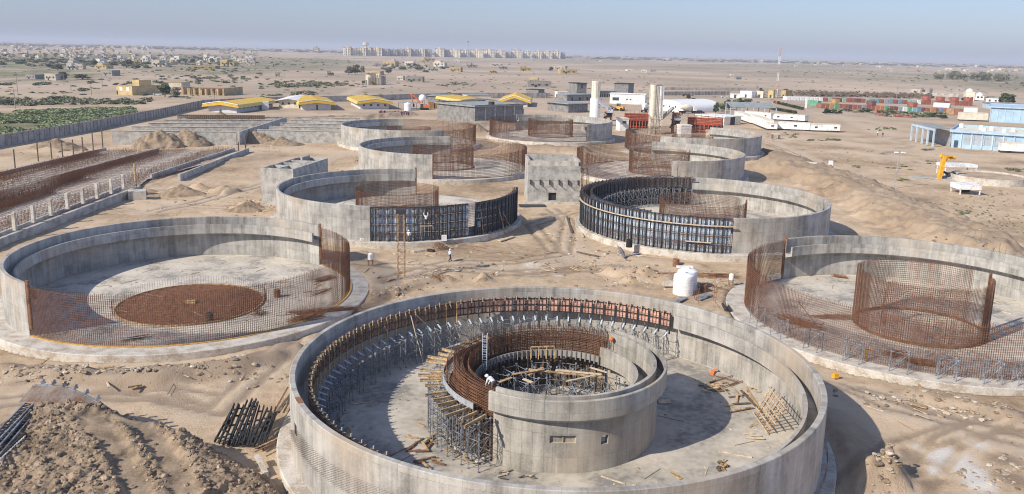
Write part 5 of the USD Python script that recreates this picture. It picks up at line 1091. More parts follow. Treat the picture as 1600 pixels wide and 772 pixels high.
# ---------------- foundation rebar field at left ----------------
def low_wall(label, pts, h, w=0.5, mt='concrete', posts=(), ph=2.6):
    P0 = terrain_pt(*pts[0]); t = thing('low_wall', label, 'concrete wall', P0)
    for p, q in zip(pts[:-1], pts[1:]):
        a, b = G(*p), G(*q); a[2] = b[2] = h/2-0.2; obj('wall', MB().beam(a-P0+[0, 0, P0[2]], b-P0+[0, 0, P0[2]], w, h+0.4), mt, t)
    for p in posts: q = G(*p); q[2] = h; obj('post', MB().beam(q-P0+[0, 0, P0[2]], q-P0+[0, 0, P0[2]+ph], 0.45, 0.5), 'pale_concrete', t)
colp = [(25, 374), (54, 361), (81, 350), (107, 339), (131, 330), (153, 322), (175, 314), (194, 305)]
low_wall('low concrete wall carrying a row of short pale posts at left', [(-40, 403), (218, 301)], 1.3, 0.6, posts=colp)
low_wall('second low wall behind the row of pale posts', [(-40, 390), (188, 300)], 1.0, 0.4)
low_wall('long narrow concrete trench wall at the right of the rebar field, inner side', [(236, 280), (366, 237)], 1.2, 0.4)
low_wall('long narrow concrete trench wall at the right of the rebar field, outer side', [(280, 281), (388, 238)], 1.4, 0.5)
low_wall('pale long kerb beam across the back of the rebar field', [(-30, 281), (165, 235)], 0.8, 0.5)
low_wall('dark topped concrete beam in the middle of the rebar field', [(92, 280), (248, 237)], 1.0, 0.5)
block('square pale concrete footing at the end of the row of posts', terrain_pt(215, 311), 0.4, 3.0, 3.0, 1.6, 'pale_concrete', 'footing_block', 'concrete block')
pole('tall timber post on the square footing by the row of posts', terrain_pt(213, 305, 1.6), terrain_pt(213, 305, 6.0), 0.22, 'timber')
fld = MB(); poly = [(-40, 300), (150, 238), (380, 236), (330, 255), (230, 282), (208, 300), (-40, 395)]
from shapely.geometry import Polygon, Point
pg_ = Polygon([tuple(G2(*q)) for q in poly]); x0_, y0_, x1_, y1_ = pg_.bounds
ax_ = G2(218, 301)-G2(-40, 403); ax_ /= np.linalg.norm(ax_); ay2 = np.array([-ax_[1], ax_[0]]); c0 = G2(100, 300)
import shapely
uu, vv2 = np.meshgrid(np.arange(-90, 90, 0.4), np.arange(-90, 90, 1.1)); q = c0+uu.ravel()[:, None]*ax_+vv2.ravel()[:, None]*ay2
keep_ = np.floor(vv2.ravel()/1.1).astype(int) % 10 < 6; q = q[keep_ & shapely.contains_xy(pg_, q[:, 0], q[:, 1])]
fld.vbars(q, -0.1, 0.95+rng.uniform(-0.4, 0.6, len(q)), 0.028)
for v0 in np.arange(-90, 90, 1.6):
    u = np.arange(-90, 90, 1.0); pp = c0+u[:, None]*ax_+v0*ay2; ins = shapely.contains_xy(pg_, pp[:, 0], pp[:, 1])
    if ins.sum() > 2:
        e = pp[ins]
        for z in (0.3, 0.6): fld.path([(*e[0], z), (*e[-1], z)], 0.03)
for u0 in np.arange(-90, 90, 2.4):
    v = np.arange(-90, 90, 1.0); pp = c0+u0*ax_+v[:, None]*ay2; ins = shapely.contains_xy(pg_, pp[:, 0], pp[:, 1])
    if ins.sum() > 2: e = pp[ins]; fld.path([(*e[0], .5), (*e[-1], .5)], 0.03)
obj('rebar_field', fld, 'rebar_bright', label='field of brown starter bars over the foundation at left', cat='rebar', kind='stuff')
sl_ = np.array(pg_.exterior.coords)[:-1]; tv, tf = trimesh.creation.triangulate_polygon(pg_, engine='earcut')
obj('blinding_slab', (np.c_[tv, np.full(len(tv), 0.24)], tf), 'pale_concrete', label='pale concrete blinding under the starter bars at left', cat='concrete slab', kind='structure')
for k, (p, q, h_, lab) in enumerate([((-30, 330), (135, 281), 2.3, 'dense tall rebar wall in the middle left of the rebar field'), ((-30, 345), (90, 303), 1.6, 'dense rebar wall nearest the row of posts'), ((0, 283), (160, 243), 1.6, 'long low rebar wall at the back of the field'), ((95, 287), (250, 242), 1.6, 'long low rebar wall along the middle beam')]):
    a, b = G(*p), G(*q); L = np.linalg.norm(b-a); d_ = (b-a)/L; sd = np.array([-d_[1], d_[0], 0]); mb = MB()
    for off in (0, .5, 1.0, 1.5):
        n_ = int(L/0.28); u = np.arange(n_)*0.28; pp = a[None]+u[:, None]*d_+off*sd; mb.vbars(pp[:, :2], 0, h_+rng.uniform(-.2, .2, n_), 0.026)
        for z in np.arange(0.3, h_, 0.35): mb.path([pp[0]+[0, 0, z], pp[-1]+[0, 0, z]], 0.026)
    obj('rebar_wall', mb, 'rebar', label=lab, cat='rebar', kind='stuff')
for k, (px, py, h_) in enumerate([(24, 265, 4.5), (60, 252, 5.0), (81, 249, 4.0), (98, 246, 4.2), (115, 243, 4.0), (130, 240, 4.2), (146, 237, 5.0), (161, 234, 6.0), (373, 240, 3.0), (384, 239, 4.5)]):
    pole('upright timber post at the back edge of the rebar field', terrain_pt(px, py), terrain_pt(px, py, h_), 0.16, 'timber_dark', 'post', 'posts at the back of the rebar field')

# ---------------- sheds, plant and yards behind the tanks ----------------
def place(pl, pr, z=0.0):
    a, b = G(*pl), G(*pr); ex, r, L = frame_from(a, b); return a, r, L, scale_at((pl[0]+pr[0])/2, (pl[1]+pr[1])/2)
def openings(t, L, D, h, front, side, wmat='window_glass', frame=None):
    """front, side: (count, width, height, sill, start, end) rows of windows or doors on the front and right-hand walls."""
    for rows, ax in ((front, 0), (side, 1)):
        for (n, w, hh, z, s0, s1) in rows:
            run = L if ax == 0 else D
            for k in range(n):
                c = run*(s0+(s1-s0)*((k+0.5)/n))
                if ax == 0: bx = (c-w/2, c+w/2, -0.05, 0.02, z, z+hh); fb = (c-w/2-.12, c+w/2+.12, -0.03, 0.02, z-.12, z+hh+.12)
                else: bx = (L-0.02, L+0.05, c-w/2, c+w/2, z, z+hh); fb = (L-0.02, L+0.03, c-w/2-.12, c+w/2+.12, z-.12, z+hh+.12)
                wn = obj('window' if hh < 1.8 else 'door', MB().box(*bx), wmat, t)
                if frame: obj('frame', MB().box(*fb), frame, wn)
def building(name, label, cat, pl, pr, hpx, D, wall='cream_paint', roof='grey_roof', kind='flat', front=(), side=(), wmat='window_glass', frame='pale_house', over=0.5, rise=1.8, group=None, parapet=0.0, h=None, z=0.0):
    o, r, L, s = place(pl, pr); h = h or hpx*s; o = o+[0, 0, z]
    t = thing(name, label, cat, o, r, group)
    obj('wall', MB().box(0, L, 0, D, -0.3, h), wall, t)
    if kind == 'flat':
        rf = MB().box(-over, L+over, -over, D+over, h+0.003, h+0.28); obj('roof', rf, roof, t)
        if parapet:
            pm = MB().box(-over, L+over, -over, -over+0.25, h+0.283, h+parapet).box(-over, L+over, D+over-0.25, D+over, h+0.283, h+parapet).box(-over, -over+0.25, -over+0.251, D+over-0.251, h+0.283, h+parapet).box(L+over-0.25, L+over, -over+0.251, D+over-0.251, h+0.283, h+parapet); obj('parapet', pm, wall, t)
    elif kind == 'gable':
        rf = MB().prism([(-over, h-0.15), (L/2, h+rise-0.15), (L+over, h-0.15), (L+over, h+0.02), (L/2, h+rise+0.05), (-over, h+0.02)], -over, D+over); obj('roof', rf, roof, t)
        obj('gable', MB().prism([(0.05, h+0.003), (L-0.05, h+0.003), (L/2, h+rise-0.2)], 0.05, D-0.05), wall, t)
    elif kind == 'skirt':      # bright sheet roof with a deep drooping skirt
        e = h; k = over
        obj('gable', MB().prism([(0.05, h+0.003), (L-0.05, h+0.003), (L/2, h+rise-0.3)], 0.05, D-0.05), wall, t)
        obj('roof', MB().prism([(-k*0.7, e+0.2), (L/2, e+rise), (L+k*0.7, e+0.2), (L+k*0.7, e+0.32), (L/2, e+rise+0.12), (-k*0.7, e+0.32)], -k, D+k), roof, t)
        for x0, x1 in ((-k, -k*0.7), (L+k*0.7, L+k)): obj('eave_skirt', MB().prism([(x0 if x0 < 0 else x1, e-1.0), (x0 if x0 < 0 else x1, e-0.9), (x1 if x0 < 0 else x0, e+0.34), (x1 if x0 < 0 else x0, e+0.2)], -k, D+k), 'yellow_trim', t)
        for y0 in (-k-0.12, D+k): obj('gable_skirt', MB().prism([(-k, e-0.95), (L/2, e+rise-1.2), (L+k, e-0.95), (L+k*0.7, e+0.3), (L/2, e+rise+0.1), (-k*0.7, e+0.3)], y0, y0+0.12), 'yellow_roof', t)
        obj('trim', MB().prism([(-k*0.75, e+0.3), (L/2, e+rise+0.13), (L+k*0.75, e+0.3), (L+k*0.75, e+0.6), (L/2, e+rise+0.45), (-k*0.75, e+0.6)], -k-0.25, -k-0.121), 'white_paint', t)
        for kk in range(1, 8): obj('roof_rib', MB().prism([(-k*0.69, e+0.33), (L/2, e+rise+0.13), (L+k*0.69, e+0.33), (L+k*0.69, e+0.4), (L/2, e+rise+0.2), (-k*0.69, e+0.4)], D*kk/8-0.06, D*kk/8+0.06), 'yellow_trim', t)
    openings(t, L, D, h, front, side, wmat, frame)
    return t, L, D, h
for lab, pl, pr, D, fr in (('leftmost yellow roofed hall with a plain white gable wall', (326, 175), (370, 176.5), 36, [(1, 1.0, 1.0, 0.2, .35, .5)]), ('middle yellow roofed hall with a dark door slit in its white gable', (472.5, 172), (517.5, 172), 34, [(1, 0.9, 2.4, 0.0, .42, .6)]), ('widest yellow roofed hall with four small windows in its gable', (563, 170.5), (607.5, 170.5), 34, [(4, 1.2, 1.0, 1.3, 0, 1)])):
    building('yellow_hall', lab, 'hall', pl, pr, 11, D, 'cool_white_wall', 'yellow_roof', 'skirt', fr, [(9, 1.3, 1.1, 1.3, .03, .97)], frame='white_paint', over=2.0, rise=1.35)
building('yellow_hall', 'low yellow roofed hall half hidden behind the grey block shed, the left one', 'hall', (722, 166), (768, 165.5), 9, 30, 'cool_white_wall', 'yellow_roof', 'skirt', over=1.8, rise=1.0)
building('yellow_hall', 'yellow roofed hall behind the right end of the grey block shed', 'hall', (784, 166), (824, 167), 8, 34, 'cool_white_wall', 'yellow_roof', 'skirt', over=2.0, rise=3.0)
building('site_building', 'cream building with a flat white gable roof between two yellow halls', 'building', (436, 168.5), (467, 169), 11, 30, 'cream_paint', 'white_paint', 'gable', [(3, 0.9, 0.9, 1.6, .05, .95)], over=1.6, rise=1.0)
building('site_cabin', 'white box cabin beside the cream building, left of the middle yellow hall', 'cabin', (409, 171.5), (420, 171.5), 10.5, 6, 'white_paint', 'white_paint', over=0.05)
t, L, D, h = building('block_shed', 'big grey block shed with pale pilasters in front of the far ring tank', 'shed', (742, 194), (817, 190), 26, 24, 'grey_block', 'grey_roof', 'flat', [(2, 0.6, 0.7, 5.6, .1, .9)], over=0.9, parapet=0.7)
for k in range(4): obj('pilaster', MB().box(L*(0.2+0.2*k)-0.3, L*(0.2+0.2*k)+0.3, -0.25, -0.002, -0.3, h-0.1), 'concrete', t)
obj('roof_unit', MB().box(L*0.4, L*0.46, 2, 4, h+0.3, h+1.6), 'dark_steel', t); obj('annex', MB().box(L, L+6, 6, 16, -0.3, 4.5), 'ochre_brick', t)
building('block_shed', 'dark flat roofed shed behind the yellow containers', 'shed', (668, 159), (695, 160), 9, 14, 'grey_block', 'grey_roof', over=0.6)
building('site_building', 'long low grey roofed building behind the low yellow hall', 'building', (731, 157), (767, 157), 8, 10, 'pale_house', 'grey_roof', over=0.3)
building('block_shed', 'grey block shed with an overhanging slab roof left of the tall white silo', 'shed', (888, 176), (918, 175), 13, 16, 'grey_block', 'grey_roof', over=1.4, front=[(2, 0.8, 0.8, 2.2, .1, .8)])
building('block_building', 'two storey grey block building behind the tall white silo', 'building', (901, 152), (916, 152), 21, 12, 'grey_block', 'dark_opening', front=[(1, 2, 3, 5.5, .2, .8)], over=0.4)
building('block_building', 'two storey grey block building above the white long house', 'building', (959, 150), (981, 151), 19, 12, 'grey_block', 'dark_opening', side=[(1, 3, 3, 1, .2, .8)], over=0.4)
building('block_building', 'low grey block building left of the white silo, with dark openings', 'building', (886, 158), (925, 157), 9, 10, 'grey_block', 'grey_roof', front=[(3, 1.6, 2.2, 0, .05, .95)], wmat='dark_opening', over=0.3)
for k, (a, b, y) in enumerate([((935, 152), (962, 152), 9), ((980, 153), (1008, 154), 6)]):
    building('unfinished_arcade', ['unfinished dark arcade behind the tall silo', 'unfinished dark arcade right of the white long house'][k], 'building', a, b, y, 8, 'grey_block', 'grey_roof', front=[(7, 1.4, 2.3, 0, .03, .97)], wmat='dark_opening', over=0.5)
building('site_building', 'white long house with a shallow roof and a green tree before it', 'building', (952.5, 161.5), (1007.5, 163.5), 15, 9, 'white_paint', 'white_paint', front=[(1, 3.6, 1.7, 1.8, .06, .28), (2, .8, .7, 2.2, .44, .64)], over=0.4)
building('site_cabin', 'small white box cabins left of the grey block buildings', 'cabin', (871, 151.5), (888, 151.5), 7.5, 4, 'white_paint', 'white_paint', front=[(4, .9, 1.6, .1, .05, .95)], over=0.1)
building('site_cabin', 'small white cube right of the yellow hall by the ruins', 'cabin', (845, 152.5), (855, 152.5), 7, 5, 'white_paint', 'white_paint', over=0.1)
building('block_building', 'dark ruined blocks behind the right yellow hall', 'building', (822, 152), (841, 153), 12, 8, 'grey_block', 'dark_opening', front=[(2, 2, 2.5, .5, .1, .9)], wmat='dark_opening', over=0.2)
# arched white tent hall
o, r, L, s = place((1016, 171), (1068, 176)); t = thing('tent_hall', 'big white arched tent hall behind the twin silo', 'tent', o, r); hh = 17*s; n_ = 18
pr_ = [(L/2-L/2*math.cos(math.pi*k/n_), max(0.02, hh*math.sin(math.pi*k/n_)**0.7)) for k in range(n_+1)]
obj('shell', MB().prism(pr_, 0, 28), 'white_plastic', t, 40); openings(t, L, 28, hh, [(4, .9, .9, 2.0, .15, .85)], [])
building('site_building', 'cream flat building beside the right red aggregate bins', 'building', (1089, 192), (1131, 196), 12, 12, 'cream_paint', 'white_paint', over=0.7, side=[(1, 3.2, 3.2, 0, .3, .7)], wmat='dark_opening')
building('site_cabin', 'white control cabin before the left red bins', 'cabin', (968, 204), (982, 204), 18, 4, 'white_paint', 'cream_paint', over=0.15, front=[(1, 1.4, 1.0, 2.6, .2, .8)])
building('site_cabin', 'white tiled cabin below the right red bins', 'cabin', (1064, 214), (1080, 214), 17, 4, 'white_paint', 'cream_paint', over=0.15)
building('site_cabin', 'pale low store behind the far right ring tank', 'cabin', (1102, 217), (1124, 218), 11, 5, 'cream_paint', 'pale_house', over=0.2)
# containers near the halls
def container(label, pl, pr, hpx, D, m, group=None):
    o, r, L, s = place(pl, pr); h = hpx*s; t = thing('container', label, 'container', o, r, group)
    cb = MB(); n = max(4, int(L/0.45))
    cb.box(0.05, L-0.05, 0.05, D-0.05, 0.02, h-0.02)
    for k in range(n): x = 0.1+(L-0.3)*k/(n-1); cb.box(x, x+0.16, 0.0, 0.049, 0.2, h-0.2)
    obj('shell', cb, m, t)
    fr = MB()
    for x in (0, L-0.14):
        for y in (-0.01, D-0.13): fr.box(x, x+0.14, y, y+0.14, 0, h)
    obj('frame', fr, m, t)
    return t
container('red long container with junk on its roof beside the yellow ones', (692, 173), (734, 174), 13, 6, 'box_red')
container('left one of two short ochre containers by the orange excavator', (669.5, 169.5), (678, 169.5), 10, 3, 'box_ochre'); container('right one of two short ochre containers by the orange excavator', (680, 169.5), (689, 169.5), 10, 3, 'box_ochre')
jm = MB(); o, r, L, s = place((700, 174), (718, 174))
for k in range(14): jm.box(rng.uniform(0, L), rng.uniform(0, L)*0+rng.uniform(0.1, L)+0.8, 1+rng.uniform(0, 3), 5, 4.35, 4.5+rng.uniform(0.1, 1.4))
jm2 = MB()
for k in range(9): x = L*k/9; jm2.box(x, x+0.5, 1.5+0.2*(k % 3), 3.5, 0, 0.6+0.5*rng.random())
jk = obj('scrap_pile', jm2, 'box_grey', label='pile of pale scrap lying on top of the red long container', cat='scrap'); X_ = UsdGeom.Xformable(jk); X_.AddTranslateOp().Set(Gf.Vec3d(*map(float, o+np.array([0, 0, 13*s+0.01])))); X_.AddRotateZOp().Set(math.degrees(r))
t = thing('canopy', 'low black canopy on posts beside the widest yellow hall', 'canopy', G(622, 171)); obj('roof', MB().box(0, 9, 0, 8, 3.0, 3.25), 'grey_roof', t)
for x in (0.3, 3, 6, 8.7): obj('post', MB().beam((x, 0.3, 0), (x, 0.3, 3.0), 0.2), 'dark_steel', t)
water_tank('white water tank beside the low black canopy', G(637, 173), 1.6, 3.6)
t = thing('round_tank', 'white ball shaped tank on legs behind the orange excavator', 'tank', G(660, 163)); obj('ball', MB().tm(trimesh.creation.icosphere(3, 1.9), loc=[0, 0, 3.2]), 'white_plastic', t, 60)
for a in range(4): obj('leg', MB().beam((1.2*math.cos(a*1.57), 1.2*math.sin(a*1.57), 0), (1.3*math.cos(a*1.57), 1.3*math.sin(a*1.57), 2.2), 0.15), 'dark_steel', t)
# excavator
t = thing('excavator', 'orange excavator with its arm raised beside the ochre containers', 'excavator', G(663, 171.5), 0.2)
obj('track', MB().box(-2.0, 2.0, -1.4, -0.8, 0, 0.9), 'black_rubber', t); obj('track', MB().box(-2.0, 2.0, 0.8, 1.4, 0, 0.9), 'black_rubber', t)
obj('body', MB().box(-0.6, 2.4, -1.3, 1.3, 1.0, 2.3), 'orange_paint', t); obj('cab', MB().box(-1.9, -0.62, -1.2, 0.1, 1.0, 2.9), 'window_glass', t); obj('cab_roof', MB().box(-1.95, -0.6, -1.25, 0.15, 2.9, 3.0), 'white_paint', t)
obj('boom', MB().beam((-0.8, 0.5, 1.6), (-3.6, 0.5, 5.2), 0.8, 0.7).beam((-3.6, 0.5, 5.2), (-6.4, 0.5, 7.4), 0.75, 0.6), 'orange_paint', t); obj('stick', MB().beam((-6.4, 0.5, 7.3), (-5.0, 0.5, 2.4), 0.45, 0.5), 'orange_paint', t); obj('bucket', MB().prism([(-5.4, 1.2), (-4.5, 1.2), (-4.6, 2.6), (-5.3, 2.6)], 0.0, 1.0), 'dark_steel', t)
# silos
bs = G(929, 189); s = scale_at(929, 189)
t = thing('cement_silo', 'tall white cement silo with a wider wrapped lower half', 'silo', bs)
rw = 8.0*s; ru = 6.4*s; ht = 61*s
obj('lower_shell', MB().lathe([(0, 1.5), (rw, 1.5), (rw, ht*0.56), (rw*0.98, ht*0.57), (0, ht*0.57)], 28), 'white_plastic', t, 40)
obj('upper_shell', MB().lathe([(0, ht*0.572), (ru, ht*0.572), (ru, ht-0.3), (ru*0.9, ht), (0, ht)], 28), 'cream_paint', t, 40)
rg = MB()
for k in range(8): a = k*0.785; rg.beam((ru*1.02*math.cos(a), ru*1.02*math.sin(a), ht*0.575), (ru*1.02*math.cos(a), ru*1.02*math.sin(a), ht-0.3), 0.1)
for k in range(12): a = k*0.52; rg.beam((ru*math.cos(a), ru*math.sin(a), ht-0.1), (ru*math.cos(a), ru*math.sin(a), ht+0.8), 0.06)
obj('ladder_rail', rg, 'pale_house', t, kind='stuff')
for k in range(4): a = 0.8+k*1.57; obj('leg', MB().beam((rw*.8*math.cos(a), rw*.8*math.sin(a), -0.3), (rw*.8*math.cos(a), rw*.8*math.sin(a), 1.5), 0.5), 'dark_steel', t)
pm = MB()
for k in range(3):
    for j in range(6+(k == 0)): a = math.radians(-62+j*9+2*k); z = ht*(0.49-0.07*k); pm.beam(((rw+.02)*math.cos(a), (rw+.02)*math.sin(a), z), ((rw+.02)*math.cos(a+0.1), (rw+.02)*math.sin(a+0.1), z), 0.03, 0.4)
mat('faded_print', (0.40, 0.36, 0.50), 0.2, 2.0, 0.8); obj('faded_print', pm, 'faded_print', t, kind='stuff')
bs = G(1022, 209); s = scale_at(1022, 209)
t = thing('cement_silo', 'pale twin cement silo standing on a lattice of legs', 'silo', bs)
for k, (x, rr) in enumerate(((-4.6*s, 5.6*s), (5.8*s, 5.0*s))):
    obj('shell', MB().lathe([(0.3, 30*s-3.0), (rr, 30*s), (rr, 73*s), (rr*0.9, 74.5*s), (0, 75*s)], 24, (x, 0.6*k, 0)), 'cream_paint' if k == 0 else 'white_paint', t, 40)
    for j in range(4):
        a = 0.785+j*1.57; lx, ly = x+rr*0.8*math.cos(a), 0.6*k+rr*0.8*math.sin(a); obj('leg', MB().beam((lx, ly, 0), (lx, ly, 31*s), 0.35), 'pale_house', t)
br = MB()
for z in (1.5, 3.5, 5.5): br.beam((-9*s, -4*s, z), (10*s, -4*s, z), 0.15).beam((-9*s, -4*s, z), (0, -4*s, z+2), 0.12).beam((10*s, -4*s, z), (0, -4*s, z+2), 0.12)
obj('bracing', br, 'pale_house', t, kind='stuff'); br = MB()
for x in (-9.6*s, 0.8*s, 3*s, 10.6*s): br.beam((x, -3*s, 10*s), (x, -3*s, 73*s), 0.22)
obj('feed_pipe', br, 'pale_house', t, kind='stuff')
obj('top_rail', MB().box(-9*s, 10*s, -1, 1, 75.2*s, 75.8*s), 'pale_house', t)
# batching plants: rusty towers with hoppers, arms and conveyors
def plant(label, px, py, conveyor, seed):
    o = G(px, py); s = scale_at(px, py); t = thing('batching_plant', label, 'concrete plant', o); rr_ = random.Random(seed)
    H_ = 30*s
    for x, y in ((-4*s, 0), (4*s, 0), (4*s, 3), (-4*s, 3)): obj('leg', MB().beam((x, y, 0), (x, y, H_*0.62), 0.5), 'rebar_bright', t)
    obj('platform', MB().box(-6*s, 6*s, -1, 4, H_*0.62, H_*0.66), 'dark_steel', t)
    obj('mixer', MB().prism([(-3*s, H_*0.4), (3*s, H_*0.4), (4*s, H_*0.62), (-4*s, H_*0.62)], 0, 3), 'dark_steel', t)
    obj('hopper', MB().prism([(-2*s, H_*0.66), (2*s, H_*0.66), (5*s, H_), (-5*s, H_)], 0, 3), 'rebar_bright', t)
    obj('drum', MB().tube((-6*s, 1, H_*0.8), (-1*s, 1, H_*0.8), 1.1, 12), 'pink_board' if seed == 1 else 'box_red', t)
    for k in range(12): p = np.array([rr_.uniform(-9, 9)*s, rr_.uniform(-1, 3), rr_.uniform(.55, 1)*H_]); obj('strut', MB().beam(p, p+[rr_.uniform(-5, 5)*s, rr_.uniform(-1, 1), rr_.uniform(-5, 5)*s], 0.28), ['rebar_bright', 'dark_steel', 'pink_board'][k % 3], t)
    obj('chute', MB().beam((-5*s, 0, H_*0.5), (-9*s, 0, H_*0.25), 0.8, 0.8), 'dark_steel', t); obj('cabin', MB().box(-1.2, 1.2, -1.6, -1.02, H_*.66, H_*.85), 'blue_board', t)
    if conveyor: a, b = G(*conveyor[0], conveyor[2])-o, G(*conveyor[1], conveyor[3])-o; obj('conveyor', MB().beam(a, b, 1.2, 0.8), 'box_grey', t)
plant('rusty batching plant right of the tall white silo', 951, 196, ((938, 160), (953, 170), 10, 9), 1)
plant('rusty batching plant with a sloping conveyor right of the twin silo', 1056, 208, ((1033, 186), (1052, 168), 5, 9.5), 2)
def bins(label, pl, pr, hpx):
    o, r, L, s = place(pl, pr); h = hpx*s; t = thing('aggregate_bins', label, 'aggregate bins', o, r)
    obj('hopper', MB().prism([(0, h*0.5), (L, h*0.5), (L, h), (0, h)], 0.6, 4.0), 'red_steel', t)
    for k in range(5): z = h*(0.55+0.1*k); obj('rail', MB().box(-0.1, L+0.1, 0.4, 0.597, z, z+0.18), 'box_rust' if k % 2 else 'red_steel', t)
    for k in range(9): x = L*k/8; obj('leg', MB().beam((x, 0.8, 0), (x, 0.8, h*0.5), 0.35), 'red_steel', t); 
    for k in range(8): x = L*(k+.5)/8; obj('gate', MB().prism([(x-1.2, h*0.5-0.01), (x+1.2, h*0.5-0.01), (x+0.5, h*0.28), (x-0.5, h*0.28)], 1.0, 3.5), 'dark_steel', t)
    obj('belt', MB().box(0, L, 1.0, 3.0, h*0.08, h*0.16), 'red_steel', t); obj('back_wall', MB().box(0, L, 4.3, 4.6, 0, h*0.75), 'red_steel', t)
    pm = MB()
    for k in range(6): x = L*k/5; pm.beam((x, 0.5, h), (x, 0.5, h+1.4), 0.12)
    obj('post', pm, 'rebar_bright', t, kind='stuff')
bins('left row of red aggregate bins behind the white control cabin', (976, 200), (1013, 201), 22)
bins('right row of orange red aggregate bins below the cream building', (1073, 206), (1126, 209), 22)
# vehicles
def wheel(mb_t, x, y, r): return obj('wheel', MB().tube((x, y, r), (x, y+0.4, r), r, 12), 'black_rubber', mb_t)
def mixer(label, px, py, rz, drum_m, group=None):
    t = thing('mixer_truck', label, 'mixer truck', G(px, py), rz)
    obj('chassis', MB().box(-4.5, 4.2, -1.0, 1.0, 0.8, 1.2), 'dark_steel', t); obj('cab', MB().box(2.6, 4.4, -1.2, 1.2, 1.2, 3.3), 'white_paint', t); obj('windscreen', MB().box(4.38, 4.44, -1.0, 1.0, 2.2, 3.1), 'window_glass', t)
    pr_ = [(0, -3.6), (0.7, -3.6), (1.5, -1.6), (1.55, 0.2), (0.9, 2.2), (0, 2.2)]; d = MB().lathe(pr_, 18); v, f = d.mesh(); v = np.c_[v[:, 2], v[:, 1], -v[:, 0]]+[-0.1, 0, 2.9]; obj('drum', (v, f), drum_m, t, 40)
    obj('chute', MB().beam((-4.0, 0, 2.6), (-5.0, 0, 1.4), 0.6, 0.3), 'white_paint', t)
    for x in (-3.4, -2.1, 3.4):
        for y in (-1.25, 0.85): wheel(t, x, y, 0.55)
mixer('concrete mixer truck with a tan drum behind the right batching plant', 1074, 177, 0.3, 'cream_paint')
mixer('white mixer truck standing left of the twin silo', 1008, 175, 1.2, 'white_paint')
t = thing('wheel_loader', 'yellow wheel loader behind the left batching plant', 'loader', G(966, 173), 2.6); obj('body', MB().box(-3, 0.5, -1.2, 1.2, 0.9, 2.2), 'yellow_paint', t); obj('cab', MB().box(-0.9, 0.6, -0.9, 0.9, 2.203, 3.6), 'window_glass', t); obj('arm', MB().beam((0.5, 0, 1.6), (3.0, 0, 0.8), 0.6, 0.5), 'yellow_paint', t); obj('bucket', MB().prism([(2.8, 0.2), (4.2, 0.2), (3.2, 1.5), (2.8, 1.5)], -1.4, 1.4), 'dark_steel', t)
for x in (-2.2, 1.0):
    for y in (-1.5, 1.1): wheel(t, x, y, 0.8)
def car(label, px, py, rz, m, z=0.0):
    t = thing('car', label, 'car', G(px, py), rz)
    obj('body', MB().prism([(-2.2, 0.35), (2.2, 0.35), (2.25, 0.75), (1.2, 0.9), (-2.0, 0.95), (-2.25, 0.8)], -0.85, 0.85), m, t); obj('cabin', MB().prism([(-1.6, 0.952), (1.0, 0.902), (0.4, 1.45), (-1.2, 1.48)], -0.75, 0.75), 'window_glass', t)
    for x in (-1.4, 1.4):
        for y in (-0.9, 0.55): obj('wheel', MB().tube((x, y, .33), (x, y+0.35, .33), .33, 10), 'black_rubber', t)
car('dark car parked behind the mixer truck', 1094, 177, 0.5, 'dark_steel'); car('white car parked near the white house', 1132, 153, 0.1, 'white_paint'); car('white pickup beside the big tree at left', 246, 149, 0.3, 'white_paint')
# trailers and the shed on the right
def trailer(label, pl, pr, hpx, D=2.6, dots=((.3, .5),), mt='white_paint', base='dark_steel'):
    o, r, L, s = place(pl, pr); h = hpx*s; t = thing('site_trailer', label, 'trailer', o, r)
    obj('body', MB().box(0, L, 0, D, 0.55, h), mt, t); obj('roof', MB().box(-0.1, L+0.1, -0.1, D+0.1, h+0.002, h+0.14), 'cream_paint', t); obj('base', MB().box(0.1, L-0.1, 0.1, D-0.1, 0, 0.548), base, t)
    for x, w in dots: obj('window', MB().box(L*x-w, L*x+w, -0.05, 0.01, h*0.5, h*0.5+1.2*w), 'window_glass', t)
    return t
trailer('white trailer nearest the grey shed, receding from the track', (1147, 184.5), (1172, 194), 11, dots=())
trailer('white trailer second from the grey shed, end on to the track', (1172, 193), (1197.5, 203), 14, dots=())
trailer('white trailer at the elbow of the trailer rows with a dark table before it', (1199, 203.5), (1214, 204), 11, dots=((.5, .5),))
trailer('longest pale trailer with one dark round vent', (1215, 203), (1265, 205.5), 12, dots=((.55, .6),))
trailer('white trailer at the right end of the row with two air coolers', (1265.5, 205.5), (1312, 207), 11, dots=((.2, .5), (.85, .5)))
trailer('white trailer in the second row with two round windows', (1208, 188), (1246, 190), 9.5, dots=((.2, .5), (.75, .5))); trailer('short white trailer at the right end of the second row', (1246.5, 190), (1257, 191), 9.5, dots=())
trailer('white trailer tucked in front of the grey roofed shed', (1163, 184), (1204, 188), 10, dots=((.35, .3), (.8, .5)))
o, r, L, s = place((1141, 182), (1212, 184)); t = thing('open_shed', 'open grey roofed shed behind the white trailers', 'shed', o, r)
obj('roof', MB().prism([(-0.5, 0), (0.1, 0), (0.1, 0.2), (-0.5, 0.2)], 0, 1).add(np.array([[0, 0, 14*s], [L, 0, 14*s], [L, 14, 19*s], [0, 14, 19*s], [0, 0, 14.5*s], [L, 0, 14.5*s], [L, 14, 19.5*s], [0, 14, 19.5*s]]), BOXF), 'grey_roof', t)
for k in range(5): obj('post', MB().beam((L*k/4, 0.2, 0), (L*k/4, 0.2, 14*s), 0.3), 'pale_blue_wall', t); obj('post', MB().beam((L*k/4, 13.8, 0), (L*k/4, 13.8, 19*s), 0.3), 'pale_blue_wall', t)
t = thing('work_table', 'dark steel table standing below the trailer elbow', 'table', G(1212, 217)); obj('top', MB().box(-1.4, 1.4, -.8, .8, 1.6, 1.8), 'cream_paint', t)
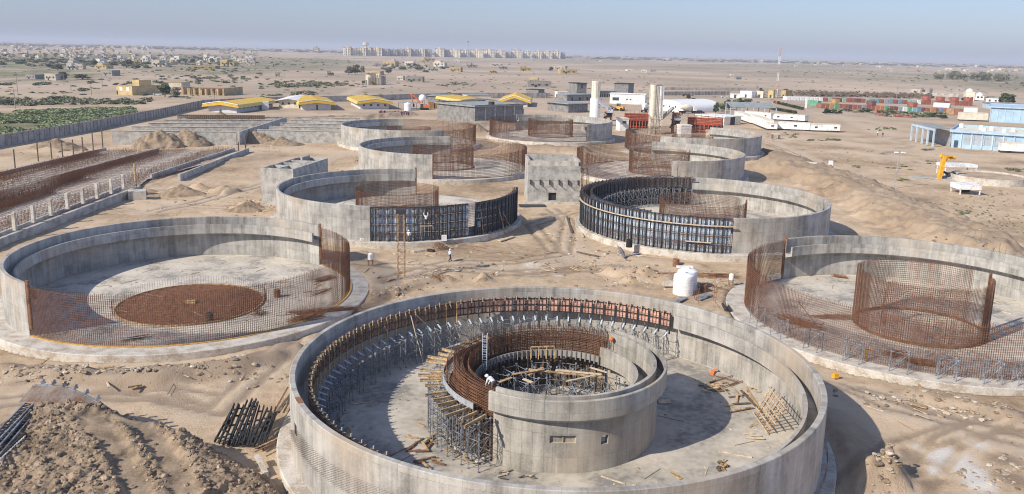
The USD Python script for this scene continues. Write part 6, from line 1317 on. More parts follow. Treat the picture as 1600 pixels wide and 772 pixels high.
for x, y in ((-1.2, -.6), (1.2, -.6), (1.2, .6), (-1.2, .6)): obj('leg', MB().beam((x, y, 0), (x, y, 1.6), 0.2), 'dark_steel', t)
for lab, pl, pr, hp, m in (('tall ochre hut left of the red mast', (1199.5, 153), (1208, 153.5), 11.5, 'ochre_brick'), ('ochre hut right of the red mast', (1220, 152.5), (1227, 153), 10.5, 'ochre_brick'), ('cream hut left of the ochre huts', (1180, 152.5), (1192, 153), 9, 'cream_paint'), ('white house with a stepped roof left of the cream hut', (1156, 152), (1174, 153), 9, 'white_paint'), ('small white hut beside the white container row', (1234, 152.5), (1240, 152.5), 6, 'white_paint'), ('low pale wall house beside the green trees', (1141, 153), (1156, 153.5), 5.5, 'white_paint')):
    building('hut', lab, 'hut', pl, pr, hp, 7, m, m, 'flat', [(1, 1.4, 2.2, 0, .2, .8)], over=0.1)
# mast
def mast(label, px, py, hpx, w=1.1):
    o = G(px, py); s = scale_at(px, py); h = hpx*s; t = thing('radio_mast', label, 'mast', o); n = 7
    for k in range(n):
        z0, z1 = h*k/n, h*(k+1)/n; m_ = 'pink_board' if k % 2 == 0 else 'white_paint'; mb = MB()
        for a in (0.5, 2.6, 4.7): mb.beam((w/2*math.cos(a), w/2*math.sin(a), z0), (w/2*math.cos(a), w/2*math.sin(a), z1), 0.11)
        for j in range(4):
            zz = z0+(z1-z0)*j/4
            for a, b in ((.5, 2.6), (2.6, 4.7), (4.7, .5)): mb.beam((w/2*math.cos(a), w/2*math.sin(a), zz), (w/2*math.cos(b), w/2*math.sin(b), zz+(z1-z0)/4), 0.05)
        obj('section', mb, m_, t)
mast('tall red and white lattice radio mast', 1212, 165, 84)
# container yard
cols = ['box_red', 'box_rust', 'box_maroon', 'box_rust', 'box_orange', 'box_red', 'box_ochre', 'box_green', 'box_grey', 'box_blue', 'box_pale_green', 'box_white', 'box_teal', 'box_rust', 'box_red']
words = dict(box_red='red', box_rust='rust red', box_maroon='maroon', box_orange='orange', box_ochre='ochre', box_green='green', box_grey='grey', box_blue='blue', box_pale_green='pale green', box_white='white', box_teal='teal')
front_c = 'rust rust ochre green rust red maroon rust rust blue red rust orange orange green rust maroon grey white green teal blue maroon rust ochre rust blue red red red red'.split()
back_c = 'white white white white white white white white red pale_green rust maroon pale_green red rust maroon red pale_green green blue rust grey blue red blue rust teal pale_green white rust red ochre rust rust red maroon rust rust red rust'.split()
c_proto = {}
def yard_container(px, py, m, row, group, z=0.0):
    o = G(px, py)+[0, 0, z]
    if m not in c_proto:
        t = thing('container', f'{words[m]} container end-on in the {row}', 'container', o, 0.12, group)
        cb = MB().box(0.06, 2.38, 0.06, 6.0, 0.06, 2.54)
        for k in range(7): cb.box(0.2+k*0.3, 0.34+k*0.3, 0.0, 0.059, 0.2, 2.4)
        obj('shell', cb, m, t); fr = MB()
        for x in (0, 2.32):
            for y in (-0.02, 5.94): fr.box(x, x+0.12, y, y+0.12, 0, 2.6)
        obj('frame', fr, m, t); c_proto[m] = t
    else: dup(c_proto[m], o, 0.12, f'{words[m]} container end-on in the {row}', group)
for k, c in enumerate(front_c):
    x = 1283+7.15*k; y = 169+9.5*(x-1283)/220
    yard_container(x, y, 'box_'+c, 'front row of the container yard', words['box_'+c]+' containers, front row')
    if k in (3, 11, 20): c2 = cols[(k*7) % len(cols)]; yard_container(x, y, c2, 'upper tier of the front row', words[c2]+' containers, upper tier', 2.62)
for k, c in enumerate(back_c):
    x = 1229+7.3*k; y = 157+8.5*(x-1229)/290
    if 1480 < x < 1488: continue
    yard_container(x, y, 'box_'+c, 'back row of the container yard', words['box_'+c]+' containers, back row')
    if x > 1440 and k % 3 == 0: c2 = ['box_red', 'box_rust', 'box_maroon'][k % 3]; yard_container(x, y, c2, 'upper tier of the back row', words[c2]+' containers, back upper tier', 2.62)
container('bright green container standing side-on at the left of the front row', (1261.5, 165), (1277.5, 166.5), 8, 2.5, 'box_green')
container('left ochre container in the low group right of the front row', (1478, 178.5), (1490, 179), 8, 2.5, 'box_ochre'); container('right rust container in the low group right of the front row', (1490.5, 179), (1503, 179.5), 8, 2.5, 'box_rust')
container('white container lying askew between the two rows', (1458, 167), (1483, 168.5), 6, 3, 'box_white')
scr = MB(); 
for k in range(420):
    x = rng.uniform(1244, 1455); y = 148+5.0*(x-1244)/210+rng.uniform(-2.2, 2.2); p = G(x, y); a = rng.uniform(0, 3.1); L_ = rng.uniform(1.5, 6); d_ = np.array([math.cos(a)*L_, math.sin(a)*L_, rng.uniform(-.6, 1.0)]); scr.beam(p+[0, 0, rng.uniform(0.2, 2.0)], p+d_+[0, 0, rng.uniform(0.6, 2.4)], rng.uniform(.3, 1.6), rng.uniform(.2, 1.0))
obj('scrap_heap', scr, 'timber_dark', label='long dark heap of scrap behind the container yard', cat='scrap', kind='stuff')
scr = MB()
for k in range(60):
    x = rng.uniform(1370, 1425); p = G(x, 180+2.5*(x-1370)/55+rng.uniform(-1.6, 1.6)); a = rng.uniform(0, 3.1); L_ = rng.uniform(1, 3.5); scr.beam(p+[0, 0, rng.uniform(0.1, .5)], p+[math.cos(a)*L_, math.sin(a)*L_, rng.uniform(0, 1.1)], rng.uniform(.2, .9), rng.uniform(.2, .7))
obj('scrap_heap', scr, 'box_red', label='scatter of red steel scrap on the sand before the containers', cat='scrap', kind='stuff')
# blue buildings
t, L, D, h = building('blue_building', 'low sky blue building with louvred windows and a canopy at its left', 'building', (1485.5, 230), (1640, 241), 21, 26, 'sky_blue_wall', 'pale_blue_wall', 'flat', over=0.8, parapet=0.9)
for k in range(4):
    x = L*(0.125+0.108*k); w_ = obj('window', MB().box(x, x+3.2, -0.05, 0.01, 1.3, 4.2), 'box_grey', t); lv = MB()
    for j in range(8): lv.box(x+0.05, x+3.15, -0.12, -0.052, 1.4+j*0.34, 1.52+j*0.34)
    obj('louvre', lv, 'pale_blue_wall', w_, kind='stuff')
for k in range(8): x = L*(0.1+0.108*k); obj('pilaster', MB().box(x-0.2, x+0.2, -0.3, -0.002, 0, h), 'pale_blue_wall', t)
obj('door', MB().box(0.8, 2.0, -0.04, 0.01, 0, 2.4), 'window_glass', t); obj('roof_deck', MB().box(0.2, L-0.2, 0.2, D-0.2, h+0.285, h+0.4), 'cream_paint', t)
for k, (px, py) in enumerate([(1502, 199), (1533, 202), (1537, 206), (1549, 204), (1569, 208), (1583, 206)]):
    p = G(px, py, h+0.4); water_tank(['leftmost small white roof tank on the low blue building', 'second small white roof tank on the low blue building', 'third small white roof tank, in front of the second', 'fourth small white roof tank on the low blue building', 'fifth small white roof tank on the low blue building', 'rightmost small white roof tank on the low blue building'][k], p, 0.75, 1.3)
ct = thing('canopy', 'pale blue canopy frame on five posts left of the low blue building', 'canopy', G(1457, 229)); o_ = G(1457, 229)
tops = [(1423, 219.5), (1431, 222), (1440, 224.5), (1448, 227), (1457, 229.5)]
for q in tops: p = G(*q)-o_; obj('post', MB().beam(p, p+[0, 0, h+0.4], 0.5), 'pale_blue_wall', ct)
a, b = G(*tops[0])-o_, G(*tops[-1])-o_; c, d = G(1485, 229.5)-o_, G(1450, 219)-o_
obj('edge_beam', MB().beam(a+[0, 0, h+0.6], b+[0, 0, h+0.6], 0.6, 0.7), 'pale_blue_wall', ct)
obj('roof', MB().add(np.array([[*x[:2], h+0.98] for x in (a, b, c+[-1, 0, 0], d)]+[[*x[:2], h+1.2] for x in (a, b, c+[-1, 0, 0], d)]), BOXF), 'grey_roof', ct)
e_ = d+(c-d)*0.97; e_[2] = d[2] = 0; obj('back_wall', MB().beam(d+[0, 0, h/2], e_+[0, 0, h/2], 0.3, h), 'box_grey', ct)
trailer('white trailer parked in front of the low blue building at the right edge', (1563, 238), (1625, 241), 13, dots=(), D=3)
t, L, D, h = building('blue_shed', 'tall sky blue shed at the right edge behind the low blue building', 'shed', (1546, 190), (1640, 195), 19, 34, 'sky_blue_wall', 'pale_blue_wall', 'flat', over=1.0, parapet=0.5)
for k in range(9): obj('rib', MB().box(L*k/8-0.15, L*k/8+0.15, -0.2, -0.002, 0, h), 'pale_blue_wall', t)
trailer('long cream trailer left of the tall blue shed', (1499, 188.5), (1543, 190), 11, dots=(), D=3, mt='cream_paint'); trailer('white trailer behind the long cream one by the blue shed', (1505, 181), (1526, 182), 11, dots=(), D=3)
building('grey_hall', 'long grey roofed hall behind the tall blue shed', 'hall', (1556, 172), (1640, 175), 7, 30, 'pale_blue_wall', 'grey_roof', over=0.5)
for lab, pl, pr, hp, m, D in (('yellow house with a white dome on its roof behind the containers', (1508, 157), (1522, 157.5), 11, 'cream_paint', 9), ('white low house right of the yellow domed house', (1524, 156), (1537, 156.5), 5, 'white_paint', 7), ('white long house left of the big dark tree', (1540, 161.5), (1561, 162.5), 6, 'white_paint', 8), ('long low grey store in the plain at right', (1479, 143), (1506, 144), 5, 'grey_house', 8)):
    t, L, D, h = building('house', lab, 'house', pl, pr, hp, D, m, m, 'flat', [(2, 1.2, 1.2, 1.4, .05, .95)], over=0.1)
    if 'dome' in lab: obj('dome', MB().lathe([(2.6, h+0.3), (2.4, h+1.4), (1.5, h+2.3), (0, h+2.8)], 16, (L/2, 4, 0)), 'white_paint', t, 40)
# jib crane, canopies, old round tank
o = G(1469, 281); s = scale_at(1469, 281); t = thing('jib_crane', 'yellow jib crane beside the old round tank', 'crane', o)
obj('mast', MB().beam((-0.3, 0, 0), (0.3, 0, 34*s), 0.9, 0.8), 'yellow_paint', t); obj('jib', MB().beam((-0.6, 0, 34*s), (19*s, 0.8, 30.5*s), 0.6, 0.7), 'yellow_paint', t); obj('brace', MB().beam((0.4, 0, 27*s), (3.2, 0.1, 32.6*s), 0.35), 'yellow_paint', t); obj('hoist', MB().box(1.4, 2.3, -.4, .6, 31*s, 32*s), 'dark_steel', t)
oc = G(1543, 283); cr = 48*scale_at(1543, 283); t = thing('round_tank', 'low old round concrete tank right of the yellow crane', 'tank', oc)
obj('wall', MB().arc([(cr-0.4, -0.3), (cr, -0.3), (cr, 1.5), (cr-0.4, 1.5)], 0, 360, 90), 'pale_concrete', t, 30); obj('fill', MB().disc(cr-0.4, 1.1, 60), 'dry_soil', t)
def white_canopy(label, px, py, w, d, h, sk):
    o = G(px, py); t = thing('canopy', label, 'canopy', o)
    obj('roof', MB().box(-0.2, w+0.2, -0.2, d+0.2, h, h+0.12), 'white_paint', t); obj('fascia', MB().box(-0.25, w+0.25, -0.25, -0.203, h-sk, h+0.14).box(-0.25, -0.203, -0.2, d+0.2, h-sk, h+0.14).box(w+0.203, w+0.25, -0.2, d+0.2, h-sk, h+0.14), 'white_paint', t)
    for x in (0, w):
        for y in (0, d): obj('post', MB().beam((x, y, 0), (x, y, h), 0.2), 'white_paint', t)
s1_, s2_ = scale_at(1490, 304), scale_at(1478, 276)
white_canopy('square white canopy over a small pump, before the old round tank', 1500, 304, 27*s1_, 3.8, 13*s1_, 0.9); white_canopy('long white canopy right of the yellow crane', 1476, 274, 43*s2_, 4.0, 8*s2_+1.2, 0.5)
t = thing('pump', 'small dark pump under the square white canopy', 'pump', G(1507, 300)); obj('block', MB().box(-.8, .8, -.4, .4, 0, .9), 'dark_steel', t); obj('motor', MB().tube((-.6, 0, 1.2), (.6, 0, 1.2), .4, 10), 'box_grey', t)
t = thing('machinery', 'dark screening machinery in the sump by the yellow crane', 'machinery', G(1474, 281)); 
for k in range(9): obj('part', MB().beam((rng.uniform(0, 5), rng.uniform(0, 2), 0.3), (rng.uniform(0, 5), rng.uniform(0, 2), rng.uniform(.6, 2)), 0.5, 0.5), 'dark_steel' if k % 2 else 'box_grey', t)
block('grey flat slab left of the yellow crane', G(1455, 280), -0.15, 9, 5, 0.25, 'concrete', 'slab_piece', 'slab')
t = thing('lamp_post', 'tall thin lamp post with two white heads beside the track', 'lamp post', G(1396, 295)); hl_ = 51*scale_at(1396, 295); obj('mast', MB().tube((0, 0, 0), (0.5, 0, hl_), 0.11, 8, 0.07), 'box_grey', t)
for sx in (-1, 1): obj('head', MB().box(0.5+sx*0.75-0.4, 0.5+sx*0.75+0.4, -.25, .25, hl_+0.1, hl_+0.35), 'white_plastic', t)
obj('crossarm', MB().beam((-0.4, 0, hl_+0.05), (1.4, 0, hl_+0.05), 0.09), 'box_grey', t)
for lab, px, py in (('white valve post beside the right track end', 1540, 378), ('small white post left of the lamp post on the bank', 1297, 266), ('white post at the corner near the container rows', 1259, 169)): block(lab, G(px, py), 0, 0.9, 0.7, 14*scale_at(px, py), 'white_plastic', 'marker_post', 'post')
block('pale concrete kerb piece lying on the sand bank top', G(1263, 258), -0.7, 5, 1.0, 0.9, 'pale_concrete', 'kerb_piece', 'kerb')
# fence line of thin posts along the track
fp_ = None
for k, tt in enumerate(np.linspace(0, 1, 34)):
    pts = [(1240, 240), (1330, 285), (1420, 322), (1520, 372), (1600, 412)]; u = tt*4; i_ = min(3, int(u)); q = np.array(pts[i_])*(1-(u-i_))+np.array(pts[i_+1])*(u-i_)
    p = terrain_pt(*q)
    if fp_ is None: fp_ = thing('fence_post', 'thin grey fence post in the line along the right track', 'fence post', p, 0, 'fence posts along the right track'); obj('stake', MB().box(-.03, .03, -.03, .03, -0.2, 1.2), 'grey_house', fp_); obj('foot', MB().box(-.1, .1, -.1, .1, -0.1, .05), 'grey_house', fp_)
    else: dup(fp_, p)
# ---------------- boundary walls ----------------
def panel_wall(label, pts, h, step, group=None, mt='fence_concrete'):
    o = G(*pts[0]); t = thing('boundary_wall', label, 'wall', o); n_ = 0; pm = MB()
    for p, q in zip(pts[:-1], pts[1:]):
        a, b = G(*p)-o, G(*q)-o; L = np.linalg.norm(b-a); k_ = int(L/step)
        for k in range(k_):
            u, v = a+(b-a)*k/k_, a+(b-a)*(k+1)/k_; d_ = (v-u)/np.linalg.norm(v-u)
            pm.beam(u+[0, 0, h/2-0.1], u+d_*0.01+[0, 0, h/2-0.1], 0.42, h+0.35) if False else pm.box(-0.22, 0.22, -0.22, 0.22, -0.3, h+0.12, math.atan2(d_[1], d_[0]), u)
            if n_ < 290: obj('panel', MB().beam(u+d_*0.23+[0, 0, h/2-0.1], v-d_*0.23+[0, 0, h/2-0.1], 0.16, h+0.2), mt, t); n_ += 1
    obj('posts', pm, 'fence_concrete', t, kind='stuff')
panel_wall('long grey panel wall running up the left side of the site', [(-60, 240), (0, 229), (130, 206.5), (259, 180.5), (318, 167), (420, 161)], 3.1, 2.4)
panel_wall('far panel wall behind the yellow roofed halls', [(420, 161), (560, 158), (640, 155), (730, 153), (860, 153)], 3.0, 3.2)
panel_wall('ragged wall of dark panels right of the twin silo, front row', [(1022, 149), (1080, 148.5), (1140, 148)], 2.6, 3.0); panel_wall('ragged wall of dark panels right of the twin silo, back row', [(1030, 140.5), (1080, 141), (1165, 142)], 2.2, 3.4)
panel_wall('low wall along the plain behind the scrap heap', [(1440, 149), (1498, 152)], 2.6, 4.0)

# ---------------- trees and scrub ----------------
def leaf_cloud(seed, lobes, leaf, n, flat=0.8):
    r = np.random.default_rng(seed); V, F = [], []; k = 0
    for (lx, ly, lz, lr) in lobes:
        m = int(n*lr*lr/sum(l[3]**2 for l in lobes)); d = r.normal(size=(m, 3)); d /= np.linalg.norm(d, axis=1)[:, None]
        c = np.array([lx, ly, lz])+d*lr*(0.45+0.6*r.random((m, 1)))*[1, 1, flat]
        a = r.normal(size=(m, 3)); a /= np.linalg.norm(a, axis=1)[:, None]; b = np.cross(a, r.normal(size=(m, 3))); b /= np.linalg.norm(b, axis=1)[:, None]
        s = leaf*(0.6+0.8*r.random((m, 1)))
        q = np.stack([c-a*s, c+b*s*0.7, c+a*s, c-b*s*0.7], 1).reshape(-1, 3); i = np.arange(m)*4+k
        V.append(q); F.append(np.vstack([np.c_[i, i+1, i+2], np.c_[i, i+2, i+3]])); k += 4*m
    return np.vstack(V), np.vstack(F)
def tree_proto(name, label, loc, seed, mt, kind, scale, rz, group=None):
    t = thing(name, label, 'tree', loc, rz, group, scale); r = random.Random(seed)      # a tree one unit high, one wide
    lobes = []
    for k in range(9): a = r.uniform(0, 6.28); rr = r.uniform(0.05, 0.30); lobes.append((rr*math.cos(a), rr*math.sin(a), r.uniform(0.38, 0.82)-rr*0.3, r.uniform(0.13, 0.22)))
    if kind == 'round': lobes += [(0.22, 0.1, 0.26, .16), (-0.24, -0.06, 0.28, .16), (0.05, 0.26, 0.25, .15), (0, -0.25, 0.25, .15)]
    obj('crown', leaf_cloud(seed, lobes, 0.055, 1500), mt, t)
    tb = MB().tube((0, 0, -0.05), (0.01, 0.0, 0.4), 0.035, 7, 0.022)
    for k in range(5): a = r.uniform(0, 6.28); tb.tube((0.01, 0, 0.25+0.04*k), (0.22*math.cos(a), 0.22*math.sin(a), 0.5+0.06*k), 0.016, 5, 0.006)
    obj('trunk', tb, 'bark', t)
    return t
TREES = [  # photo x, y of the foot, height and width in photo pixels, kind, label
    (258, 151, 21, 27, 0, 'big green tree beside the ruined yellow houses'), (274, 152, 15, 16, 1, 'dark tree right of the big green tree by the ruins'), (96, 125, 12, 20, 1, 'grey green tree beside the pale ruin at left'), (129, 124, 8, 26, 1, 'low wide tree right of the pale ruin at left'),
    (90, 109, 8, 18, 1, None), (78, 106, 6, 12, 1, None), (145, 104, 10, 15, 1, None), (175, 104, 8, 14, 1, None), (198, 106, 13, 20, 1, None), (212, 108, 8, 14, 1, None), (230, 107, 5, 14, 1, None), (285, 100, 8, 17, 1, None), (300, 99, 7, 12, 1, None), (312, 97, 7, 9, 1, None), (332, 98, 7, 10, 1, None), (260, 104, 7, 9, 1, None),
    (545, 116, 13, 15, 1, 'leftmost of the three grey trees standing close together in the plain'), (556, 116, 15, 14, 1, 'middle of the three grey trees standing close together in the plain'), (565, 115, 12, 12, 1, 'rightmost of the three grey trees standing close together in the plain'), (607, 115, 10, 13, 1, 'dark round tree behind the roofless ruin in the plain'), (614, 108, 8, 9, 1, None), (640, 105, 6, 12, 1, None), (630, 109, 5, 16, 1, None), (655, 110, 6, 14, 1, None), (590, 117, 6, 14, 1, None), (648, 104, 5, 9, 1, None),
    (568, 132, 7, 6, 0, 'small green tree left before the roofless ruin'), (583, 133, 7, 8, 0, 'small green tree right before the roofless ruin'), (860, 111, 7, 10, 1, 'grey bush tree beside the ochre shed in the plain'), (996, 161, 9, 6, 0, 'green palm like tree before the white long house, left'), (1001, 161, 9, 5, 0, 'green palm like tree before the white long house, right'),
    (1118, 177, 17, 12, 2, None), (1128, 175, 15, 13, 0, None), (1138, 171, 15, 14, 2, None), (1148, 168, 14, 13, 0, None), (1158, 166, 12, 14, 2, None), (1168, 164, 11, 14, 0, None), (1182, 167, 8, 12, 2, None), (1194, 169, 7, 14, 0, None), (1190, 150, 12, 9, 2, None),
    (1068, 152, 7, 8, 0, None), (1076, 155, 8, 9, 2, None), (1083, 159, 7, 8, 0, None), (1092, 163, 6, 9, 2, None), (1102, 164, 6, 9, 0, None), (1110, 165, 6, 8, 2, None), (1572, 163, 15, 25, 2, 'large dark tree behind the tall blue shed at right'), (1505, 158, 6, 8, 2, 'small round dark tree left of the yellow domed house'), (1228, 144, 5, 8, 2, 'small dark tree behind the ochre huts')]
rt_ = random.Random(3)
for k in range(30): x = 1460+rt_.uniform(0, 115); TREES.append((x, 122.5+(x-1460)*0.028+rt_.uniform(-1, 2), rt_.uniform(7, 11), rt_.uniform(8, 15), 1, None))
for k in range(22): x = rt_.uniform(1325, 1490); TREES.append((x, 173+(x-1325)*0.075+rt_.uniform(-1.0, 1.5), rt_.uniform(2.5, 5), rt_.uniform(7, 14), 2 if k % 2 else 0, 'hedge'))
for k in range(14): x = 1212+41*k/13; TREES.append((x, 162+10*k/13, 4.5, 8, 2, 'hedge')); x = 1206+36*k/13; TREES.append((x, 171.5+6*k/13, 4.5, 8, 2, 'hedge'))
for x, y, h_, w_ in ((1291, 178, 8, 14), (1303, 178, 7, 13), (1312, 178, 6, 9)): TREES.append((x, y, h_, w_, 2, 'hedge'))
tp = {}
for k, (px, py, hp, wp, kd, lab) in enumerate(TREES):
    s = scale_at(px, py); o = G(px, py); mt = ['leaf_green', 'leaf_grey', 'leaf_dark'][kd]; base = ['green', 'grey green', 'dark green'][kd]
    grp = None
    if lab in (None, 'hedge'):
        zone = 'clipped hedge row by the container yard' if lab == 'hedge' else 'far village at left' if px < 400 else 'grove on the plain at right' if px > 1400 else 'plain before the apartment blocks' if px < 1000 else 'row beside the white tent hall and trailers'
        grp = f'{base} trees, {zone}'; lab = (f'low {base} bush of the hedge rows near the container yard' if zone.startswith('clipped') else f'{base} tree standing in the {zone}')
    sc = (wp*s*1.05, wp*s*1.05, hp*s*1.08); var = (kd, k % 2)
    name = 'hedge_bush' if lab.startswith('low') and 'hedge' in lab else 'tree'
    if var not in tp: tp[var] = tree_proto('tree', lab, o, 50+k, mt, 'round' if kd else 'tall', sc, rng.uniform(0, 6), grp)
    else: dup(tp[var], o, rng.uniform(0, 6), lab, grp, sc); stage.GetPrimAtPath(tp[var].GetPath())
bush = [leaf_cloud(200+k, [(0, 0, 0.25, .38), (.3, .1, .18, .28), (-.28, .12, .16, .26), (0.05, -.3, .15, .26)], 0.12, 110, 0.7) for k in range(4)]
P_, S_, I_ = [], [], []
def scatter(px, py, wx, wy, n, smin, smax, ids, gauss=True):
    for _ in range(n):
        a, b = (rng.normal()*0.6, rng.normal()*0.6) if gauss else (rng.uniform(-1, 1), rng.uniform(-1, 1))
        y = py+wy*b
        if y < 84: continue
        q = G(px+wx*a, y); P_.append((q[0], q[1], -0.1)); s = rng.uniform(smin, smax); S_.append((s*rng.uniform(1, 1.6), s*rng.uniform(1, 1.6), s*0.8)); I_.append(rng.choice(ids))
for px, py, ax, ay_, k in SCRUB:
    if k < 0.9: scatter(px, py, ax, ay_, int(90*k), 1.5, 4.5, [1, 3])
for px, py, wx, wy, n, a, b, ids in [(45, 163, 40, 2, 26, 2.5, 4.5, [0, 1]), (100, 158, 20, 3, 16, 3, 5, [0, 1]), (180, 161, 30, 2, 26, 2, 3.5, [0, 1]), (10, 132, 14, 1.5, 10, 2, 4, [0, 1]), (65, 132, 8, 1, 6, 3, 5, [1]), (130, 140, 6, 2, 6, 2, 4, [1]), (470, 133, 60, 3, 60, 1.5, 3.5, [1, 3]), (450, 135, 14, 1.5, 14, 2, 4, [0, 1]), (505, 131, 30, 2, 30, 2, 3.5, [0, 1]), (475, 146, 16, 2, 18, 2, 4, [1, 3]), (430, 149, 10, 1, 8, 1.5, 3, [1]), (705, 132, 25, 2.5, 26, 1.2, 3, [1, 3]), (240, 131, 60, 3, 40, 1.5, 3, [1, 3]), (330, 122, 60, 3, 40, 2, 4, [1, 3]),
         (1235, 213, 8, 3, 8, 1.0, 1.8, [0, 1]), (1265, 220, 10, 1, 9, .8, 1.4, [0]), (1300, 219, 18, 1.2, 16, .8, 1.6, [0]), (1412, 282, 10, 2, 10, .6, 1.2, [0]), (1340, 260, 8, 1.5, 6, .6, 1.1, [1]), (1400, 262, 14, 1.5, 9, .6, 1.1, [1]), (1282, 260, 6, 2, 7, .6, 1.2, [0]), (1425, 266, 8, 1.2, 6, .5, 1.0, [0]), (1455, 253, 12, 2, 7, .5, 1.1, [1]), (1590, 264, 16, 2, 8, .8, 1.6, [1]), (1448, 234, 8, .8, 4, .8, 1.4, [1]), (1380, 201, 20, 2.5, 14, .8, 1.6, [0, 3]), (1400, 178, 40, 3, 40, 1, 2.2, [0, 1]), (1470, 330, 12, 3, 9, .4, .9, [1, 3]), (1505, 332, 8, 2, 7, .4, .9, [1]), (1520, 374, 4, 1.5, 4, .7, 1.1, [1]), (1495, 361, 3, 1, 3, .6, 1.0, [1]),
         (1500, 320, 90, 26, 120, 0.15, 0.45, [1, 3]), (1350, 245, 90, 14, 110, 0.2, 0.5, [1, 3]), (1560, 350, 40, 30, 90, .12, .35, [1, 3])]: scatter(px, py, wx, wy, n, a, b, ids)
for _ in range(1400):     # thin scrub over the whole plain
    y = 86+70*rng.random()**1.6; q = G(rng.uniform(-60, 1660), max(y, 92 if True else y)); 
    if q[1] < 330: continue
    P_.append((q[0], q[1], -0.1)); s = rng.uniform(0.7, 2.6); S_.append((s*1.5, s*1.4, s*0.6)); I_.append(rng.choice([1, 3]))
instancer('scrub', bush, ['leaf_green', 'leaf_grey', 'leaf_dark', 'leaf_grey'], P_, rng.uniform(0, 6, len(P_)), S_, I_, 'low dusty desert scrub dotted over the plain', 'scrub')
P_, S_, I_ = [], [], []
for px, py, wx, wy, n in [(70, 96, 110, 5, 110), (220, 99, 150, 4, 110), (60, 85, 110, 4, 130), (300, 88, 120, 4, 60), (640, 106, 60, 5, 40)]: scatter(px, py, wx, wy, n, 3.0, 7.5, [1, 2])
instancer('far_grove', bush, ['leaf_green', 'leaf_grey', 'leaf_dark', 'leaf_grey'], P_, rng.uniform(0, 6, len(P_)), S_, I_, 'dusty groves and thickets among the far houses', 'grove')
P_, S_, I_ = [], [], []
fieldp = Polygon([tuple(G2(*q)) for q in [(-60, 178), (60, 174), (150, 171), (208, 170), (205, 178), (150, 191), (70, 206), (-60, 226)]]); b_ = fieldp.bounds
q = np.c_[rng.uniform(b_[0], b_[2], 12000), rng.uniform(b_[1], b_[3], 12000)]; q = q[shapely.contains_xy(fieldp, q[:, 0], q[:, 1])][:5200]
nz = meshkit.fbm(np.c_[q*0.05, np.zeros(len(q))], 3, 31); q = q[nz > 0.36]
P_ = np.c_[q, np.full(len(q), -0.1)]; sc = rng.uniform(1.2, 3.4, len(q))
instancer('crop_field', bush, ['leaf_field', 'leaf_field', 'leaf_green', 'leaf_grey'], P_, rng.uniform(0, 6, len(q)), np.c_[sc*1.4, sc*1.4, sc*.75], rng.choice([0, 0, 1, 1, 2, 3], len(q)), 'green field of tall bushes beyond the boundary wall at left', 'field')
P_, S_ = [], []
for _ in range(1500):     # belts of trees along the horizon
    x = rng.uniform(-80, 1680); hy_ = CYP+FPX*(FW[2]+(x-800)/FPX*RT[2])/UP[2]; q = G(x, hy_+rng.uniform(5.0, 9.5)); s = rng.uniform(6, 12); P_.append((q[0], q[1], 0)); S_.append((s*rng.uniform(2, 5), s*2, s*0.9))
instancer('tree_belt', bush[:2], ['leaf_dark', 'leaf_grey'], P_, rng.uniform(0, 6, len(P_)), S_, rng.integers(0, 2, len(P_)), 'far belts of trees along the hazy horizon', 'tree belt')

# ---------------- houses of the plain ----------------
def house_proto(label, loc, kind, mt, scale, rz, group):
    t = thing('house', label, 'house', loc, rz, group, scale)       # unit: 1 wide (x), 1 deep, 1 high
    b = MB()
    if kind == 0: b.box(0, 1, 0, 1, -0.05, 0.72).box(0.05, 0.6, 0.2, 0.95, 0.721, 1.0)
    elif kind == 1: b.box(0, 1, 0, 1, -0.05, 0.8).box(0, 1, 0, 0.05, 0.801, 1.0).box(0, 0.05, 0.051, 1, 0.801, 1.0).box(0.95, 1, 0.051, 1, 0.801, 1.0).box(0.06, 0.94, 0.95, 1, 0.801, 1.0)
    else: b.box(0, 0.55, 0, 1, -0.05, 1.0).box(0.551, 1, 0.1, 0.9, -0.05, 0.62)
    obj('wall', b, mt, t)
    for x in (0.14, 0.42, 0.74): obj('window', MB().box(x, x+0.11, -0.012, 0.02 if x < .55 or kind < 2 else 0.12, 0.3, 0.55), 'dark_opening', t)
    obj('door', MB().box(0.28, 0.38, -0.012, 0.02, 0, 0.42), 'dark_opening', t)
    return t
hp_ = {}
def add_house(px, py, wpx, hpx, kind, mt, label, group=None, rz=None):
    s = scale_at(px, py); o = G(px, py); w = wpx*s; sc = (w, w*rng.uniform(0.7, 1.1), hpx*s); rz = rng.uniform(-0.35, 0.25) if rz is None else rz
    if (kind, mt) not in hp_: hp_[(kind, mt)] = house_proto(label, o, kind, mt, sc, rz, group); return hp_[(kind, mt)]
    return dup(hp_[(kind, mt)], o, rz, label, group, sc)
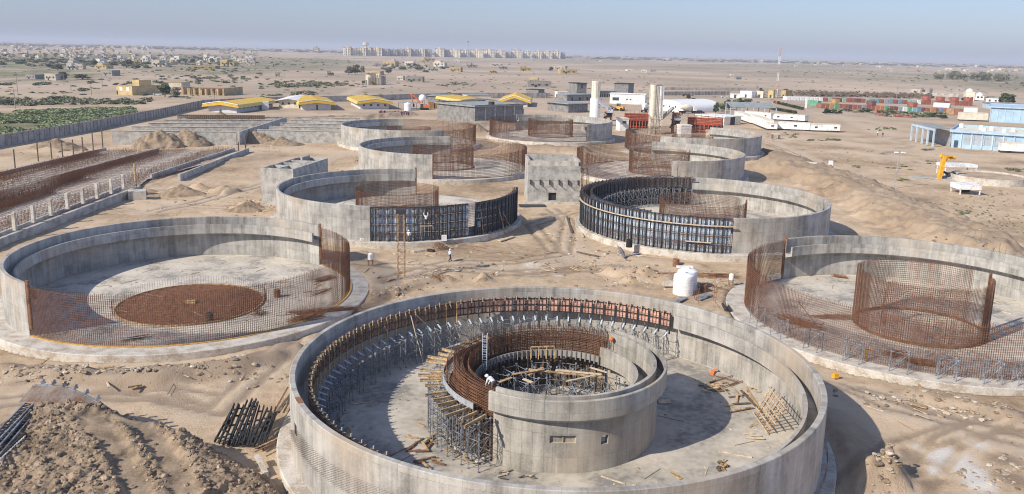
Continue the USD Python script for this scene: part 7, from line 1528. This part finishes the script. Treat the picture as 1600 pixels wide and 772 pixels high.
NAMED = [(104, 109, 12, 9, 2, 'bright_house', 'white house with a taller left half in the village at left'), (118, 108, 10, 7, 1, 'pale_house', 'cream house right of the white village house at left'), (70, 125, 18, 9, 1, 'pale_house', 'pale broken house beside the grey green tree at left'), (40, 123, 16, 6, 1, 'grey_house', 'low grey yard wall house left of the pale broken house'), (160, 118, 16, 7.5, 1, 'grey_house', 'plain grey flat block house standing alone at left'), (150, 101, 12, 8, 2, 'bright_house', 'bright white house among the dark trees of the village'), (148, 107, 18, 6, 0, 'ochre_brick', 'low tan house in front of the village'), (222, 97, 8, 9, 0, 'bright_house', 'tall pale house left of the middle of the village'), (228, 92, 7, 6, 1, 'bright_house', 'white box house above the village'), (237, 104, 20, 9, 2, 'pale_house', 'wide tan house in the village middle'), (265, 99, 10, 8, 0, 'bright_house', 'white house at the centre of the village'), (272, 93, 8, 5, 1, 'bright_house', 'small white house above the village centre'), (298, 107, 34, 4, 1, 'ochre_brick', 'long low tan yard wall in front of the village'), (318, 94, 10, 8, 2, 'bright_house', 'pale stepped house in the village right half'), (326, 97, 12, 8, 0, 'pale_house', 'tan house in the village right half'), (344, 103, 20, 9, 2, 'ochre_brick', 'ochre house at the right end of the village'), (370, 97, 14, 5, 1, 'pale_house', 'low house right of the ochre village house'), (388, 94, 9, 6, 0, 'bright_house', 'last small pale house right of the village'),
         (430, 119.5, 6, 6, 1, 'grey_house', 'small dark block hut alone in the plain'), (418, 104, 8, 4, 1, 'grey_house', 'small dark hut left in the green strip'), (511, 118, 10, 7, 2, 'grey_house', 'dark broken hut left of the grey trees'), (572, 117, 22, 6, 1, 'ochre_brick', 'ochre yard wall right of the grey trees'), (586, 104, 8, 6, 0, 'grey_house', 'grey hut left in the mid village'), (598, 103, 20, 7, 1, 'ochre_brick', 'long tan house with a ruined top in the mid village'), (632, 102, 14, 6, 1, 'bright_house', 'white house in the mid village'), (662, 96, 18, 6.5, 0, 'ochre_brick', 'ochre two part house at the top of the mid village'), (677, 104, 18, 9, 0, 'pale_house', 'tan stepped house in the mid village, right of the white one'), (672, 111, 10, 6, 2, 'grey_house', 'grey broken hut below the tan stepped house'), (702, 112, 18, 7, 1, 'ochre_brick', 'ochre flat box house right in the mid village'), (728, 106, 15, 8, 2, 'grey_house', 'grey house with a dark opening, right of the ochre box'), (710, 97, 8, 4, 1, 'bright_house', 'small white hut below the apartment blocks'), (766, 103, 22, 5, 1, 'pale_house', 'pale ruined house with pillars right in the plain'), (778, 108, 14, 6, 2, 'grey_house', 'grey ruin right of the pale pillared one'), (764, 114, 12, 5, 2, 'ochre_brick', 'ochre ruin with a gateway in the plain'), (812, 111, 18, 7, 0, 'ochre_brick', 'ochre house with a small roof box, in the plain'), (865, 108, 18, 5, 1, 'pale_house', 'long flat tan shed beside the grey bush'), (876, 115, 26, 7, 1, 'ochre_brick', 'long ochre house with a row of dark windows'), (825, 136, 36, 9, 1, 'grey_house', 'long grey block wall house before the ruins in the plain'), (826, 128.5, 14, 7, 1, 'ochre_brick', 'ochre box house behind the long grey block wall'), (634, 128, 26, 8, 1, 'grey_house', 'grey block wall house right of the roofless ruin'), (620, 125, 10, 6, 1, 'pale_house', 'cream wall piece left of the grey block wall house'), (1002, 113, 8, 4, 1, 'bright_house', 'white hut in the empty plain behind the silos'), (980, 111, 10, 2.4, 1, 'bright_house', 'low white shed in the empty plain behind the silos'), (1016, 112, 8, 3, 1, 'grey_house', 'low dark shed in the empty plain behind the silos'), (1150, 124, 9, 4, 1, 'grey_house', 'dark hut in the empty plain at right'), (1142, 118, 5, 2, 1, 'bright_house', 'tiny white hut in the empty plain at right'), (1440, 145, 5, 7, 2, 'grey_house', 'dark narrow hut behind the container yard'), (1453, 144, 4, 5, 1, 'grey_house', 'second dark narrow hut behind the container yard'), (1425, 144, 14, 4, 1, 'bright_house', 'pale low hut behind the scrap heap'), (488, 80, 9, 7, 0, 'ochre_brick', 'small brown tower house left of the apartment blocks')]
for x, y, w, h_, k, m, l in NAMED: add_house(x, y, w, h_, k, m, l)
rh = random.Random(9)
MT = ['bright_house', 'pale_house', 'ochre_brick', 'grey_house', 'ochre_brick', 'pale_house']; WD = dict(bright_house='whitish', pale_house='cream', ochre_brick='tan', grey_house='grey')
def hamlet(x0, x1, y0, y1, n, w0, w1, h0, h1, where):
    for k in range(n):
        x, y = rh.uniform(x0, x1), rh.uniform(y0, y1); m = rh.choice(MT); add_house(x, y, rh.uniform(w0, w1), rh.uniform(h0, h1), rh.randrange(3), m, f'small {WD[m]} flat roofed house in the {where}', f'{WD[m]} houses, {where}')
hamlet(-10, 235, 74, 91, 130, 2.5, 6, 2, 3.6, 'hazy far town at left'); hamlet(100, 250, 92, 104, 22, 5, 10, 3, 6, 'village in front of the far town'); hamlet(180, 400, 92, 102, 30, 5, 9, 3.5, 6, 'village left of the apartment blocks'); hamlet(235, 420, 78, 86, 22, 3, 6, 1.8, 3, 'far edge of town behind the village'); hamlet(590, 690, 97, 108, 10, 5, 9, 3, 5, 'mid village below the apartment blocks'); hamlet(900, 1250, 88.5, 97, 14, 3, 7, 1.6, 2.6, 'hazy horizon hamlets at centre right'); hamlet(1380, 1600, 104, 113, 22, 4, 8, 1.8, 3, 'hazy horizon hamlets at far right'); hamlet(1220, 1400, 98, 106, 16, 3, 7, 1.6, 2.6, 'hazy horizon hamlets at right')
# the yellow brick houses by the road
t, L, D, h = building('brick_house', 'unfinished yellow brick house with two white windows and a roof box', 'house', (182, 147.5), (207, 149), 12, 24, 'ochre_brick', 'ochre_brick', 'flat', [(2, 2.0, 1.9, 2.2, .1, .95)], wmat='white_paint', over=0.0)
obj('roof_box', MB().box(L*0.55, L*0.98, 5, 13, h+0.29, h+3.4), 'ochre_brick', t); obj('door', MB().box(L*.02, L*.1, -.06, .02, 0, 2.2), 'dark_opening', t)
o, r, L, s = place((285, 147.5), (349, 149.5)); t = thing('brick_ruin', 'roofless yellow brick ruin with a row of red brown doorways', 'ruin', o, r); hh = 10.5*s; D = 9
n_ = 7
for k in range(n_+1): x = L*k/n_; obj('pier', MB().box(x-0.5, x+0.5, 0, 0.5, -.2, hh*rng.uniform(.85, 1.0)), 'ochre_brick', t)
for k in range(n_): x = L*(k+.5)/n_; obj('infill', MB().box(x-L/n_*0.5+.5, x-0.2*L/n_, 0.1, 0.4, -.2, hh*rng.uniform(.5, .9)), 'ochre_brick' if k % 2 else 'box_rust', t)
obj('back_wall', MB().box(0, L, D, D+.4, -.2, hh*.9), 'box_rust', t); obj('side_wall', MB().box(L+.0, L+.5, .5, D+14, -.2, hh*1.02), 'ochre_brick', t); obj('side_wall', MB().box(-.5, 0, .51, D, -.2, hh), 'ochre_brick', t)
for k in range(4): obj('cross_wall', MB().box(L*(k+1)/5-.2, L*(k+1)/5+.2, .51, D-.01, -.2, hh*.85), 'ochre_brick', t)
building('brick_house', 'pale brick house behind the big green tree, left of the ruin', 'house', (264, 142.5), (284, 143), 12, 12, 'pale_house', 'ochre_brick', 'flat', [(3, 1.4, 1.8, .8, .3, 1)], wmat='box_rust', over=0.1)
for k, (px, py, wp, hp, D, l) in enumerate([(571, 133, 24, 17, 10, 'tall roofless ruin with sunlit broken piers in the plain'),]):
    o, r, L, s = place((px, py), (px+wp, py)); t = thing('brick_ruin', l, 'ruin', o, r); hh = hp*s
    for j, u in enumerate((0, .16, .36, .52, .74, .9)): obj('pier', MB().box(L*u, L*(u+.1), 0, .6, -.2, hh*(.45, .7, .95, 1, .9, 1)[j]), 'pale_house', t)
    obj('infill', MB().box(L*.2, L*.88, .1, .4, -.2, hh*.62), 'ochre_brick', t); obj('back_wall', MB().box(L*.3, L, D, D+.4, -.2, hh), 'grey_house', t); obj('side_wall', MB().box(L, L+.5, 0, D, -.2, hh), 'pale_house', t); obj('side_wall', MB().box(L*.3, L*.3+.5, .61, D-.01, -.2, hh*.9), 'pale_house', t); obj('annex', MB().box(L+.5, L+4.5, 1, D-1, -.2, hh*.8), 'grey_house', t)

# ---------------- apartment blocks ----------------
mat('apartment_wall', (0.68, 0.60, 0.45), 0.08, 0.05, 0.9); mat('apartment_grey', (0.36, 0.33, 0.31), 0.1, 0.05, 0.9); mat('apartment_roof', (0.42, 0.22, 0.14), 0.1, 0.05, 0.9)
xs_ = [(536, 12, 0), (548, 9, 0), (560, 12, 0), (572, 8, 0), (581, 16, 0), (597, 10, 1), (609, 11, 1), (621, 10, 1), (631, 11, 0), (642, 9, 1), (652, 12, 0), (664, 10, 1), (679, 15, 0), (694, 6, 1), (700, 20, 0), (720, 12, 0), (734, 22, 0), (756, 16, 0), (774, 15, 0), (790, 9, 1), (798, 17, 0), (817, 14, 0), (834, 12, 0), (847, 15, 0), (863, 12, 0), (876, 8, 1)]
for k, (x, w, dk) in enumerate(xs_):
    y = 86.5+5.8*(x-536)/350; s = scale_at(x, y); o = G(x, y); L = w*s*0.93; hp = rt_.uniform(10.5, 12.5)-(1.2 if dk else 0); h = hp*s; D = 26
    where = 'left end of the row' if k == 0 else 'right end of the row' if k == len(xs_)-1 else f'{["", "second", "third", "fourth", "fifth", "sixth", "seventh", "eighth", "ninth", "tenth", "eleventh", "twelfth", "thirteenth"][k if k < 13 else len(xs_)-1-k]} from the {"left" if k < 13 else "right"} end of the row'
    t = thing('apartment_block', f'{"unfinished grey" if dk else "cream"} far apartment block, {where}', 'apartment block', o, rt_.uniform(-.1, .05)); m = 'apartment_grey' if dk else 'apartment_wall'
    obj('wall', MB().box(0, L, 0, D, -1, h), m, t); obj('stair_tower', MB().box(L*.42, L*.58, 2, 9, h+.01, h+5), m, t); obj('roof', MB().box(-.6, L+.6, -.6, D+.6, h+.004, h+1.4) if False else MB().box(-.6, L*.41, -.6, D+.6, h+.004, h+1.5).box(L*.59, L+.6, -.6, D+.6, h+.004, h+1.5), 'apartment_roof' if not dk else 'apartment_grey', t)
    wm_ = MB(); nx = max(2, int(L/8))
    for f in range(5):
        for j in range(nx): x0 = L*(j+.5)/nx; wm_.box(x0-1.4, x0+1.4, -.25, .1, h*(f+.3)/5, h*(f+.78)/5)
        for j in range(3): y0 = D*(j+.5)/3; wm_.box(L-.1, L+.25, y0-1.9, y0+1.9, h*(f+.3)/5, h*(f+.78)/5)
    obj('windows', wm_, 'dark_opening', t, kind='stuff')
    bm_ = MB().box(L*.3, L*.36, -2.2, -.26, 0, h).box(L*.68, L*.74, -2.2, -.26, 0, h); obj('balcony_pier', bm_, m, t, kind='stuff')
o = G(549, 86.5); s = scale_at(549, 86.5); t = thing('water_tower', 'pale water tower with a wide bowl above the apartment blocks', 'water tower', o+[0, 300, 0]); obj('shaft', MB().tube((0, 0, 0), (0, 0, 15*s), 5, 10), 'apartment_wall', t); obj('bowl', MB().lathe([(3, 14*s), (11, 16*s), (12, 20*s), (0, 20.5*s)], 20), 'bright_house', t)
o = G(731, 92); s = scale_at(731, 92); t = thing('lattice_mast', 'very thin mast with a dark ball on its tip above the apartments', 'mast', o); obj('shaft', MB().tube((0, 0, 0), (0, 0, 26*s), 0.5, 6), 'box_grey', t); obj('ball', MB().tm(trimesh.creation.icosphere(2, 2.4), loc=[0, 0, 25.5*s]), 'dark_steel', t); obj('tip', MB().tube((0, 0, 26*s), (0, 0, 33*s), 0.3, 5), 'box_grey', t)
# power poles
pp = None
for px, py, hp in [(28, 149, 26), (160, 137, 17), (100, 133, 15), (111, 142, 9), (143, 149, 14), (376, 121, 16), (462, 150, 14), (239, 132, 8), (24, 170, 26), (335, 160, 14), (1400, 160, 22), (1570, 130, 20), (990, 132, 10), (440, 122, 9), (540, 100, 8), (700, 98, 7), (1310, 122, 11), (1370, 118, 11)]:
    s = scale_at(px, py); h_ = hp*s
    if pp is None: pp = thing('power_pole', 'thin grey power pole standing in the dusty plain', 'power pole', G(px, py), 0, 'power poles of the plain', (1, 1, h_)); obj('mast', MB().tube((0, 0, 0), (0, 0, 1), 0.2, 6, 0.12), 'grey_house', pp); obj('crossarm', MB().box(-1.1, 1.1, -.1, .1, .9, .925), 'grey_house', pp)
    else: dup(pp, G(px, py), rng.uniform(-.5, .5), scale=(1, 1, h_))

# ---------------- dusty air ----------------
hz = MB().box(-30000, 30000, -3500, 38000, -2.0, 95.0)
haze_mat = usdkit.material(stage, '/World/Looks/dusty_air', {'v': ('principled_volume', {'color': (0.72, 0.75, 0.82), 'density': 0.00013, 'anisotropy': 0.0})}, [], volume='v.volume')
hm = usdkit.mesh(stage, '/World/haze', hz.mesh(), haze_mat)
tag(hm, 'pale dusty air over the plain', None, None, 'stuff')
